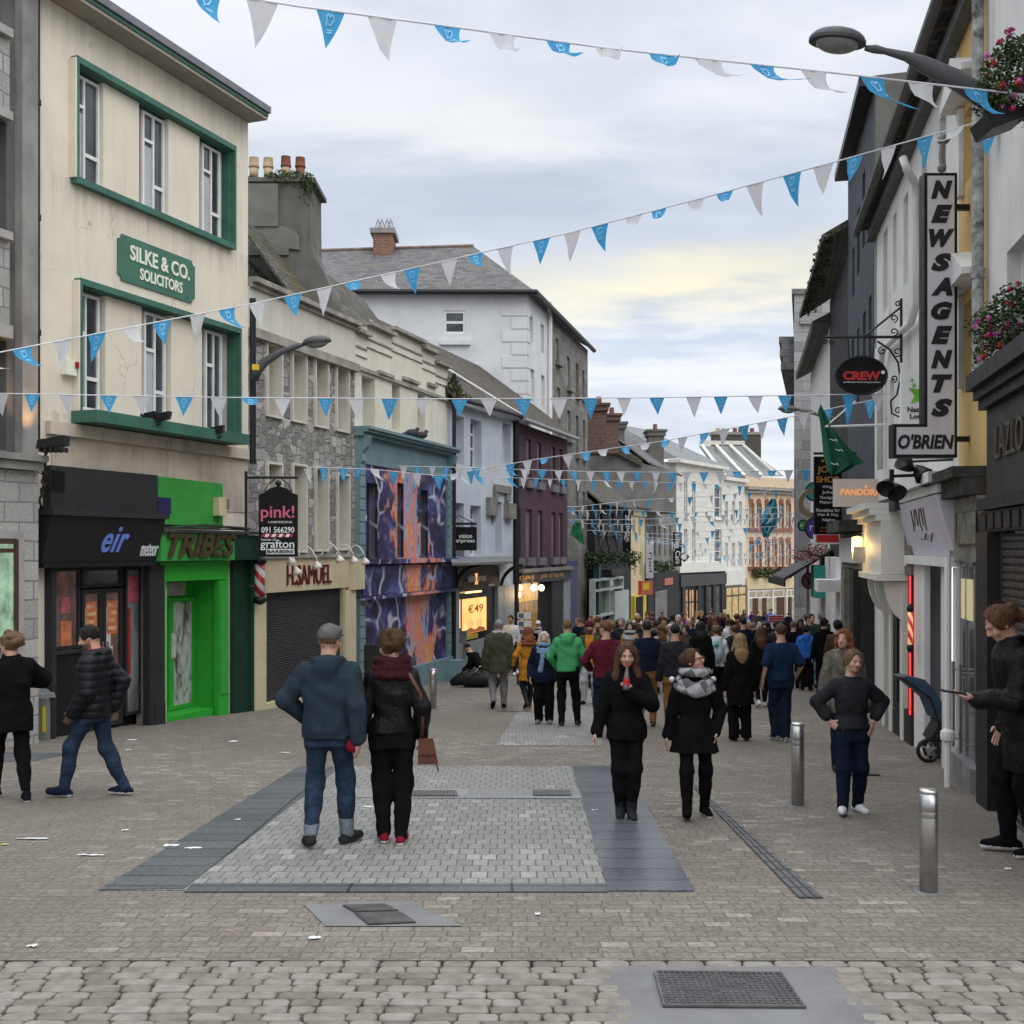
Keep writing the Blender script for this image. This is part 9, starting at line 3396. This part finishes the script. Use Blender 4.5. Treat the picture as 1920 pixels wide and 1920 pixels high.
# ---------------------------------------------------------------- middle distance
MID=[
 (who('m',('crop','grey'),tp('olive',t=.055,hem=.72,flare=.02,hood=1,fold=.008,name='parka',arm=1.35),'grey','black',hat=('cap',fabric('cap_grey',(.2,.2,.21))),feet=((.1,.08,0),(-.1,-.16,30)),scarf=dict(m=fb('light grey'))),935,1328,1161,0,'person in an olive parka and light grey cap walking away, left of the crowd'),
 (who('f',('bob','red'),tp('mustard',t=.03,hem=.62,flare=.03,fold=.005,name='coat'),dict(m=fb('charcoal'),t=.004),'brown','w',feet=((.05,.12,0),(-.06,-.14,25)),hands=((.26,.05,.86),(-.36,.0,.92)),scarf=dict(m=fb('rust'),w=1.25),hat=('beanie',fb('rust'))),990,1328,1174,8,'woman in a mustard yellow coat and rust knitted hat walking away'),
 (who('f',('bob','white'),tp('navy',t=.045,hem=.80,fold=.006,collar=.01,name='jacket',arm=1.25),dict(m=fb('black'),t=.02,w=1.1,hem=.06),'grey','d',scarf=dict(m=fb('pale blue'),tail=1),bulk=1.1,hands=((.25,.08,.90),(-.25,.05,.88)),vx=.011),1020,1357,1184,176,'white haired woman in a navy jacket with a long pale blue scarf, facing the camera'),
 (who('m',('crop','sandy'),tp('green',t=.026,hem=.90,hood=1,fold=.006,name='hoodie'),dict(m=fb('black'),t=.008),'charcoal','w',feet=((.16,.06,0),(-.09,-.06,0)),hands=((.17,.16,.93),(-.19,.16,.95)),poles=((1,-.8,0),(-1,-.8,0)),pockets=(1,1)),1064,1362,1160,-6,'young man in a bright green hooded sweatshirt and black trousers, from behind'),
 (who('m',('short','ginger'),tp('maroon',t=.026,hem=.90,fold=.005,name='sweater'),'dark jeans','black',bulk=1.08,head=(38,0,0),hands=((.2,.22,1.02),(-.2,.22,1.02)),poles=((1,-.8,0),(-1,-.8,0))),1136,1383,1163,6,'man in a maroon sweater seen from behind, beside the green hooded youth'),
 (who('m',('short','dark'),tp('olive',t=.03,hem=.85,open=0,fold=.006,panel=fb('mustard')),dict(m=fb('light grey'),t=.016,hem=.045),'black','w',hat=('beanie',fb('maroon')),beard='dark',skin='tan',feet=((.12,.16,0),(-.08,-.08,20))),1106,1320,1163,172,'bearded man in maroon beanie and pale grey joggers coming towards the camera'),
 (who('m',('crop','dark'),tp('navy',t=.024,hem=.92,fold=.005,name='sweater'),'tan','brown',bulk=1.06),1213,1362,1163,0,'man in a navy sweater and tan trousers, directly behind the woman with the bottle'),
 (who('m',('crop','black'),tp('charcoal',t=.03,hem=.90,fold=.006,name='jacket',arm=1.15),'tan','brown',bulk=1.08),1266,1372,1169,-4,'broad man in a dark jacket and tan trousers, left of the woman in glasses'),
 (who('m',('messy','sandy'),tp('white',t=.03,hem=.86,hood=1,fold=.006,name='hoodie'),'black','maroon',feet=((.1,.05,0),(-.08,-.08,0))),1343,1322,1173,-8,'young person in a white hooded top carrying a pale blue rucksack'),
 (who('f',('long','blond'),tp('black',t=.036,hem=.60,flare=.03,fold=.006,name='coat'),dict(m=fb('black'),t=.02,w=1.0,hem=.065),'black','d'),1388,1389,1187,2,'woman with long blond hair in a long black coat walking away'),
 (who('f',('long','chestnut'),tp('black',t=.034,hem=.72,fold=.006,name='coat'),dict(m=fb('black'),t=.004),'white','w',feet=((.09,.10,0),(-.07,-.1,20))),1427,1326,1174,-4,'woman with long brown hair in a short black coat and white shoes walking away'),
 (who('m',('short','chestnut'),tp('tee navy',t=.024,hem=.90,sleeve=.42,fold=.006,name='t_shirt',arm=1.2),dict(m=fb('dark jeans'),t=.016,hem=.055),'grey','w',bulk=1.08,feet=((.05,-.04,0),(-.06,.08,0)),hands=((.27,.10,.98),(-.27,.03,.9)),vx=.011),1465,1389,1169,3,'man in a navy t-shirt and dark jeans walking away behind the steel bollard'),
 (who('m',('messy','black'),tp('blue',t=.036,hem=.88,hood=1,fold=.006,name='anorak',arm=1.25),'black','black',sole='w',head=(-25,0,0)),1512,1296,1173,-25,'boy in a bright blue anorak on the right of the crowd'),
 (who('m',('short','grey'),tp('dark green',t=.04,hem=.84,fold=.006,name='jacket',arm=1.2),'pale blue','charcoal',bulk=1.1),1540,1290,1147,-18,'tall grey haired man in a dark green jacket beside the boy in bright blue'),
 (who('m',('short','brown'),tp('navy',t=.03,hem=.88,name='jacket'),'crimson','black',head=(30,0,0)),1521,1288,1150,160,'man facing the dark green jacket, half hidden, with crimson trousers'),
 (who('m',('messy','dark'),tp('brown',t=.03,hem=.86,name='jacket'),'dark jeans','black'),1571,1318,1164,-30,'dark haired man in brown at the right wall, behind the curly haired woman'),
 (who('f',('curly','red'),tp(fabric('cloth_tweed',CLR['tweed'],.95,60,.8),t=.05,hem=.74,fold=.006,collar=.012,name='coat',arm=1.3),'dark jeans','brown',head=(-42,4,0),vx=.0105),1582,1447,1180,184,'red curly haired woman in a grey tweed coat behind the woman with hands on hips'),
 (who('m',('short','black'),tp('white',t=.024,hem=.88,name='sweater'),'navy','white','w',skin='tan'),958,1266,1153,168,'man in a white sweater by the optician, facing the camera'),
 (who('m',('crop','dark'),tp('black',t=.034,hem=.86,hood=1,name='hoodie'),'charcoal','black',hat=('cap',fb('white')),scarf=dict(m=fb('light grey'))),1009,1262,1163,170,'person in a white cap and black hooded top outside the lit gift shop'),
 (who('f',('long','brown'),tp('mustard',t=.03,hem=.8,name='jacket'),'black','black',scarf=dict(m=fb('light grey'),w=1.15)),1181,1300,1166,172,'woman in a mustard jacket and pale scarf in the crowd, facing the camera'),
 (who('m',('short','grey'),tp('charcoal',t=.034,hem=.86,name='jacket'),'black','black'),1166,1290,1157,150,'grey haired man in a charcoal jacket left of the woman in mustard'),
 (who('f',('curly','ginger'),tp('beige',t=.03,hem=.8,name='coat'),'black','black'),1240,1300,1171,10,'ginger curly haired woman in a beige coat between the two men in tan trousers'),
 (who('m',('crop','white'),tp('pale blue',t=.03,hem=.88,name='shirt'),'charcoal','black'),1272,1283,1152,165,'white haired man in a pale blue shirt deep in the crowd, facing the camera'),
 (who('m',('bald','grey'),tp('navy',t=.036,hem=.84,name='jacket'),'black','black',bulk=1.1),1292,1290,1158,-8,'bald man in a navy jacket in the middle of the crowd'),
 (who('f',('bob','black'),tp('black',t=.034,hem=.8,name='coat'),'black','black'),1314,1330,1165,5,'woman with a black bob in a black coat left of the white rucksack carrier'),
]
PEOPLE_XY=[]
for sp,px,yf,top,yaw,lb in MID:
 t,J,W,s=place(sp,px,yf,top,yaw,lb)
 PEOPLE_XY.append((t.location.x,t.location.y))
 if 'rucksack' in lb and 'carrying' in lb:
  q=W((0,-.20,1.2))
  b=thing('rucksack','pale blue and white rucksack on the back of the young person in white','rucksack',tuple(q))
  PB=fabric('rucksack_cloth',(.30,.40,.44),.7,200,.25)
  v=Vol(q-.4,q+.4,.014)
  v.ell(q,(.155,.10,.25),.03)
  v.ell(q+A3(0,-.07,-.08),(.12,.06,.12),.03)
  v.rough(.004,2)
  V,F=v.mesh()
  put_mesh('pack',V-q,F,PB,b,0,1)
  MB().ball(q+A3(-.03,-.105,.14),(.05,.02,.035),7).build('emblem',M('emblem_teal',(.02,.28,.28),.6),b,True)
  for x in (-.11,.11):
   MB().tube([q+A3(x,.02,.2),q+A3(x,.16,.22),q+A3(x,.2,.1)],.018,5).build('strap',fb('mustard') if x < 0 else PB,b)
# kneeling person with the gear bags
sp=who('m',('short','dark'),tp('black',t=.036,hem=.84,name='jacket'),'beige','black',lean=.42,crouch=.38,feet=((.12,.1,0),(-.12,-.12,20)),hands=((.18,.55,.45),(-.18,.5,.5)),head=(0,-40,0))
place(sp,903,1287,1208,60,'person crouching over black gear bags by the optician')
# ---------------------------------------------------------------- the crowd
PROTO={}
rr=random.Random(11)
def crowd_proto(i,loc,yaw,sc_):
 kinds=[who('m',('short','brown'),tp('black',t=.034,hem=.84,fold=.006,name='jacket',arm=1.15),'black'),who('f',('long','brown'),tp('black',t=.034,hem=.76,fold=.006,name='coat',arm=1.15),'black'),
             who('m',('crop','brown'),tp('black',t=.03,hem=.88,hood=1,fold=.006,name='hoodie'),'black',head=(35,0,0)),who('f',('bob','brown'),tp('black',t=.034,hem=.74,fold=.006,name='coat'),'black',head=(-30,0,0)),
             who('f',('curly','brown'),tp('black',t=.034,hem=.8,hood=1,name='jacket'),'black',head=(20,5,0)),who('m',('messy','brown'),tp('black',t=.034,hem=.84,collar=.01,name='jacket'),'black',head=(-20,-8,0))]
 sp=kinds[i]
 sp['vx']=.021
 return person(sp,loc,R(yaw),sc_,'x','people in the crowd filling the street')[0]
spots=[]
tries=0
while len(spots) < 112 and tries < 6000:
 tries+= 1
 Y=rr.uniform(28,74) if rr.random() < .55 else rr.uniform(26,42)
 px=rr.uniform(1078,1572)
 X=(px-CX)/FP*Y
 lim=5.9+.202*(Y-11.1)-.9
 if Y > 38 and X <-1.87+.32*(Y-32.6)+1.0:
  continue
 if X > min(lim,9.0 if 41 < Y < 60 else 99):
  continue
 if any((X-a) ** 2+(Y-b) ** 2 < .5 for a,b in spots+PEOPLE_XY):
  continue
 spots.append((X,Y))
used=set()
hs=['brown','dark','black','blond','ginger','grey','chestnut','sandy','white','dark','brown','chestnut']
cs=['black','charcoal','navy','black','dark green','brown','grey','maroon','olive','tweed','purple','teal blue','navy','charcoal','black','brown','beige','blue','white','rust']
gn=['jacket','coat','hooded top','coat','hooded jacket','zipped jacket']
sty=['short {} hair','long {} hair','cropped {} hair','a {} bob','curly {} hair','tousled {} hair']
for n,(X,Y) in enumerate(spots):
 i=n % 6
 for _ in range(60):
  h,c=rr.choice(hs),rr.choice(cs)
  if (i,h,c) not in used:
   break
 used.add((i,h,c))
 yaw=rr.gauss(0,35) if rr.random() < .7 else 180+rr.gauss(0,30)
 s=(1.0 if i in (0,2,5) else .935)*rr.uniform(.90,1.07)
 loc=(X,Y,gz(Y))
 if i not in PROTO:
  t=crowd_proto(i,loc,0,s)
  PROTO[i]=(t,s,{o:o.name.split('.')[0] for o in t.children})
  t.rotation_euler=(0,0,R(yaw))
 else:
  p,ps,ch=PROTO[i]
  t=p.copy()
  col.objects.link(t)
  t.location=loc
  t.rotation_euler=(0,0,R(yaw))
  t.scale=(s/ps,)*3
  for o in ch:
   q=o.copy()
   col.objects.link(q)
   q.parent=t
 place_='left' if (X/Y*FP+CX) < 1230 else 'middle' if (X/Y*FP+CX) < 1400 else 'right'
 t['label']='person with %s, %s %s, %s, %s in the crowd' % (sty[i].format(h),c,gn[i],'facing away' if abs(yaw) < 100 else 'facing the camera',place_)
 lg=rr.choice(('black','dark jeans','charcoal','jeans','navy'))
 for q in t.children:
  k=q.name.split('.')[0]
  mt=MATS['hair_' +h] if k == 'hair' else fb(lg) if k == 'trousers' else fb(c) if k in ('jacket','coat','hoodie') else None
  if mt:
   for sl in q.material_slots:
    sl.link='OBJECT'
    sl.material=mt
